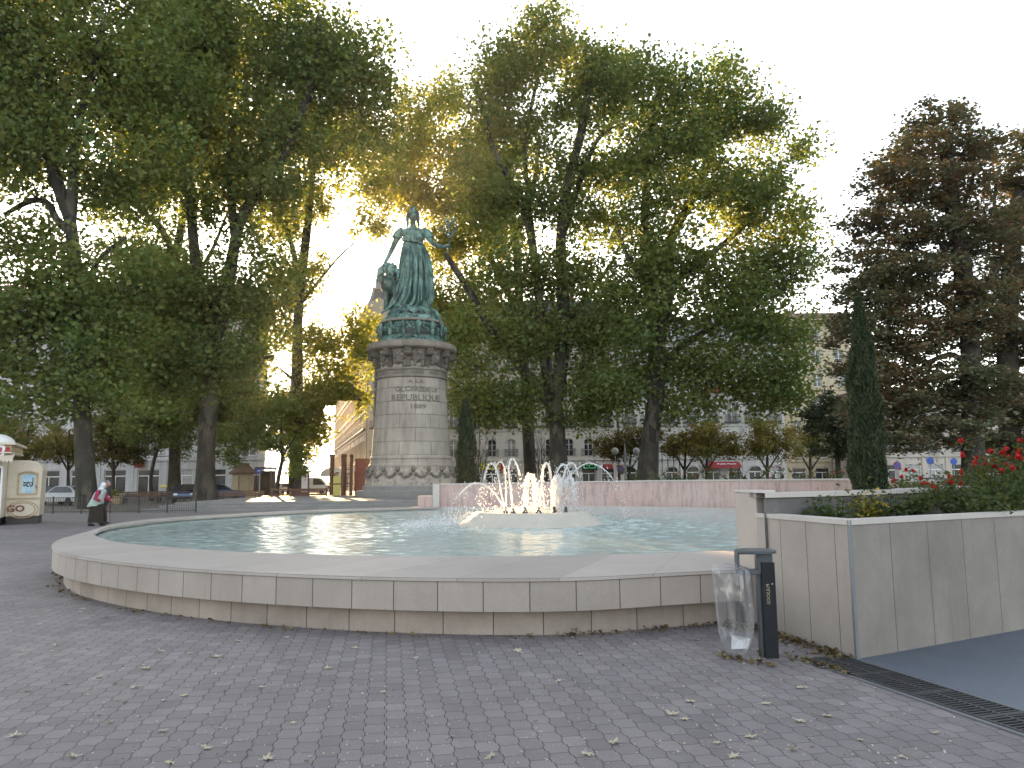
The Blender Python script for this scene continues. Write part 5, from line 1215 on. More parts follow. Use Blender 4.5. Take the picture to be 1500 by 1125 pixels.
# ------------------------------------------------------------------ rose bed
def rose(label, c, h, w, nl, nf, seed, leafm='leaf_rose', fl=True, lsz=.055, name='rose_bush', cat='rose bush', group='roses in the planter', zf=.55):
    rng = np.random.default_rng(seed); rg = random.Random(seed)
    root = thing(name, label, cat, c, group=group); m = MB(); pts = []; tips = []
    c = Vector(c)
    for q in range(max(5, int(9 * w / .4))):
        b0 = c + Vector((rg.gauss(0, w * .25), rg.gauss(0, w * .25), 0)); tp = c + Vector((rg.gauss(0, w * .62), rg.gauss(0, w * .5), h * rg.uniform(.55, 1.05)))
        P = spline([tuple(b0), tuple(b0.lerp(tp, .5) + Vector((rg.gauss(0, .05), 0, h * .08))), tuple(tp)], 12); m.tube([Vector(p) for p in P], list(np.linspace(.008, .003, 12)), 4); tips.append(P[-1])
        pts.append(P[2:])
        for w2 in range(3):
            a = P[rg.randint(3, 9)]; e = a + np.array([rg.gauss(0, .14), rg.gauss(0, .12), rg.uniform(.0, .2)]); Q = np.linspace(a, e, 6); m.tube([Vector(p) for p in (Q[0], Q[-1])], [.004, .002], 3); pts.append(Q); tips.append(e)
    m.build('stems', MT['leaf_rose'], root)
    pts = np.concatenate(pts); cen = pts[rng.integers(0, len(pts), nl)] + rng.normal(size=(nl, 3)) * .055
    me = leaves_mesh('foliage', cen - np.array(c), rng.uniform(.6, 1.25, nl) * lsz, rng, .4, .2, .34); link_mesh('foliage', me, MT[leafm], root)
    if fl and nf:
        tips = sorted(tips, key=lambda p: -p[2])[:max(nf * 3, 3)]; rg.shuffle(tips)
        for p in tips[:nf * 2]:
            n = rg.randint(18, 34); fc = np.array(p)[None, :]; ce = np.repeat(fc, n, axis=0); u = unit(rng.normal(size=(n, 3))); ce = ce + u * rng.uniform(.012, .03, (n, 1))
            me = leaves_mesh('flower', ce - np.array(c), rng.uniform(.026, .044, n), rng, .1, 0, .45, u * 1.2); link_mesh('flower', me, MT['petal'], root)
    return root
RB = [((1490, 9.6), 640, .62, 620, 7, 'tall rose bush crowned with the brightest red blooms at the right edge'),
      ((1455, 10.2), 655, .52, 520, 5, 'tall red rose bush just left of the one at the right edge'),
      ((1425, 11.0), 672, .50, 460, 5, 'red rose bush with a cluster of blooms at chest height'),
      ((1390, 11.8), 690, .48, 400, 4, 'loose rose bush with scattered red blooms before the wall tip'),
      ((1475, 8.9), 690, .50, 520, 2, 'dense low rose bush behind the coping at the far right'),
      ((1405, 9.4), 715, .45, 420, 1, 'low green rose bush with one red bloom behind the coping'),
      ((1350, 10.0), 700, .42, 380, 2, 'sparse rose bush with a drooping red bloom over the wall coping'),
      ((1330, 9.0), 722, .36, 340, 1, 'low leafy rose bush right beside the juniper column'),
      ((1310, 11.0), 695, .40, 260, 2, 'thin rose bush seen against the pale wall coping'),
      ((1445, 8.7), 718, .42, 460, 0, 'flowerless green rose bush close behind the coping')]
for k, ((px, d), pt, w, nl, nf, lab) in enumerate(RB):
    p = at_y(px, 740, d); zt = at_y(px, pt, d).z
    rose(lab, (p.x, d, 1.1), max(.25, zt - 1.1), w, int(nl * 1.5), nf, 50 + k)
p = at_y(1262, 750, 8.9); rose('small yellowing rose bush at the foot of the juniper', (p.x, 8.9, 1.1), .24, .17, 260, 0, 70, 'leaf_yellow')
p = at_y(1292, 750, 9.0); rose('green leafy weed clump at the right foot of the juniper', (p.x, 9.0, 1.1), .20, .2, 260, 0, 71, name='leafy_plant', cat='plant', group=None)
p = at_y(1205, 750, 8.6); rose('small green leafy plant near the planter end block', (p.x, 8.6, 1.1), .20, .13, 150, 0, 72, name='leafy_plant', cat='plant', group=None)
p = at_y(1228, 750, 8.3); rose('spreading low green plant behind the planter coping', (p.x, 8.3, 1.12), .14, .2, 170, 0, 73, name='leafy_plant', cat='plant', group=None)
for k, (px, d, lab) in enumerate(((985, 42, 'red flowered shrub behind the pink wall below the leaning plane'), (1035, 41, 'red flowered shrub behind the pink wall under the shop awning'), (1090, 43, 'red flowered shrub behind the pink wall at its brightest stretch'), (1140, 40, 'red flowered shrub behind the pink wall near the end block'), (1180, 42, 'red flowered shrub behind the pink wall left of the juniper'), (935, 43, 'mostly green shrub behind the pink wall below the lamp'), (1225, 41, 'thin red flowered shrub behind the pink wall beside the juniper'))):
    p = at_y(px, 700, d); rose(lab, (p.x, d, 0), at_y(px, 684, d).z, 1.15, 900, 6 if k != 5 else 1, 90 + k, lsz=.15, group='shrubs behind the pink wall', name='flowering_shrub', cat='shrub')
# ------------------------------------------------------------------ buildings
WCACHE = {}
def window_mesh(w, h, kind, arch):
    """white casement set in its opening; local x across, z up, -y outwards"""
    m = MB(); fr = .09 if kind != 'shop' else .10
    m.bx(-w / 2, -w / 2 + fr, -.04, .06, 0, h); m.bx(w / 2 - fr, w / 2, -.04, .06, 0, h); m.bx(-w / 2 + fr, w / 2 - fr, -.04, .06, h - fr, h); m.bx(-w / 2 + fr, w / 2 - fr, -.04, .06, 0, fr)
    if kind == 'case':
        m.bx(-.05, .05, -.05, .06, fr, h - fr)
        for k in (.36, .68): m.bx(-w / 2 + fr, w / 2 - fr, -.02, .03, h * k - .025, h * k + .025)
    elif kind == 'shop':
        m.bx(-.05, .05, -.04, .05, fr, h * .72); m.bx(-w / 2 + fr, w / 2 - fr, -.05, .06, h * .72, h * .72 + .12)
    return m
def window(parent, x, z, w, h, kind='case', arch=False, balcony=0, pane='glass', y=.22, mats='white', shutter=False):
    key = (round(w, 2), round(h, 2), kind, balcony, pane, mats, shutter)
    if key in WCACHE:
        src = WCACHE[key]; o = src.copy(); C.objects.link(o); o.parent = parent; o.location = (x, y, z)
        for ch in list(src.children): c = ch.copy(); C.objects.link(c); c.parent = o
        return o
    o = window_mesh(w, h, kind, arch).build('window' if kind == 'case' else 'shop_window', MT[mats], parent, world=False); o.location = (x, y, z)
    m = MB(); m.quad((-w / 2 + .05, .02, .05), (w / 2 - .05, .02, .05), (w / 2 - .05, .02, h - .05), (-w / 2 + .05, .02, h - .05)); m.build('pane', MT[pane], o, world=False)
    if balcony:
        m = MB(); bw = w / 2 + .28; yo = -y - (.42 if balcony == 2 else .16); hb = 1.0
        for s in (-1, 1):
            m.bx(s * bw - .02, s * bw + .02, yo, -y + .02, hb - .05, hb); m.bx(s * bw - .02, s * bw + .02, yo, yo + .04, .03, hb)
        m.bx(-bw, bw, yo, yo + .05, hb - .05, hb); m.bx(-bw, bw, yo, yo + .04, .06, .10); m.bx(-bw, bw, yo + .004, yo + .036, .70, .73)
        nb = int(2 * bw / .12)
        for k in range(1, nb): xx = -bw + 2 * bw * k / nb; m.bx(xx - .013, xx + .013, yo + .01, yo + .035, .10, hb - .05)
        if balcony == 2: m.bx(-bw - .05, bw + .05, yo - .05, -y + .03, -.12, .03)
        m.build('balcony', MT['iron'], o, world=False)
    if shutter:
        m = MB(); m.bx(-w / 2 + .06, w / 2 - .06, -.10, -.06, h * .62, h - .06); m.build('roller_blind', MT['zinc'], o, world=False)
    WCACHE[key] = o; return o
def building(name, label, p0, p1, depth, wallm, ground, floors, bay, roof, bays=None, arch_floors=(), group=None, pil=True, lit_=0, seed=0, roofm='slate', shop='black', gw=.62, balc=(1,) , win=(1.25, 2.3), corner=None, shutter=False, awn=0, dormer=True, skew=0.0):
    """ground, floors: storey heights; returns the empty. Local x runs along the front, +y into the block"""
    rg = random.Random(seed)
    p0, p1 = Vector((*p0, 0)), Vector((*p1, 0)); L = (p1 - p0).length; rz = math.atan2(p1.y - p0.y, p1.x - p0.x)
    t = thing(name, label, 'building', p0, rz, group)
    nb = max(1, round(L / bay)); bw = L / nb
    w = MB(); tr = MB(); sur = w; ztop = ground + sum(floors)
    rows = [(0, ground, True)] ; z = ground
    for f in floors: rows.append((z, z + f, False)); z += f
    for ri, (z0, z1, g) in enumerate(rows):
        for k in range(nb):
            xa, xb = k * bw, (k + 1) * bw; xc = (xa + xb) / 2
            if g: ww, s0, hh = bw * gw, z0 + .15, (z1 - z0) * .70
            else: ww, s0, hh = min(win[0], bw * .6), z0 + .45, min(win[1], (z1 - z0) - 1.0)
            x0, x1 = xc - ww / 2, xc + ww / 2; h0, h1 = s0, s0 + hh
            w.quad((xa, 0, z0), (xb, 0, z0), (xb, 0, h0), (xa, 0, h0)); w.quad((xa, 0, h1), (xb, 0, h1), (xb, 0, z1), (xa, 0, z1))
            w.quad((xa, 0, h0), (x0, 0, h0), (x0, 0, h1), (xa, 0, h1)); w.quad((x1, 0, h0), (xb, 0, h0), (xb, 0, h1), (x1, 0, h1))
            yi = .34
            w.quad((x0, 0, h0), (x0, yi, h0), (x0, yi, h1), (x0, 0, h1)); w.quad((x1, yi, h0), (x1, 0, h0), (x1, 0, h1), (x1, yi, h1))
            w.quad((x0, 0, h1), (x0, yi, h1), (x1, yi, h1), (x1, 0, h1)); w.quad((x0, yi, h0), (x0, 0, h0), (x1, 0, h0), (x1, yi, h0))
            if ri in arch_floors:          # round heads
                for s in (-1, 1):
                    pts = [(xc + s * ww / 2, -.004, h1 + .0)]; rh = min(ww / 2, hh * .5)
                    for q in range(7): a = PI / 2 * q / 6; pts.append((xc + s * ww / 2 * math.cos(a), -.004, h1 - rh + rh * math.sin(a)))
                    sur.poly(pts if s > 0 else pts[::-1])
                for q in range(10):
                    a0, a1 = PI * q / 10, PI * (q + 1) / 10; am = (a0 + a1) / 2
                    sur.box(xc + (ww / 2 + .10) * math.cos(am), -.05, h1 - rh + (rh + .10) * math.sin(am), .12, .10, (ww / 2) * PI / 10 * 1.02, rot=Matrix.Rotation(-am, 3, 'Y'))
            elif not g:
                sur.bx(x0 - .16, x0 - .002, -.07, .02, h0, h1); sur.bx(x1 + .002, x1 + .16, -.07, .02, h0, h1); sur.bx(x0 - .22, x1 + .22, -.11, .02, h1 + .002, h1 + .24); sur.bx(x0 - .12, x1 + .12, -.13, .02, h0 - .14, h0 - .002)
            if g:
                window(t, xc, h0, ww, hh, 'shop', pane='glass' if rg.random() < .75 else 'curtain')
            else:
                pn = 'lit' if rg.random() < lit_ else ('curtain' if rg.random() < .35 else 'glass')
                window(t, xc, h0, ww, hh, 'case', balcony=balc[(ri - 1) % len(balc)], pane=pn, shutter=(shutter and rg.random() < .5))
        if ri: tr.bx(-.08, L + .08, -.16 if ri > 1 else -.26, .01, z0 - .14, z0 + .12)
    if pil:
        for k in range(nb + 1):
            if k % (3 if bw < 3 else 1) == 0 or k == nb:
                xx = min(max(k * bw, .3), L - .3); tr.bx(xx - .28, xx + .28, -.10, .01, .0, ground - .15)
                if bw < 3: tr.bx(xx - .2, xx + .2, -.07, .01, ground + .13, ztop - .6)
    tr.bx(-.3, L + .3, -.62, .01, ztop - .5, ztop - .18); tr.bx(-.4, L + .4, -.80, .01, ztop - .18, ztop + .02); tr.bx(-.1, L + .1, -.34, .01, ztop - .95, ztop - .50)
    w.quad((0, depth, 0), (0, 0, 0), (0, 0, ztop), (0, depth, ztop)); w.quad((L, 0, 0), (L + skew, depth, 0), (L + skew, depth, ztop), (L, 0, ztop)); w.quad((L + skew, depth, 0), (0, depth, 0), (0, depth, ztop), (L + skew, depth, ztop))
    w.build('wall', MT[wallm], t, world=False); tr.build('string_course', MT[wallm], t, world=False)
    rm = MB(); hin = roof * .42
    rm.add([(-.2, -.35, ztop), (L + .2, -.35, ztop), (L + .2 + skew, depth, ztop), (-.2, depth, ztop), (hin * .2, hin, ztop + roof), (L - hin * .2 + skew * .2, hin, ztop + roof), (L - hin * .2 + skew * .8, depth - hin, ztop + roof), (hin * .2, depth - hin, ztop + roof)],
           [(0, 1, 5, 4), (1, 2, 6, 5), (2, 3, 7, 6), (3, 0, 4, 7), (4, 5, 6, 7)])
    ro = rm.build('roof', MT[roofm], t, world=False)
    for k in range(max(1, int(L / 9))):
        xx = (k + .5) * L / max(1, int(L / 9)); c = MB(); c.bx(xx - .9, xx + .9, depth * .35, depth * .35 + .8, ztop + roof * .5, ztop + roof + 1.5)
        for q in range(4): c.cyl((xx - .6 + q * .4, depth * .35 + .4, ztop + roof + 1.5), (xx - .6 + q * .4, depth * .35 + .4, ztop + roof + 2.0), .14, .11, 8)
        o = c.build('chimney', MT['tile'], ro, world=False)
    if dormer and roof > 2.5:
        for k in range(nb):
            if k % 2 == 0:
                xc = (k + .5) * bw; c = MB(); c.bx(xc - .75, xc + .75, .0, 1.6, ztop + .5, ztop + 2.3); c.xprism([(xc - .95, ztop + 2.302), (xc + .95, ztop + 2.302), (xc, ztop + 2.9)], -.1, 1.8); c.build('dormer', MT['zinc'], t, world=False)
                window(t, xc, ztop + .65, 1.1, 1.5, 'case', y=-.04)
    t['ztop'] = ztop
    return t
def bxp(px, y): return (at_y(px, 690, y).x, y)
D0 = 106.0
lb = building('apartment_building', 'long grey white apartment building behind the trees at the left', (-78, D0), bxp(388, D0), 14, 'w_grey', 4.7, [4.1, 4.1, 4.0, 3.9, 3.8], 4.3, 4.2, roofm='tile', seed=1, win=(1.9, 2.5), balc=(0, 1, 0, 1, 0), shutter=True, gw=.66, skew=-4.6)
rb = building('corner_building', 'pale stone corner building with domed turret right behind the monument', bxp(537, D0), bxp(905, D0), 17, 'w_haus', 4.2, [4.0, 4.0, 3.9, 3.8, 3.0], 2.56, 3.4, seed=2, win=(1.2, 2.35), balc=(1, 2, 1, 2, 1), lit_=.015, arch_floors=(1,), gw=.7)
wb = building('ornate_building', 'white ornate building with round arched windows right of centre', (bxp(905, D0)[0] + .3, D0), bxp(1152, D0), 16, 'w_white', 4.2, [4.4, 4.2, 3.9, 3.6], 2.75, 3.2, seed=3, arch_floors=(0, 1), win=(1.35, 2.6), balc=(0, 2, 0, 1), lit_=.05, gw=.6, roofm='zinc')
cb = building('cream_building', 'tall cream building glimpsed between the planes and the chestnut', bxp(1120, 122), bxp(1256, 122), 16, 'w_cream', 4.0, [3.7] * 6, 3.7, 1.2, seed=4, win=(1.3, 2.1), balc=(0,), pil=False, dormer=False, roofm='tile')
lw = building('low_building', 'low warm white building behind the chestnut trees', (bxp(1250, 114)[0], 114), (bxp(1700, 114)[0], 114), 7, 'w_warm', 4.4, [3.8, 3.6], 3.4, 2.0, seed=5, win=(1.3, 2.2), balc=(1, 0), dormer=False, roofm='tile')
# facade along the sunlit side street (joins the corner building)
cx = Vector((*bxp(537, D0), 0)); st = Vector((math.sin(R(-15.6)), math.cos(R(-15.6)), 0))
far = cx + st * 84 + Vector((-.05, 0, 0)); near = cx + st * .4 + Vector((-.05, 0, 0))
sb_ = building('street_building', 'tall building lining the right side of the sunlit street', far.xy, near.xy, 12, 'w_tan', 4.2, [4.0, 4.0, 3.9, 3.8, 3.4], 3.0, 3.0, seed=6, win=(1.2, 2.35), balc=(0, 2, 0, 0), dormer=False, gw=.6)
fs_ = building('street_building', 'far building closing the left side of the sunlit street', (at_y(447, 690, D0 + 16.2).x - 1.5, D0 + 16.2), (at_y(430, 690, 200).x, 200), 12, 'w_grey', 4.2, [3.8] * 3, 3.4, 2.0, seed=7, win=(1.2, 2.2), balc=(0,), dormer=False, roofm='tile') if False else None
# domed turret over the corner
zt = rb['ztop']; tc = Vector((cx.x + 1.6, D0 + 2.4, 0))
m = MB()
pr = [(3.0, zt - .3), (3.05, zt + .6), (2.8, zt + 1.1), (2.2, zt + 2.3), (1.65, zt + 3.6), (1.35, zt + 4.7), (1.25, zt + 5.3)]
vs = []; fs = []
for r, z in pr:
    for k in range(4): a = PI / 4 + k * PI / 2; vs.append((tc.x + r * 1.3 * math.cos(a), tc.y + r * 1.3 * math.sin(a), z))
for i in range(len(pr) - 1):
    for k in range(4): fs.append((i * 4 + k, i * 4 + (k + 1) % 4, (i + 1) * 4 + (k + 1) % 4, (i + 1) * 4 + k))
fs.append(tuple(len(pr) * 4 - 4 + k for k in range(4))); m.add(vs, fs)
def rbpart(mb, name, mat): return mb.build(name, mat, rb, world=True)
td = rbpart(m, 'turret', MT['slate'])
m = MB()
for k in range(4):
    a = PI / 4 + k * PI / 2; m.tube([(tc.x + r * 1.3 * math.cos(a), tc.y + r * 1.3 * math.sin(a), z) for r, z in pr], .2, 6)
m.box(tc.x, tc.y, zt + 5.42, 2.7, 2.7, .24); m.box(tc.x, tc.y, zt + 6.2, 1.9, 1.9, 1.3); rbpart(m, 'turret_ribs', MT['zinc'])
m = MB()
for k in range(5): m.tube([(tc.x - 3.6 + k * .5, tc.y - 3.5 + .0 * k, zt + .2), (tc.x - 3.6 + k * .5, tc.y - 3.5, zt + 1.8 + .6 * math.sin(k * 1.2))], .12, 5)
m.xprism([(tc.x - 2.0, zt), (tc.x + 2.0, zt), (tc.x + 2.0, zt + 2.4), (tc.x, zt + 3.6), (tc.x - 2.0, zt + 2.4)], tc.y - 3.55, tc.y - 3.0); rbpart(m, 'turret_pediment', MT['w_haus'])
# shop signs, awnings
def sign(label, px0, px1, py0, py1, y, mat, txt=None, tm=None, ts=.5, parent=None, name='shop_sign', bold=.02):
    a, b2 = at_y(px0, py1, y), at_y(px1, py0, y); t = thing(name, label, 'sign', ((a.x + b2.x) / 2, y, a.z))
    m = MB(); m.bx(a.x, b2.x, y - .12, y, a.z, b2.z); m.build('board', MT[mat], t, bevel=.02)
    if txt:
        m = MB(); cxm, czm = (a.x + b2.x) / 2, (a.z + b2.z) / 2
        text_mb(m, txt, ts, lambda x, yy, d: (cxm + x, y - .125 - d, czm + yy), .02, bold=bold); m.build('lettering', MT[tm], t)
    return t
YS = D0 - .42
sign('yellow shop sign with dark capitals behind the left jets', 703, 735, 679, 688, YS, 'yellow', 'PARIS', 'black', .66, bold=.03)
sign('upright red shop sign beside the yellow one', 731, 737, 677, 693, YS - .35, 'red')
sign('black bank sign with green letters behind the right jets', 852, 876, 678, 689, YS, 'black', 'C.C.F', 'green', .85, bold=.03)
sign('small dark red shop sign right of the black bank sign', 883, 897, 680, 687, YS, 'red')
sign('red shop sign above the door at the left beyond the benches', 197, 212, 676, 685, YS, 'red')
sign('yellow lit number strip low in a shop window at the left', 235, 246, 711, 713.5, YS, 'yellow')
a, b2 = at_y(1034, 686, YS), at_y(1082, 676, YS)
t = thing('shop_awning', 'long red shop awning with pale lettering on the white building', 'awning', ((a.x + b2.x) / 2, YS, a.z))
m = MB(); n = 12
for k in range(n):
    x0, x1 = a.x + (b2.x - a.x) * k / n, a.x + (b2.x - a.x) * (k + 1) / n
    m.quad((x0, YS - 1.3, a.z + .25), (x1, YS - 1.3, a.z + .25), (x1, YS, b2.z), (x0, YS, b2.z)); m.quad((x0, YS - 1.3, a.z - .02), (x1, YS - 1.3, a.z - .02), (x1, YS - 1.3, a.z + .25), (x0, YS - 1.3, a.z + .25))
m.build('canvas', MT['red'], t)
m = MB(); sl_ = (b2.z - a.z - .25) / 1.3; xm = (a.x + b2.x) / 2 + .4
text_mb(m, 'Petit Paris', .62, lambda x, yy, d: (xm + x, YS - .75 + yy * .75 - .02, a.z + .25 + (.55 + yy * .75) * sl_ + .03 + d), .01, bold=.02); m.build('lettering', MT['white'], t)
for k, (px, py) in enumerate(((1039, 571), (1053, 571), (1093, 572), (1121, 573), (1135, 573))):
    p = at_y(px, py, D0 - .02); t = thing('window_awning', 'small red awning over an upper window of the white building', 'awning', (p.x, D0, p.z), group='red awnings on the white building')
    m = MB(); m.add([(p.x - .6, D0 - .8, p.z - .25), (p.x + .6, D0 - .8, p.z - .25), (p.x + .6, D0 - .15, p.z + .25), (p.x - .6, D0 - .15, p.z + .25), (p.x - .6, D0 - .8, p.z - .4), (p.x + .6, D0 - .8, p.z - .4)], [(0, 1, 2, 3), (4, 5, 1, 0)]); m.build('canvas', MT['red'], t)
# ------------------------------------------------------------------ kiosk at the left edge
KY = 33.0
kp = at_z(62, 767, 0); KY = kp.y
def kx(px, py=700, dy=0): return at_y(px, py, KY + dy)
kk = thing('snack_kiosk', 'cream snack kiosk with white dome and scalloped awning at the left edge', 'kiosk', (kx(14).x, KY, 0))
xm0, xm1 = kx(-75).x, kx(16.5).x; zk = kx(16, 673).z
m = MB(); m.bx(xm0, xm1, KY - 1.1, KY + 2.2, .3, zk); m.build('body', MT['cream'], kk, bevel=.05)
m = MB(); m.bx(xm0 + .1, xm1 - .1, KY - 1.0, KY + 2.1, .0, .3); m.build('base', MT['black'], kk)
fz0, fz1 = kx(20, 672).z, kx(20, 652.5).z; xf = kx(27.5).x
m = MB(); m.bx(xm0, xf - .05, KY - 1.38, KY + 2.4, fz0 + .22, fz1 - .06); m.build('fascia_board', MT['creamdk'], kk, bevel=.04)
m = MB(); m.bx(xm0, xf + .10, KY - 1.5, KY + 2.5, fz1 - .06, fz1 + .03); m.bx(xm0, xf - .02, KY - 1.43, KY + 2.45, fz0 + .16, fz0 + .215); m.build('cornice', MT['cream'], kk, bevel=.01)
m = MB(); c = kx(-18); rdx = (kx(26).x - c.x) * .93; zd = fz1 + .031; hd = kx(0, 636).z - zd
m.lathe([(rdx, zd), (rdx * .97, zd + hd * .35), (rdx * .86, zd + hd * .62), (rdx * .66, zd + hd * .85), (rdx * .4, zd + hd * .97), (.02, zd + hd)], (c.x, KY + .3), 32, caps=False); m.build('dome', MT['white'], kk, smooth=60)
ov = kx(7, 662); yo = KY - 1.385
m = MB(); m.tube([(ov.x, yo - .006, ov.z), (ov.x, yo - .0, ov.z)], [.36, .38], 24); oo = m.build('sign_oval', MT['white'], kk)
m = MB(); text_mb(m, 'Su', .52, lambda x, y, d: (ov.x + x + .02, yo - .008 - d, ov.z + y), .01, bold=.02)
for s in (-1, 1):
    for q in range(5): a = at_y(7 + s * (13 + q * 1.5), 662 + (-1) ** q * 2.2, KY); m.ell((a.x, yo - .002, a.z), (.05, .02, .07), seg=6, rings=4)
m.build('sign_lettering', MT['red'], kk)
za = fz0 + .16; m = MB(); n = 22; x0 = xm0; x1 = kx(30).x
for k in range(n):
    xa, xb = x0 + (x1 - x0) * k / n, x0 + (x1 - x0) * (k + 1) / n
    m.quad((xa, KY - 1.85, za - .22), (xb, KY - 1.85, za - .22), (xb, KY - 1.12, za), (xa, KY - 1.12, za))
    pts = [(xa, KY - 1.85, za - .22)] + [(xa + (xb - xa) * q / 6, KY - 1.85, za - .27 - .10 * math.sin(PI * q / 6)) for q in range(7)] + [(xb, KY - 1.85, za - .22)]
    m.poly(pts)
m.build('awning', MT['cream'], kk)
dx0, dx1 = kx(1).x, kx(15.5).x; zdoor = kx(8, 684).z; yd = KY - 1.18
dr = MB(); dr.bx(dx0, dx0 + .07, yd, yd + .07, .12, zdoor); dr.bx(dx1 - .07, dx1, yd, yd + .07, .12, zdoor); dr.bx(dx0 + .07, dx1 - .07, yd, yd + .07, zdoor - .07, zdoor); dr.bx(dx0 + .07, dx1 - .07, yd, yd + .07, .12, .24); dr.bx(dx0 + .07, dx1 - .07, yd + .01, yd + .06, .24, .72)
dro = dr.build('door', MT['white'], kk)
m = MB(); m.bx(dx0 + .07, dx1 - .07, yd + .03, yd + .045, .72, zdoor - .07); m.build('door_glass', MT['glass'], dro)
m = MB(); m.bx(xm0 + .2, dx0 - .08, KY - 1.16, KY - 1.11, .95, zdoor); m.build('serving_window', MT['glass'], kk)
m = MB()
for px in (-30, -14, -1.5): a = kx(px); m.bx(a.x - .03, a.x + .03, KY - 1.2, KY - 1.165, .95, zdoor)
m.build('window_posts', MT['white'], kk)
m = MB(); a, b2 = kx(16.6, 735), kx(24.5, 682); xw0 = xm1 + .005
cabx0, cabx1 = kx(16.6).x, kx(62.5).x
ca = thing('arched_cabinet', 'cream arched cabinet with sky blue poster joined to the snack kiosk', 'cabinet', ((cabx0 + cabx1) / 2, KY, 0))
zc0, zs, ztp = .32, kx(60, 692).z, kx(40, 674.5).z; wc = cabx1 - cabx0
prof = [(cabx0, zc0), (cabx1, zc0), (cabx1 + .04, zs)] + [(cabx0 + wc * (.06 + .98 * (.5 + .5 * math.cos(a))), zs + (ztp - zs) * math.sin(a) ** .8) for a in np.linspace(.05, PI * .55, 10)] + [(cabx0, ztp)]
m = MB(); m.xprism(prof, KY - .1, KY + 2.0); m.build('body', MT['cream'], ca, bevel=.03)
m = MB(); m.bx(cabx0 + .05, cabx1 - .05, KY, KY + 1.9, 0, .32); m.build('base', MT['black'], ca)
m = MB(); yf = KY - .1
px0, px1, py0, py1 = kx(29.5, 725).x, kx(57, 725).x, kx(40, 725).z, kx(40, 692.5).z
for x0, x1, z0, z1 in ((px0, px1, py0, py0 + .06), (px0, px1, py1 - .06, py1), (px0, px0 + .06, py0 + .06, py1 - .06), (px1 - .06, px1, py0 + .06, py1 - .06)): m.bx(x0, x1, yf - .04, yf - .002, z0, z1)
for q in range(9):
    a0 = PI * (.2 + .6 * q / 9); a1 = PI * (.2 + .6 * (q + 1) / 9); cxm = (px0 + px1) / 2; rr_ = (px1 - px0) * .60; zc_ = py1 - .30
    m.tube([(cxm + rr_ * math.cos(a0), yf - .03, zc_ + rr_ * .72 * math.sin(a0)), (cxm + rr_ * math.cos(a1), yf - .03, zc_ + rr_ * .72 * math.sin(a1))], .035, 6)
m.bx(cabx0 + .06, cabx1 - .02, yf - .05, yf - .002, kx(40, 731).z, kx(40, 728.5).z); m.build('moulding', MT['creamdk'], ca)
m = MB(); qx0, qx1, qz0, qz1 = kx(35, 722).x, kx(52, 722).x, kx(40, 722).z, kx(40, 695).z; m.bx(qx0, qx1, yf - .02, yf - .003, qz0, qz1)
def pmat():
    m_, t, b = nodes('sky_blue_poster'); n = noise(t, coords(t), 3.5, 5); t.links.new(ramp(t, n, [(.35, (.20, .42, .58)), (.65, (.48, .62, .70))]), b.inputs['Base Color']); b.inputs['Roughness'].default_value = .35; return m_
m.build('poster', pmat(), ca)
m = MB(); rp = random.Random(2)
for r_ in range(2):
    for q in range(9): xx = qx0 + (qx1 - qx0) * (.12 + .09 * q); zz = qz0 + (qz1 - qz0) * (.56 - .16 * r_) + rp.gauss(0, .02); m.box(xx, yf - .022, zz, rp.uniform(.03, .06), .008, rp.uniform(.03, .08))
m.bx(qx1 - .07, qx1 - .03, yf - .026, yf - .021, qz0 + .3, qz0 + .62); m.build('poster_marks', MT['black'], ca)
m = MB(); oc = kx(37, 746)
for rr_, z_ in ((.62, 0), (.5, .0)):
    m.tube([(oc.x + rr_ * .95 * math.cos(a), yf - .004, oc.z + rr_ * .55 * math.sin(a)) for a in np.linspace(0, 2 * PI, 33)], .022, 5)
m.build('painted_rings', MT['creamdk'], ca)
m = MB(); ox = kx(27.5, 745)
text_mb(m, 'GO', .36, lambda x, y, d: (ox.x + x, yf - .006 - d, ox.z + y), .012, bold=.014, xs=1.25); m.build('painted_letters', plain('brown_red_paint', (.16, .04, .03), .5, .2, 9), ca)
m = MB(); h_ = kx(56, 713); m.tube([(h_.x - .04, yf - .05, h_.z + .05), (h_.x + .05, yf - .05, h_.z - .06)], .02, 6); m.build('handle', MT['trim'], ca)
for _o in (kk, ca):      # both turn together to face the square
    _p = Vector((kx(62.5).x, KY - .1, 0)); _m = Matrix.Rotation(R(26), 3, 'Z') @ Matrix.Diagonal((.92, 1, 1))
    _o.location = _p + _m @ (_o.location - _p); _o.rotation_euler = (0, 0, R(26)); _o.scale = (.92, 1, 1)
# ------------------------------------------------------------------ low park fence
FY = 43.2
fn = thing('park_fence', 'low dark iron bar fence along the lawn edge left of the steps', 'fence', (-24.5, FY, 0))
fx = np.linspace(at_y(36, 740, FY).x, at_y(287, 740, FY).x, 7); zf = .88
for i in range(7):
    m = MB(); m.bx(fx[i] - .03, fx[i] + .03, FY - .03, FY + .03, 0, zf + .05); m.build('post', MT['iron'], fn)
for i in range(6):
    m = MB(); a, b2 = fx[i] + .032, fx[i + 1] - .032
    for z in (.10, zf - .02): m.bx(a, b2, FY - .015, FY + .015, z - .018, z + .018)
    n = int((b2 - a) / .115)
    for k in range(1, n): x = a + (b2 - a) * k / n; m.cyl((x, FY, .118), (x, FY, zf - .038), .011, seg=5)
    m.build('bar_panel', MT['iron'], fn)
fn2 = thing('park_fence', 'short brown rail fence beside the play climbing frame', 'fence', (at_y(420, 735, 60).x, 60, .0))
for k, px in enumerate((398, 425, 452, 478)):
    a = at_y(px, 735, 60); m = MB(); m.bx(a.x - .05, a.x + .05, 59.95, 60.05, .0, 1.15); m.build('post', MT['wood'], fn2)
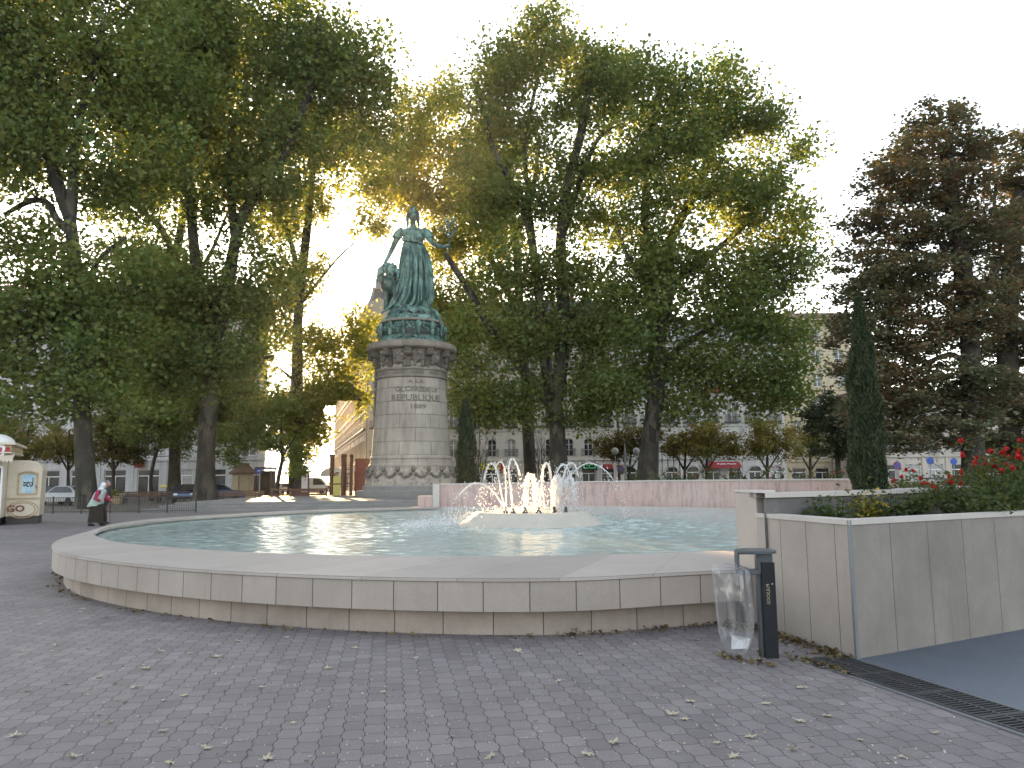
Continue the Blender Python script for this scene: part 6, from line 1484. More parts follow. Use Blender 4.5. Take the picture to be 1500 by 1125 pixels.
a, b2 = at_y(398, 735, 60), at_y(478, 735, 60)
for z in (.62, 1.02): m = MB(); m.bx(a.x, b2.x, 59.90, 59.948, z - .06, z + .06); m.build('rail', MT['wood'], fn2)
# ------------------------------------------------------------------ benches
def bench(label, px, d, w, proto=[]):
    p = at_y(px, 730, d)
    if proto:
        o = copy_tree(proto[0]); o.location = (p.x, d, .004); o.scale = (w / 2.4, 1, 1); tag(o, label); return o
    t = thing('park_bench', label, 'bench', (0, 0, 0), group='slatted park benches')
    m = MB()
    for k in range(4): m.bx(-1.2, 1.2, -.25 + k * .13, -.14 + k * .13, .42, .46)
    m.build('seat', MT['wood'], t, world=False)
    m = MB()
    for k in range(3): m.box(0, .31 + k * .03, .60 + k * .14, 2.4, .03, .11, rot=Matrix.Rotation(-.2, 3, 'X'))
    m.build('backrest', MT['wood'], t, world=False)
    for x in (-1.0, 1.0):
        m = MB(); m.bx(x - .03, x + .03, -.24, -.18, 0, .418); m.bx(x - .03, x + .03, .20, .26, 0, .418); m.bx(x - .03, x + .03, -.18, .2, .36, .418); m.tube([(x, .24, .42), (x, .385, .96)], .025, 6); m.build('leg', MT['iron'], t, world=False)
    t.location = (p.x, d, .004); t.scale = (w / 2.4, 1, 1); proto.append(t); return t
bench('brown slatted bench next to the small tree with crooked trunk', 206, 63, 2.9)
bench('brown slatted bench left of the dark trunk with a yellow pot', 252, 64, 2.4)
bench('brown slatted bench in front of the pagoda roofed stand', 352, 60, 3.4)
bench('dark bench at the foot of the sun lit plane trunk', 445, 63, 2.4)
pt = thing('planter_pot', 'round ochre planter pot behind the walkers beside the bench', 'plant pot', (at_y(170, 730, 62).x, 62, .0))
m = MB(); m.lathe([(.35, .0), (.48, .35), (.5, .62), (.44, .62), (.40, .55), (.02, .55)], (at_y(170, 730, 62).x, 62), 20); m.build('pot', MT['creamdk'], pt, smooth=40)
rng_ = np.random.default_rng(2); cc_ = rng_.normal(size=(240, 3)) * np.array([.26, .22, .16]) + np.array([0, 0, .82]); link_mesh('foliage', leaves_mesh('foliage', cc_, rng_.uniform(.08, .16, 240), rng_), MT['leaf_autumn'], pt)
# pagoda roofed stand, blue sign, shelter
SY = 74.0; a = at_y(355, 722, SY)
kd = thing('newspaper_stand', 'tan stand with swept pagoda roof behind the bench', 'stand', (a.x, SY, 0)); zt1 = at_y(355, 693, SY).z; zt2 = at_y(355, 681, SY).z; hwk = (at_y(372, 700, SY).x - at_y(338, 700, SY).x) / 2
m = MB(); m.lathe([(hwk * .95, 0), (hwk * .95, zt1)], (a.x, SY), 8); m.build('body', MT['tan'], kd)
m = MB(); m.lathe([(hwk * 1.22, zt1 - .12), (hwk * 1.25, zt1 + .06), (hwk * .95, zt1 + .28), (hwk * .62, zt1 + .62), (hwk * .5, zt2), (hwk * .58, zt2 + .02), (hwk * .58, zt2 + .14), (.02, zt2 + .2)], (a.x, SY), 8); m.build('roof', MT['tile'], kd)
m = MB(); m.bx(a.x - .03, a.x + .03, SY - hwk * .98, SY - hwk * .90, .2, zt1 - .3); m.build('door_seam', MT['wood'], kd)
p = at_y(379.5, 690, 72); t = thing('street_sign', 'small square blue sign on a post beside the pagoda roofed stand', 'sign', (p.x, 72, 0))
m = MB(); m.cyl((p.x, 72, 0), (p.x, 72, p.z + .1), .04, seg=8); m.build('post', MT['iron'], t)
m = MB(); m.bx(p.x - .26, p.x + .26, 71.93, 71.955, p.z - .2, p.z + .24); m.build('plate', MT['blue'], t)
m = MB(); m.bx(p.x - .10, p.x + .10, 71.92, 71.929, p.z - .02, p.z + .06); m.build('plate_mark', MT['white'], t)
p = at_y(389, 690, 76); t = thing('bus_shelter', 'dark narrow shelter with flat roof left of the sun glare', 'shelter', (p.x, 76, 0)); zs_ = at_y(389, 685, 76).z
m = MB(); m.bx(p.x - .8, p.x + .8, 75.3, 76.9, zs_ - .15, zs_ + .05); m.build('roof', MT['iron'], t)
for x, y in ((-.7, 75.4), (.7, 75.4), (-.7, 76.8), (.7, 76.8)): m = MB(); m.bx(p.x + x - .05, p.x + x + .05, y - .05, y + .05, 0, zs_ - .152); m.build('post', MT['iron'], t)
m = MB(); m.bx(p.x - .64, p.x + .64, 76.78, 76.80, .3, zs_ - .3); m.build('glass_wall', MT['glass'], t)
p = at_y(423.5, 690, 74); 
p = at_y(447, 700, 71); t = thing('advert_column', 'square pillar with glowing white panel right of the sun lit trunk', 'advertising pillar', (at_y(438 + 9, 700, 71).x, 71, 0)); zz = at_y(447, 692, 71).z
m = MB(); m.bx(p.x - .35, p.x + .35, 70.85, 71.15, 0, zz); m.bx(p.x - .45, p.x + .45, 70.8, 71.2, zz + .001, zz + .12); m.build('casing', MT['redbrown'], t)
m = MB(); m.bx(p.x - .28, p.x + .28, 70.835, 70.848, .7, zz - .15); m.build('panel', MT['white'], t)
# ------------------------------------------------------------------ play frame beside the monument
PY = 64.0
pf = thing('climbing_frame', 'wooden play climbing frame with red brown panel left of the monument', 'play frame', (at_y(505, 735, PY).x, PY, 0))
def pp(px, py, dy=0): return at_y(px, py, PY + dy)
for px, dy in ((485, 0), (502, 0), (514.5, 0), (487, 2.0), (505, 2.0)):
    zt_ = pp(px, 668, dy).z; x = pp(px, 700, dy).x; m = MB(); m.cyl((x, PY + dy, 0), (x, PY + dy, zt_), .13, seg=10); m.ell((x, PY + dy, zt_ + .02), (.19, .19, .14)); m.build('pole', MT['wood'], pf, smooth=60)
a, b2 = pp(519.5, 728, .6), pp(549, 671.5, .6); m = MB(); m.bx(a.x, b2.x, PY + .6, PY + .68, .1, b2.z); m.build('panel', MT['redbrown'], pf, bevel=.01)
m = MB(); m.bx(pp(486, 700).x, pp(514, 700).x, PY - .02, PY + 2.0, 1.35, 1.43); m.build('deck', MT['wood'], pf)
m = MB()
for s in (0, .8): m.tube([(pp(466, 720).x, PY + s + .2, .12), (pp(492, 692).x, PY + s + .2, pp(492, 692).z)], .055, 6)
for k in range(9): q = k / 8; x = pp(466, 720).x * (1 - q) + pp(492, 692).x * q; z = .12 * (1 - q) + pp(492, 692).z * q; m.tube([(x, PY + .2, z), (x, PY + 1.0, z)], .04, 6)
m.build('ladder', MT['wood'], pf)
m = MB()
for k in range(8):
    z = .5 + k * .34; m.tube([(pp(504, 700).x, PY, z), (pp(513.5, 700).x, PY, z)], .025, 5)
for k in range(5): x = pp(504 + 2 * k, 700).x; m.tube([(x, PY, .3), (x, PY, 3.1)], .025, 5)
m.build('climbing_net', MT['iron'], pf)
m = MB(); m.bx(pp(488, 700).x, pp(499, 700).x, PY + .05, PY + .12, .2, pp(493, 697).z); m.build('play_panel', plain('lime_panel', (.45, .45, .12), .5, .15, 3), pf)
m = MB(); a = pp(470, 692, 1.6); m.lathe([(1.15, a.z - .3), (1.0, a.z + .1), (.55, a.z + .42), (.02, a.z + .55)], (a.x, PY + 6), 16, caps=False); m.build('roof_canopy', MT['cream'], pf)
m = MB(); m.cyl((a.x, PY + 6, 0), (a.x, PY + 6, a.z + .4), .08, seg=8); m.build('canopy_pole', MT['wood'], pf)
# ------------------------------------------------------------------ candelabra lamp, road sign, poles
LY = 78.0; p = at_y(916.5, 700, LY)
lm = thing('street_lamp', 'ornate grey street lamp with two frosted globes on curled arms', 'street lamp', (p.x, LY, 0)); zt_ = at_y(916.5, 652, LY).z
m = MB(); m.lathe([(.32, 0), (.32, .5), (.2, .7), (.13, 1.2), (.10, zt_ - .8), (.14, zt_ - .7), (.07, zt_ - .5), (.05, zt_ - .1), (.02, zt_ + .25)], (p.x, LY), 14); m.build('post', MT['zinc'], lm, smooth=50)
for s, gx in ((-1, 901), (1, 932)):
    g = at_y(gx, 661, LY)
    m = MB(); m.tube([(p.x, LY, g.z - 1.25), (p.x + (g.x - p.x) * .45, LY, g.z - 1.45), (g.x, LY, g.z - 1.1), (g.x, LY, g.z - .45)], [.05, .045, .045, .05], 8)
    m.tube([(p.x + (g.x - p.x) * .5 + .3 * math.cos(w), LY, g.z - 1.0 + .3 * math.sin(w)) for w in np.linspace(0, 5, 14)], .03, 6); ar = m.build('arm', MT['zinc'], lm, smooth=60)
    m = MB(); m.ell((g.x, LY, g.z), (.36, .36, .36), seg=16, rings=12); m.build('globe', MT['lamp_w'], lm, smooth=180)
def pole_sign(label, px, py, d, r, face, edge, bar=None, hgt=None):
    p = at_y(px, py, d); t = thing('road_sign', label, 'road sign', (p.x, d, 0))
    m = MB(); m.cyl((p.x, d + .06, 0), (p.x, d + .06, hgt or p.z + r + .1), .045, seg=8); m.build('post', MT['zinc'], t)
    m = MB(); m.cyl((p.x, d, p.z), (p.x, d - .03, p.z), r, seg=24); m.build('rim', MT[edge], t)
    m = MB(); m.cyl((p.x, d - .031, p.z), (p.x, d - .04, p.z), r * .78, seg=24); m.build('face', MT[face], t)
    if bar: m = MB(); m.box(p.x, d - .045, p.z, r * 1.7, .008, r * .2, rot=Matrix.Rotation(R(45), 3, 'Y')); m.build('slash', MT[bar], t)
pole_sign('round blue no parking sign with red rim near the globe lamp', 909.5, 688, 84, .42, 'blue', 'red', 'red')
pole_sign('round blue sign on a dark pole right of the juniper', 1314, 682, 70, .36, 'blue', 'red', 'red')
pole_sign('round blue sign on a tall grey pole behind the roses', 1362.5, 675, 72, .34, 'blue', 'blue', None, at_y(1362, 640, 72).z)
pole_sign('second round blue sign nearer the chestnut trunk behind roses', 1397, 676, 74, .32, 'blue', 'blue', None)
# pale frame over the far terrace (grey green trellis)
TY = 88.0
tr_ = thing('trellis_screen', 'pale green glazed terrace screen behind the leaning plane trunk', 'terrace screen', (at_y(985, 700, TY).x, TY, 0))
xa, xb = at_y(962, 690, TY).x, at_y(1004, 690, TY).x; zt_ = at_y(985, 661, TY).z
pm = plain('pale_green_metal', (.36, .42, .36), .5, .1, 4)
for k in range(6): x = xa + (xb - xa) * k / 5; m = MB(); m.bx(x - .05, x + .05, TY - .05, TY + .05, 0, zt_ - .1); m.build('post', pm, tr_)
m = MB(); m.bx(xa - .1, xb + .1, TY - .06, TY + .06, zt_ - .098, zt_ + .05); m.bx(xa, xb, TY - .03, TY + .03, 1.3, 1.38); m.build('rail', pm, tr_)
m = MB(); m.bx(xa + .06, xb - .06, TY - .008, TY + .008, .1, 1.25); m.build('infill', MT['curtain'], tr_)
# ------------------------------------------------------------------ cars
def car(label, px, d, paint, rz=0.0, van=False, proto={}):
    x = at_y(px, 720, d).x; key = 'van' if van else 'car'
    t = thing('parked_van' if van else 'parked_car', label, 'van' if van else 'car', (x, d, .008), rz, 'cars parked beyond the trees')
    if van: side = [(-2.4, .35), (2.4, .35), (2.45, .8), (2.3, 1.05), (1.75, 1.2), (1.15, 1.95), (.9, 2.05), (-2.35, 2.05), (-2.45, 1.2)]; cab = [(1.70, 1.22), (1.12, 1.9), (.35, 1.92), (.35, 1.22)]
    else: side = [(-2.05, .30), (2.05, .30), (2.12, .55), (2.05, .76), (1.9, .84), (.95, .95), (.30, 1.40), (.0, 1.46), (-1.0, 1.45), (-1.45, 1.34), (-1.95, .98), (-2.12, .9), (-2.15, .55)]; cab = [(.80, .97), (.26, 1.36), (.0, 1.41), (-.98, 1.40), (-1.38, 1.30), (-1.70, .99)]
    wd = .86 if not van else .95
    m = MB()
    n = len(side); lay = []
    for y, s in ((-wd, .94), (-wd * .97, 1.0), (wd * .97, 1.0), (wd, .94)):
        lay.append([(p[0] * s, y * (1 - max(0, (p[1] - .95)) * .28), .30 + (p[1] - .30) * (.98 if s < 1 else 1)) for p in side])
    vs = [q for l in lay for q in l]; fs = []
    for i in range(3):
        for k in range(n): fs.append((i * n + k, i * n + (k + 1) % n, (i + 1) * n + (k + 1) % n, (i + 1) * n + k))
    fs.append(tuple(range(n - 1, -1, -1))); fs.append(tuple(3 * n + k for k in range(n))); m.add(vs, fs)
    m.build('body', MT[paint], t, world=False, smooth=35, recalc=True)
    m = MB()
    for s in (-1, 1):
        yy = s * (wd + .004); m.add([(p[0], yy * (1 - max(0, (p[1] - .95)) * .28) + s * .004, p[1]) for p in cab], [tuple(range(len(cab)))])
    yw = wd * .84
    if not van:
        m.add([(.985, -yw, .985), (.985, yw, .985), (.35, yw * .93, 1.405), (.35, -yw * .93, 1.405)], [(0, 1, 2, 3)]); m.add([(-1.99, -yw, 1.03), (-1.99, yw, 1.03), (-1.51, yw * .93, 1.355), (-1.51, -yw * .93, 1.355)], [(0, 3, 2, 1)])
    else: m.add([(1.78, -yw, 1.24), (1.78, yw, 1.24), (1.2, yw * .93, 1.93), (1.2, -yw * .93, 1.93)], [(0, 1, 2, 3)])
    m.build('windows', MT['glass'], t, world=False)
    for wx in (-1.3, 1.32):
        for s in (-1, 1):
            m = MB(); m.lathe([(.17, -.1), (.30, -.1), (.32, -.06), (.32, .06), (.30, .1), (.17, .1)], (0, 0), 18); 
            m.v = [(wx + p[0], s * (wd - .07) + p[2], .32 + p[1]) for p in m.v]; w_ = m.build('wheel', MT['tyre'], t, world=False, smooth=40)
            m = MB(); m.lathe([(.03, -.07), (.18, -.075), (.18, .075), (.03, .07)], (0, 0), 12); m.v = [(wx + p[0], s * (wd - .07) + p[2], .32 + p[1]) for p in m.v]; m.build('hubcap', MT['zinc'], w_, world=False)
    for s in (-1, 1):
        m = MB(); m.box(2.06 if not van else 2.40, s * wd * .72, .68, .10, .30, .16); m.build('headlight', MT['white'], t, world=False, bevel=.02)
        m = MB(); m.box(-2.10 if not van else -2.43, s * wd * .80, .80, .10, .20, .26 if not van else .5); m.build('tail_light', MT['red'], t, world=False, bevel=.02)
    return t
MT['p_dark'] = plain('dark_car_paint', (.02, .022, .026), .25, .1, 2, metal=.3); MT['p_silver'] = plain('silver_car_paint', (.30, .31, .33), .3, .1, 2, metal=.4)
MT['p_blue'] = plain('blue_car_paint', (.04, .07, .14), .25, .1, 2, metal=.3); MT['p_white'] = plain('white_car_paint', (.6, .6, .62), .3, .05, 2); MT['p_red'] = plain('maroon_car_paint', (.10, .012, .015), .3, .1, 2)
car('silver car with red tail lights parked right of the kiosk', 96, 60, 'p_silver', R(160))
car('dark car half hidden by the kiosk cabinet', 70, 63, 'p_dark', R(195))
car('dark car with pale windscreen between the two big left trunks', 271, 66, 'p_blue', R(-70))
car('blue car behind the bench left of the pagoda roofed stand', 322, 68, 'p_blue', R(15))
car('long white van parked in the sunlit street mouth', 455, 92, 'p_white', R(8), van=True)
car('pale car seen end on in the glare at the street mouth', 412, 95, 'p_silver', R(80))
car('small silver car behind the rose flowers at the right', 1375, 92, 'p_silver', R(10))
car('maroon car parked in shade by the brown garage door at the left', 284, 92, 'p_red', R(0))
# ------------------------------------------------------------------ people
def person(label, px, py, hgt, spec):
    g = at_z(px, py, 0); t = thing('person', label, 'person', (g.x, g.y, .004)); return t
g = at_z(141, 770.5, 0)
p1 = thing('person', 'stooped person in a white headscarf and pale vest walking to the right', 'person', (g.x, g.y, .004), R(-8), group='two people walking')
s = 1.0
m = MB()   # continuous body facing +x
hip = Vector((-.03, 0, .86)); ch = Vector((.10, 0, 1.20)); nk = Vector((.18, 0, 1.38)); hd = Vector((.24, 0, 1.50))
m.tube([hip + Vector((0, 0, -.08)), hip, hip.lerp(ch, .5), ch, nk + Vector((-.02, 0, -.02))], [.17, .18, .17, .17, .08], 14)
m.tube([nk + Vector((-.02, 0, -.03)), nk + Vector((.02, 0, .04)), hd], [.055, .05, .05], 10)
m.ell(hd, (.095, .075, .115), seg=14, rings=10); m.ell(hd + Vector((.098, 0, -.01)), (.018, .014, .022)); m.ell(hd + Vector((.075, 0, -.06)), (.03, .035, .03))
for sy in (-1, 1):
    m.ell(hd + Vector((.0, sy * .076, -.01)), (.02, .012, .03))
    sh = ch + Vector((.05, sy * .19, .10)); el = sh + Vector((-.02 + .06 * sy, sy * .05, -.27)); wr = el + Vector((.22, -sy * .02, -.08)); m.tube([ch + Vector((.04, sy * .08, .11)), sh, el, wr], [.07, .065, .048, .034], 10)
    m.ell(wr + Vector((.05, 0, -.01)), (.045, .022, .036))
    for q in range(4): b0 = wr + Vector((.085, 0, .02 - .016 * q)); m.tube([b0, b0 + Vector((.035, -sy * .012, -.012)), b0 + Vector((.045, -sy * .03, -.03))], [.0105, .010, .008], 6)
    m.tube([wr + Vector((.04, -sy * .02, .025)), wr + Vector((.085, -sy * .04, .03))], [.012, .009], 6)
for sy, fx_ in ((-1, -.20), (1, .17)):
    kn = Vector((fx_ * .45 + .04, sy * .09, .47)); an = Vector((fx_ - .03, sy * .08, .09)); m.tube([hip + Vector((0, sy * .09, -.02)), kn, an], [.10, .066, .042], 12); m.ell(an + Vector((.07, 0, -.05)), (.13, .045, .04))
me = fuse(m, .016, 2); link_mesh('body', me, MT['skin'], p1, smooth=180)
m = MB()
m.ell(hd + Vector((-.03, 0, .015)), (.115, .105, .135), seg=16, rings=12); m.ell(hd + Vector((-.085, 0, -.10)), (.10, .12, .12)); m.tube([nk + Vector((-.06, 0, .03)), nk + Vector((-.08, 0, -.10)), nk + Vector((-.10, 0, -.22))], [.10, .16, .13], 12); m.tube([nk + Vector((.04, -.05, .02)), nk + Vector((.05, -.10, -.13)), nk + Vector((.03, -.12, -.20))], [.05, .05, .03], 8)
me = fuse(m, .018, 2); link_mesh('headscarf', me, MT['scarf'], p1, smooth=180)
m = MB(); n = 20; vs = []
for i, (t_, rx, ry) in enumerate(((0, .12, .14), (.15, .19, .215), (.4, .21, .225), (.7, .235, .24), (1.0, .27, .26), (1.12, .275, .265))):
    c0 = nk.lerp(hip + Vector((-.04, 0, -.05)), t_) + Vector((-.02, 0, 0))
    for k in range(n): a = 2 * PI * k / n; f = 1 + .03 * math.sin(5 * a + i); vs.append((c0.x + rx * math.cos(a) * f, ry * math.sin(a) * f, c0.z + .02 * math.cos(a)))
m.add(vs, [(i * n + k, (i + 1) * n + k, (i + 1) * n + (k + 1) % n, i * n + (k + 1) % n) for i in range(5) for k in range(n)] + [tuple(range(n))]); m.build('vest', MT['vest'], p1, world=False, smooth=180, recalc=True)
for sy in (-1, 1):
    sh = ch + Vector((.05, sy * .19, .10)); el = sh + Vector((-.02 + .06 * sy, sy * .05, -.27)); wr = el + Vector((.22, -sy * .02, -.08))
    m = MB(); m.tube([sh + Vector((0, -sy * .03, .02)), sh + Vector((0, sy * .01, -.03)), el, el.lerp(wr, .9)], [.09, .088, .073, .052], 12); m.build('sleeve', MT['sleeve'], p1, world=False, smooth=180)
    m = MB(); m.tube([sh + Vector((-.01, -sy * .04, .03)), sh + Vector((0, sy * .005, -.06))], [.095, .097], 12); m.build('sleeve_cap', MT['navy'], p1, world=False, smooth=180)
m = MB(); n = 28; vs = []
for i, (z, x, rx, ry) in enumerate(((.84, -.03, .21, .21), (.6, -.03, .235, .22), (.35, -.03, .27, .225), (.13, -.02, .31, .23))):
    for k in range(n): a = 2 * PI * k / n; f = 1 + (.02 + .03 * i / 3) * math.sin(7 * a + i * .4); vs.append((x + rx * math.cos(a) * f, ry * math.sin(a) * f, z))
m.add(vs, [((i + 1) * n + k, i * n + k, i * n + (k + 1) % n, (i + 1) * n + (k + 1) % n) for i in range(3) for k in range(n)]); m.build('skirt', MT['skirt'], p1, world=False, smooth=180, recalc=True)
for fx_, sy in ((-.20, -1), (.17, 1)):
    m = MB(); m.ell((fx_ + .04, sy * .08, .045), (.15, .055, .05)); m.ell((fx_ - .02, sy * .08, .08), (.06, .05, .06)); m.build('shoe', MT['shoe'], p1, world=False, smooth=180)
hb = thing('shoulder_bag', 'dark blue shoulder bag carried behind the person in the headscarf', 'bag', (g.x - .27, g.y + .22, .93), R(-8))
m = MB(); m.ell((0, 0, .12), (.17, .08, .14), seg=14, rings=8); m.build('pouch', MT['navy'], hb, world=False, smooth=180)
m = MB(); m.tube([(-.12, 0, .2), (.02, -.03, .42), (.20, -.02, .45), (.13, .02, .2)], .012, 6); m.build('strap', MT['navy'], hb, world=False, smooth=180)
# companion in the dark coat
g2 = at_z(149.5, 767.5, 0)
p2 = thing('person', 'grey haired person in a dark coat walking with a stick', 'person', (g2.x, g2.y, .004), R(-8), group='two people walking')
m = MB(); hip = Vector((-.02, 0, .92)); ch = Vector((.06, 0, 1.30)); nk = Vector((.12, 0, 1.47)); hd = Vector((.17, 0, 1.60))
m.tube([hip + Vector((0, 0, -.08)), hip, hip.lerp(ch, .5), ch, nk + Vector((-.02, 0, -.02))], [.17, .18, .17, .17, .08], 14)
m.tube([nk + Vector((-.02, 0, -.03)), nk + Vector((.02, 0, .04)), hd], [.06, .052, .05], 10)
m.ell(hd, (.098, .076, .118), seg=14, rings=10); m.ell(hd + Vector((.100, 0, -.015)), (.02, .015, .024)); m.ell(hd + Vector((.075, 0, -.065)), (.03, .036, .032))
arms = {}
for sy in (-1, 1):
    m.ell(hd + Vector((.0, sy * .078, -.01)), (.02, .012, .03))
    sh = ch + Vector((.04, sy * .20, .12)); el = sh + Vector((-.03, sy * .04, -.29)); wr = el + Vector((.24 if sy < 0 else .20, -sy * .03, -.05)); arms[sy] = (sh, el, wr)
    m.tube([ch + Vector((.03, sy * .08, .12)), sh, el, wr], [.07, .065, .05, .034], 10); m.ell(wr + Vector((.05, 0, -.01)), (.045, .023, .036))
    for q in range(4): b0 = wr + Vector((.085, 0, .02 - .016 * q)); m.tube([b0, b0 + Vector((.032, -sy * .014, -.010)), b0 + Vector((.03, -sy * .034, -.02))], [.0105, .010, .008], 6)
    m.tube([wr + Vector((.04, -sy * .02, .025)), wr + Vector((.085, -sy * .04, .03))], [.012, .009], 6)
for sy, fx_ in ((-1, .17), (1, -.16)):
    kn = Vector((fx_ * .5 + .04, sy * .09, .5)); an = Vector((fx_, sy * .085, .09)); m.tube([hip + Vector((0, sy * .09, -.02)), kn, an], [.10, .066, .042], 12); m.ell(an + Vector((.07, 0, -.05)), (.13, .045, .04))
me = fuse(m, .016, 2); link_mesh('body', me, MT['skin'], p2, smooth=180)
m = MB(); m.ell(hd + Vector((-.025, 0, .035)), (.105, .09, .105), seg=14, rings=10); m.ell(hd + Vector((-.06, 0, -.02)), (.07, .085, .08)); me = fuse(m, .016, 1); link_mesh('hair', me, MT['hair'], p2, smooth=180)
m = MB(); n = 20; vs = []
for i, (t_, rx, ry) in enumerate(((0, .10, .12), (.15, .19, .22), (.45, .20, .22), (.8, .21, .225), (1.0, .23, .235), (1.25, .25, .24))):
    c0 = nk.lerp(hip, t_) + Vector((-.01, 0, 0))
    for k in range(n): a = 2 * PI * k / n; vs.append((c0.x + rx * math.cos(a), ry * math.sin(a), c0.z))
m.add(vs, [(i * n + k, (i + 1) * n + k, (i + 1) * n + (k + 1) % n, i * n + (k + 1) % n) for i in range(5) for k in range(n)] + [tuple(range(n))]); m.build('coat', MT['coat'], p2, world=False, smooth=180, recalc=True)
for sy in (-1, 1):
    sh, el, wr = arms[sy]; m = MB(); m.tube([sh + Vector((0, -sy * .04, .02)), sh, el, el.lerp(wr, .92)], [.09, .088, .075, .052], 12); m.build('sleeve', MT['coat'], p2, world=False, smooth=180)
for sy, fx_ in ((-1, .17), (1, -.16)):
    kn = Vector((fx_ * .5 + .04, sy * .09, .5)); an = Vector((fx_, sy * .085, .10)); m = MB(); m.tube([hip + Vector((0, sy * .09, -.04)), kn, an], [.125, .095, .085], 12); m.build('trouser_leg', MT['skirt'], p2, world=False, smooth=180)
    m = MB(); m.ell((an.x + .05, an.y, .045), (.15, .055, .05)); m.ell((an.x - .01, an.y, .07), (.06, .05, .055)); m.build('shoe', MT['shoe'], p2, world=False, smooth=180)
wk = arms[-1][2]; ws = Matrix.Rotation(R(-8), 3, 'Z') @ (wk + Vector((.10, .03, 0)))
ck = thing('walking_stick', 'thin dark walking stick held by the person in the dark coat', 'walking stick', (g2.x + ws.x, g2.y + ws.y, .004))
m = MB(); m.tube([(.06, 0, 0), (.0, 0, wk.z + .02)], .012, 8); m.tube([(.0, 0, wk.z + .02), (-.03, 0, wk.z + .05), (-.10, 0, wk.z + .04)], .014, 8); m.build('shaft', MT['wood'], ck, world=False, smooth=180)
# ------------------------------------------------------------------ pigeons on the monument
pg = thing('pigeon', 'dark pigeon perched on the bronze rim below the statue', 'pigeon', (0, 0, 0), group='pigeons on the monument')
m = MB(); m.ell((0, 0, .13), (.16, .085, .09), rot=Matrix.Rotation(R(-18), 3, 'Y'), seg=12, rings=8); m.ell((.13, 0, .24), (.05, .045, .05)); m.tube([(.08, 0, .16), (.13, 0, .24)], [.06, .04], 8); m.tube([(-.10, 0, .10), (-.27, 0, .05)], [.06, .025], 8); m.tube([(.17, 0, .24), (.21, 0, .23)], [.013, .004], 6)
for s in (-1, 1): m.tube([(.02, s * .03, .08), (.03, s * .03, .0)], .012, 5); m.ell((-.04, s * .07, .14), (.14, .022, .06), rot=Matrix.Rotation(R(-15), 3, 'Y'))
me = fuse(m, .014, 1); link_mesh('body', me, MT['coat'], pg, smooth=180)
for i, (px, py, rr_) in enumerate(((594, 463.5, 38.5), (605, 467, 39.5), (616.5, 466, 39), (623, 462.5, 37), (595, 504.2, 50), (610.5, 504.2, 50))):
    o = pg if i == 0 else copy_tree(pg); x = at_y(px, py, MY).x; dx = x - AX; r_ = hw(rr_); yy = MY - math.sqrt(max(.1, r_ * r_ - dx * dx)) + .1
    o.location = (x, yy, mz(470.5) + .18 if i < 4 else mz(504.2)); o.rotation_euler = (0, 0, [0, 2.6, .4, 3.4, .2, 2.9][i])
# ------------------------------------------------------------------ fallen leaves, litter, weeds
def lobed(seed, size=1.0):
    rg = random.Random(seed); m = MB(); pts = []
    for k in range(5):
        a = PI / 2 + (k - 2) * R(52); L = (1.0, .86, .62)[abs(k - 2)] * rg.uniform(.85, 1.1)
        pts += [(a - R(24), L * .45), (a - R(9), L * .78), (a, L), (a + R(9), L * .74)]
    pts += [(PI / 2 + R(155), .30), (PI / 2 + R(205), .30)]
    cz = rg.uniform(.05, .25); vs = [(0, .05, .10 * cz)]
    pts.sort(key=lambda p: p[0])
    for a, L in pts: x, y = L * .5 * math.cos(a), L * .5 * math.sin(a); vs.append((x, y, cz * (x * x * 1.6 + .5 * y * y) + rg.uniform(0, .05)))
    n = len(pts); m.add(vs, [(0, 1 + k, 1 + (k + 1) % n) for k in range(n)])
    m.tube([(0, 0, .02), (.02, -.25, .03), (.05, -.42, .05)], [.014, .012, .01], 3)
    return m
LM = []
for k in range(6):
    for mt in ('fallen', 'fallen2'):
        o = lobed(k).build('fallen_leaf', MT[mt]); tag(o, 'dry curled fallen leaf lying on the grey paving', 'leaf', 'fallen leaves on the paving'); LM.append(o)
rg = random.Random(12); used = [False] * len(LM)
SPOT = [(40, 1013), (30, 955), (80, 945), (75, 955), (155, 905), (70, 895), (120, 893), (98, 1003), (118, 897), (215, 980), (218, 938), (240, 1072), (250, 1118), (270, 1020), (390, 1113), (305, 1097), (280, 958), (318, 963), (210, 975), (236, 955), (60, 915), (145, 993), (240, 1027), (200, 1008), (383, 1008), (298, 1095), (1010, 1028), (1175, 1008), (1120, 1032), (1170, 1057), (1075, 1110), (850, 960), (985, 1048), (1005, 1055), (1100, 1080), (1210, 1050), (820, 998), (610, 965), (560, 1015), (480, 980), (660, 1080), (720, 1110), (900, 1090), (860, 1105), (1050, 1090), (1160, 1100), (1320, 1110), (1370, 1075), (1260, 1085), (700, 945), (760, 955), (930, 945), (1020, 938), (160, 1060), (20, 1080), (110, 1110), (430, 1060), (350, 940), (420, 935), (520, 950)]
while len(SPOT) < 160:
    y = 880 + 240 * rg.random() ** .8; x = rg.uniform(0, 1260) if rg.random() < .75 else rg.gauss(330, 130)
    if x < 0 or x > 1230: continue
    if y < 932 and x > 330: continue
    SPOT.append((x, y))
for i, (px, py) in enumerate(SPOT):
    p = at_z(px, py, .0)
    big = i < 60
    k = rg.randrange(len(LM)) if not big else (rg.randrange(6) * 2)
    src = LM[k]
    if not used[k]: o = src; used[k] = True
    else: o = src.copy(); C.objects.link(o)
    s = rg.uniform(.075, .14) if big else rg.uniform(.018, .055)
    o.location = (p.x, p.y, .006); o.rotation_euler = (rg.gauss(0, .12), rg.gauss(0, .12), rg.uniform(0, 6.28)); o.scale = (s, s * rg.uniform(.7, 1), s * rg.uniform(.8, 2.2))
for k, o in enumerate(LM):
    if not used[k]: bpy.data.objects.remove(o)
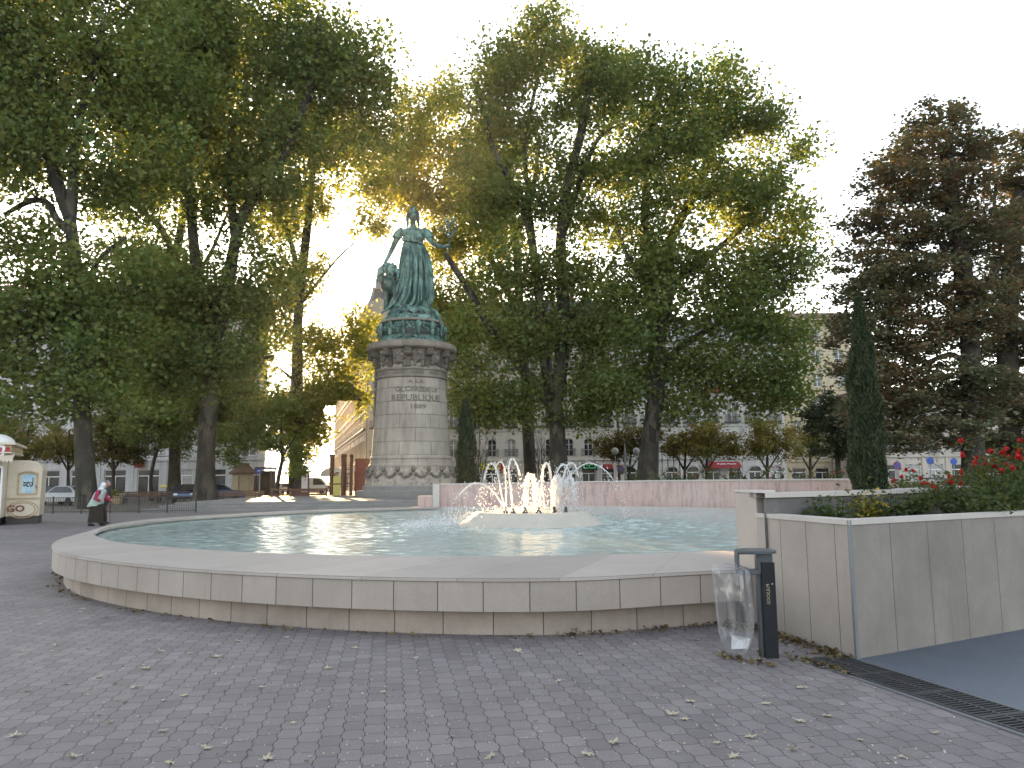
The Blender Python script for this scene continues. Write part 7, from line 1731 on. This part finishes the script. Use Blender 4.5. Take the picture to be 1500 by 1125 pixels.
# drifts of leaves against the walls
rng = np.random.default_rng(77); cs = []
def drift(a, b2, n, w, nrm):
    t = rng.uniform(0, 1, n); a = np.array(a); b2 = np.array(b2); p = a + (b2 - a) * t[:, None]; p = p + np.array(nrm) * (np.abs(rng.normal(size=(n, 1))) * w) + rng.normal(size=(n, 2)) * .02; cs.append(np.c_[p, rng.uniform(.005, .03, n)])
dn = -n1
drift((cB + dn * .02).xy, (cA + dn * .02).xy, 420, .13, (dn.x, dn.y))
drift((cD + Vector((-.5, .1, 0))).xy, (cB + dn * .05).xy, 200, .14, (dn.x, dn.y))
PL2 = offset2d(PO, -.16)
for i in range(len(PL2) - 1):
    fr = i / len(PL2); nrm = offset2d(PO, 1.0)[i] - PO[i, :2] if False else (PO[i, :2] - PC) / np.linalg.norm(PO[i, :2] - PC)
    if fr > .40: drift(PL2[i], PL2[i + 1], int(rng.poisson(2.2 if fr > .5 else 3.4) * (3 if fr > .93 else 1)), .09, nrm)
drift(at_z(1050, 960, 0).xy, at_z(1130, 972, 0).xy, 60, .08, (0, -1)); drift(at_z(1150, 960, 0).xy, at_z(1240, 985, 0).xy, 80, .1, (0, -1))
cs = np.concatenate(cs); n = len(cs)
me = leaves_mesh('leaf_litter', cs, rng.uniform(.02, .07, n), rng, 1.2, 0, .4); o = link_mesh('leaf_litter', me, MT['fallen2']); tag(o, 'drift of small brown dead leaves along the foot of the basin and planter', 'leaf litter', kind='stuff')
tn = 2600; ty = rng.uniform(0, 1, tn) ** 1.6; tp = np.array([at_z(x, 885 + 245 * y, 0)[:2] for x, y in zip(rng.uniform(-40, 1400, tn), ty)])
dist = np.hypot(tp[:, 0] - cA.x, tp[:, 1] - cA.y)
ok = np.array([(p[1] < 7.75 or (p[0] < -5.5)) and p[0] < cA.x - .1 for p in tp]); tp = tp[ok]
me = leaves_mesh('leaf_crumbs', np.c_[tp, np.full(len(tp), .007)], rng.uniform(.006, .022, len(tp)), rng, 2.5, 0, .4); o = link_mesh('leaf_crumbs', me, MT['fallen']); tag(o, 'tiny pale crumbs of dead leaf scattered over the grey paving', 'leaf crumbs', kind='stuff')
def weed(label, px, py, s, seed):
    p = at_z(px, py, 0); rg = np.random.default_rng(seed); n = 46; t = thing('weed', label, 'weed', (p.x, p.y, 0), group='weeds at the foot of the basin')
    c = rg.normal(size=(n, 3)) * np.array([s * .5, s * .3, s * .25]); c[:, 2] = np.abs(c[:, 2]) + .015
    link_mesh('foliage', leaves_mesh('foliage', c, rg.uniform(.02, .055, n), rg, .4, -.3, .28), MT['leaf_rose'], t)
weed('leafy green weed at the basin foot under the middle jets', 735, 926, .16, 1); weed('small weed sprig at the basin foot right of the leafy one', 768, 926, .07, 2); weed('low weed at the basin foot halfway to the bin', 840, 928, .09, 3)
weed('green weed at the basin foot near its left end', 94, 848, .16, 4); weed('small weed at the basin foot right of the left end', 193, 883, .10, 5); weed('weed sprig at the basin foot left of the centre', 326, 897, .10, 6); weed('tuft of grass at the foot of the litter bin', 1123, 962, .06, 7); weed('weed tucked behind the plastic bag at the wall foot', 1108, 922, .12, 8)
# ------------------------------------------------------------------ thin volume added to imitate the lens glare round the sun
m_ = bpy.data.materials.new('lens_glare_haze'); m_.use_nodes = True; t_ = m_.node_tree; t_.nodes.clear()
o_ = t_.nodes.new('ShaderNodeOutputMaterial'); v_ = t_.nodes.new('ShaderNodeVolumePrincipled')
v_.inputs['Color'].default_value = (.95, .95, .95, 1); v_.inputs['Density'].default_value = .00012; v_.inputs['Anisotropy'].default_value = .8
t_.links.new(v_.outputs[0], o_.inputs['Volume'])
b = MB(); b.bx(-140, 140, -30, 260, -1, 48); hz = b.build('glare_haze', m_); tag(hz, kind='stuff')
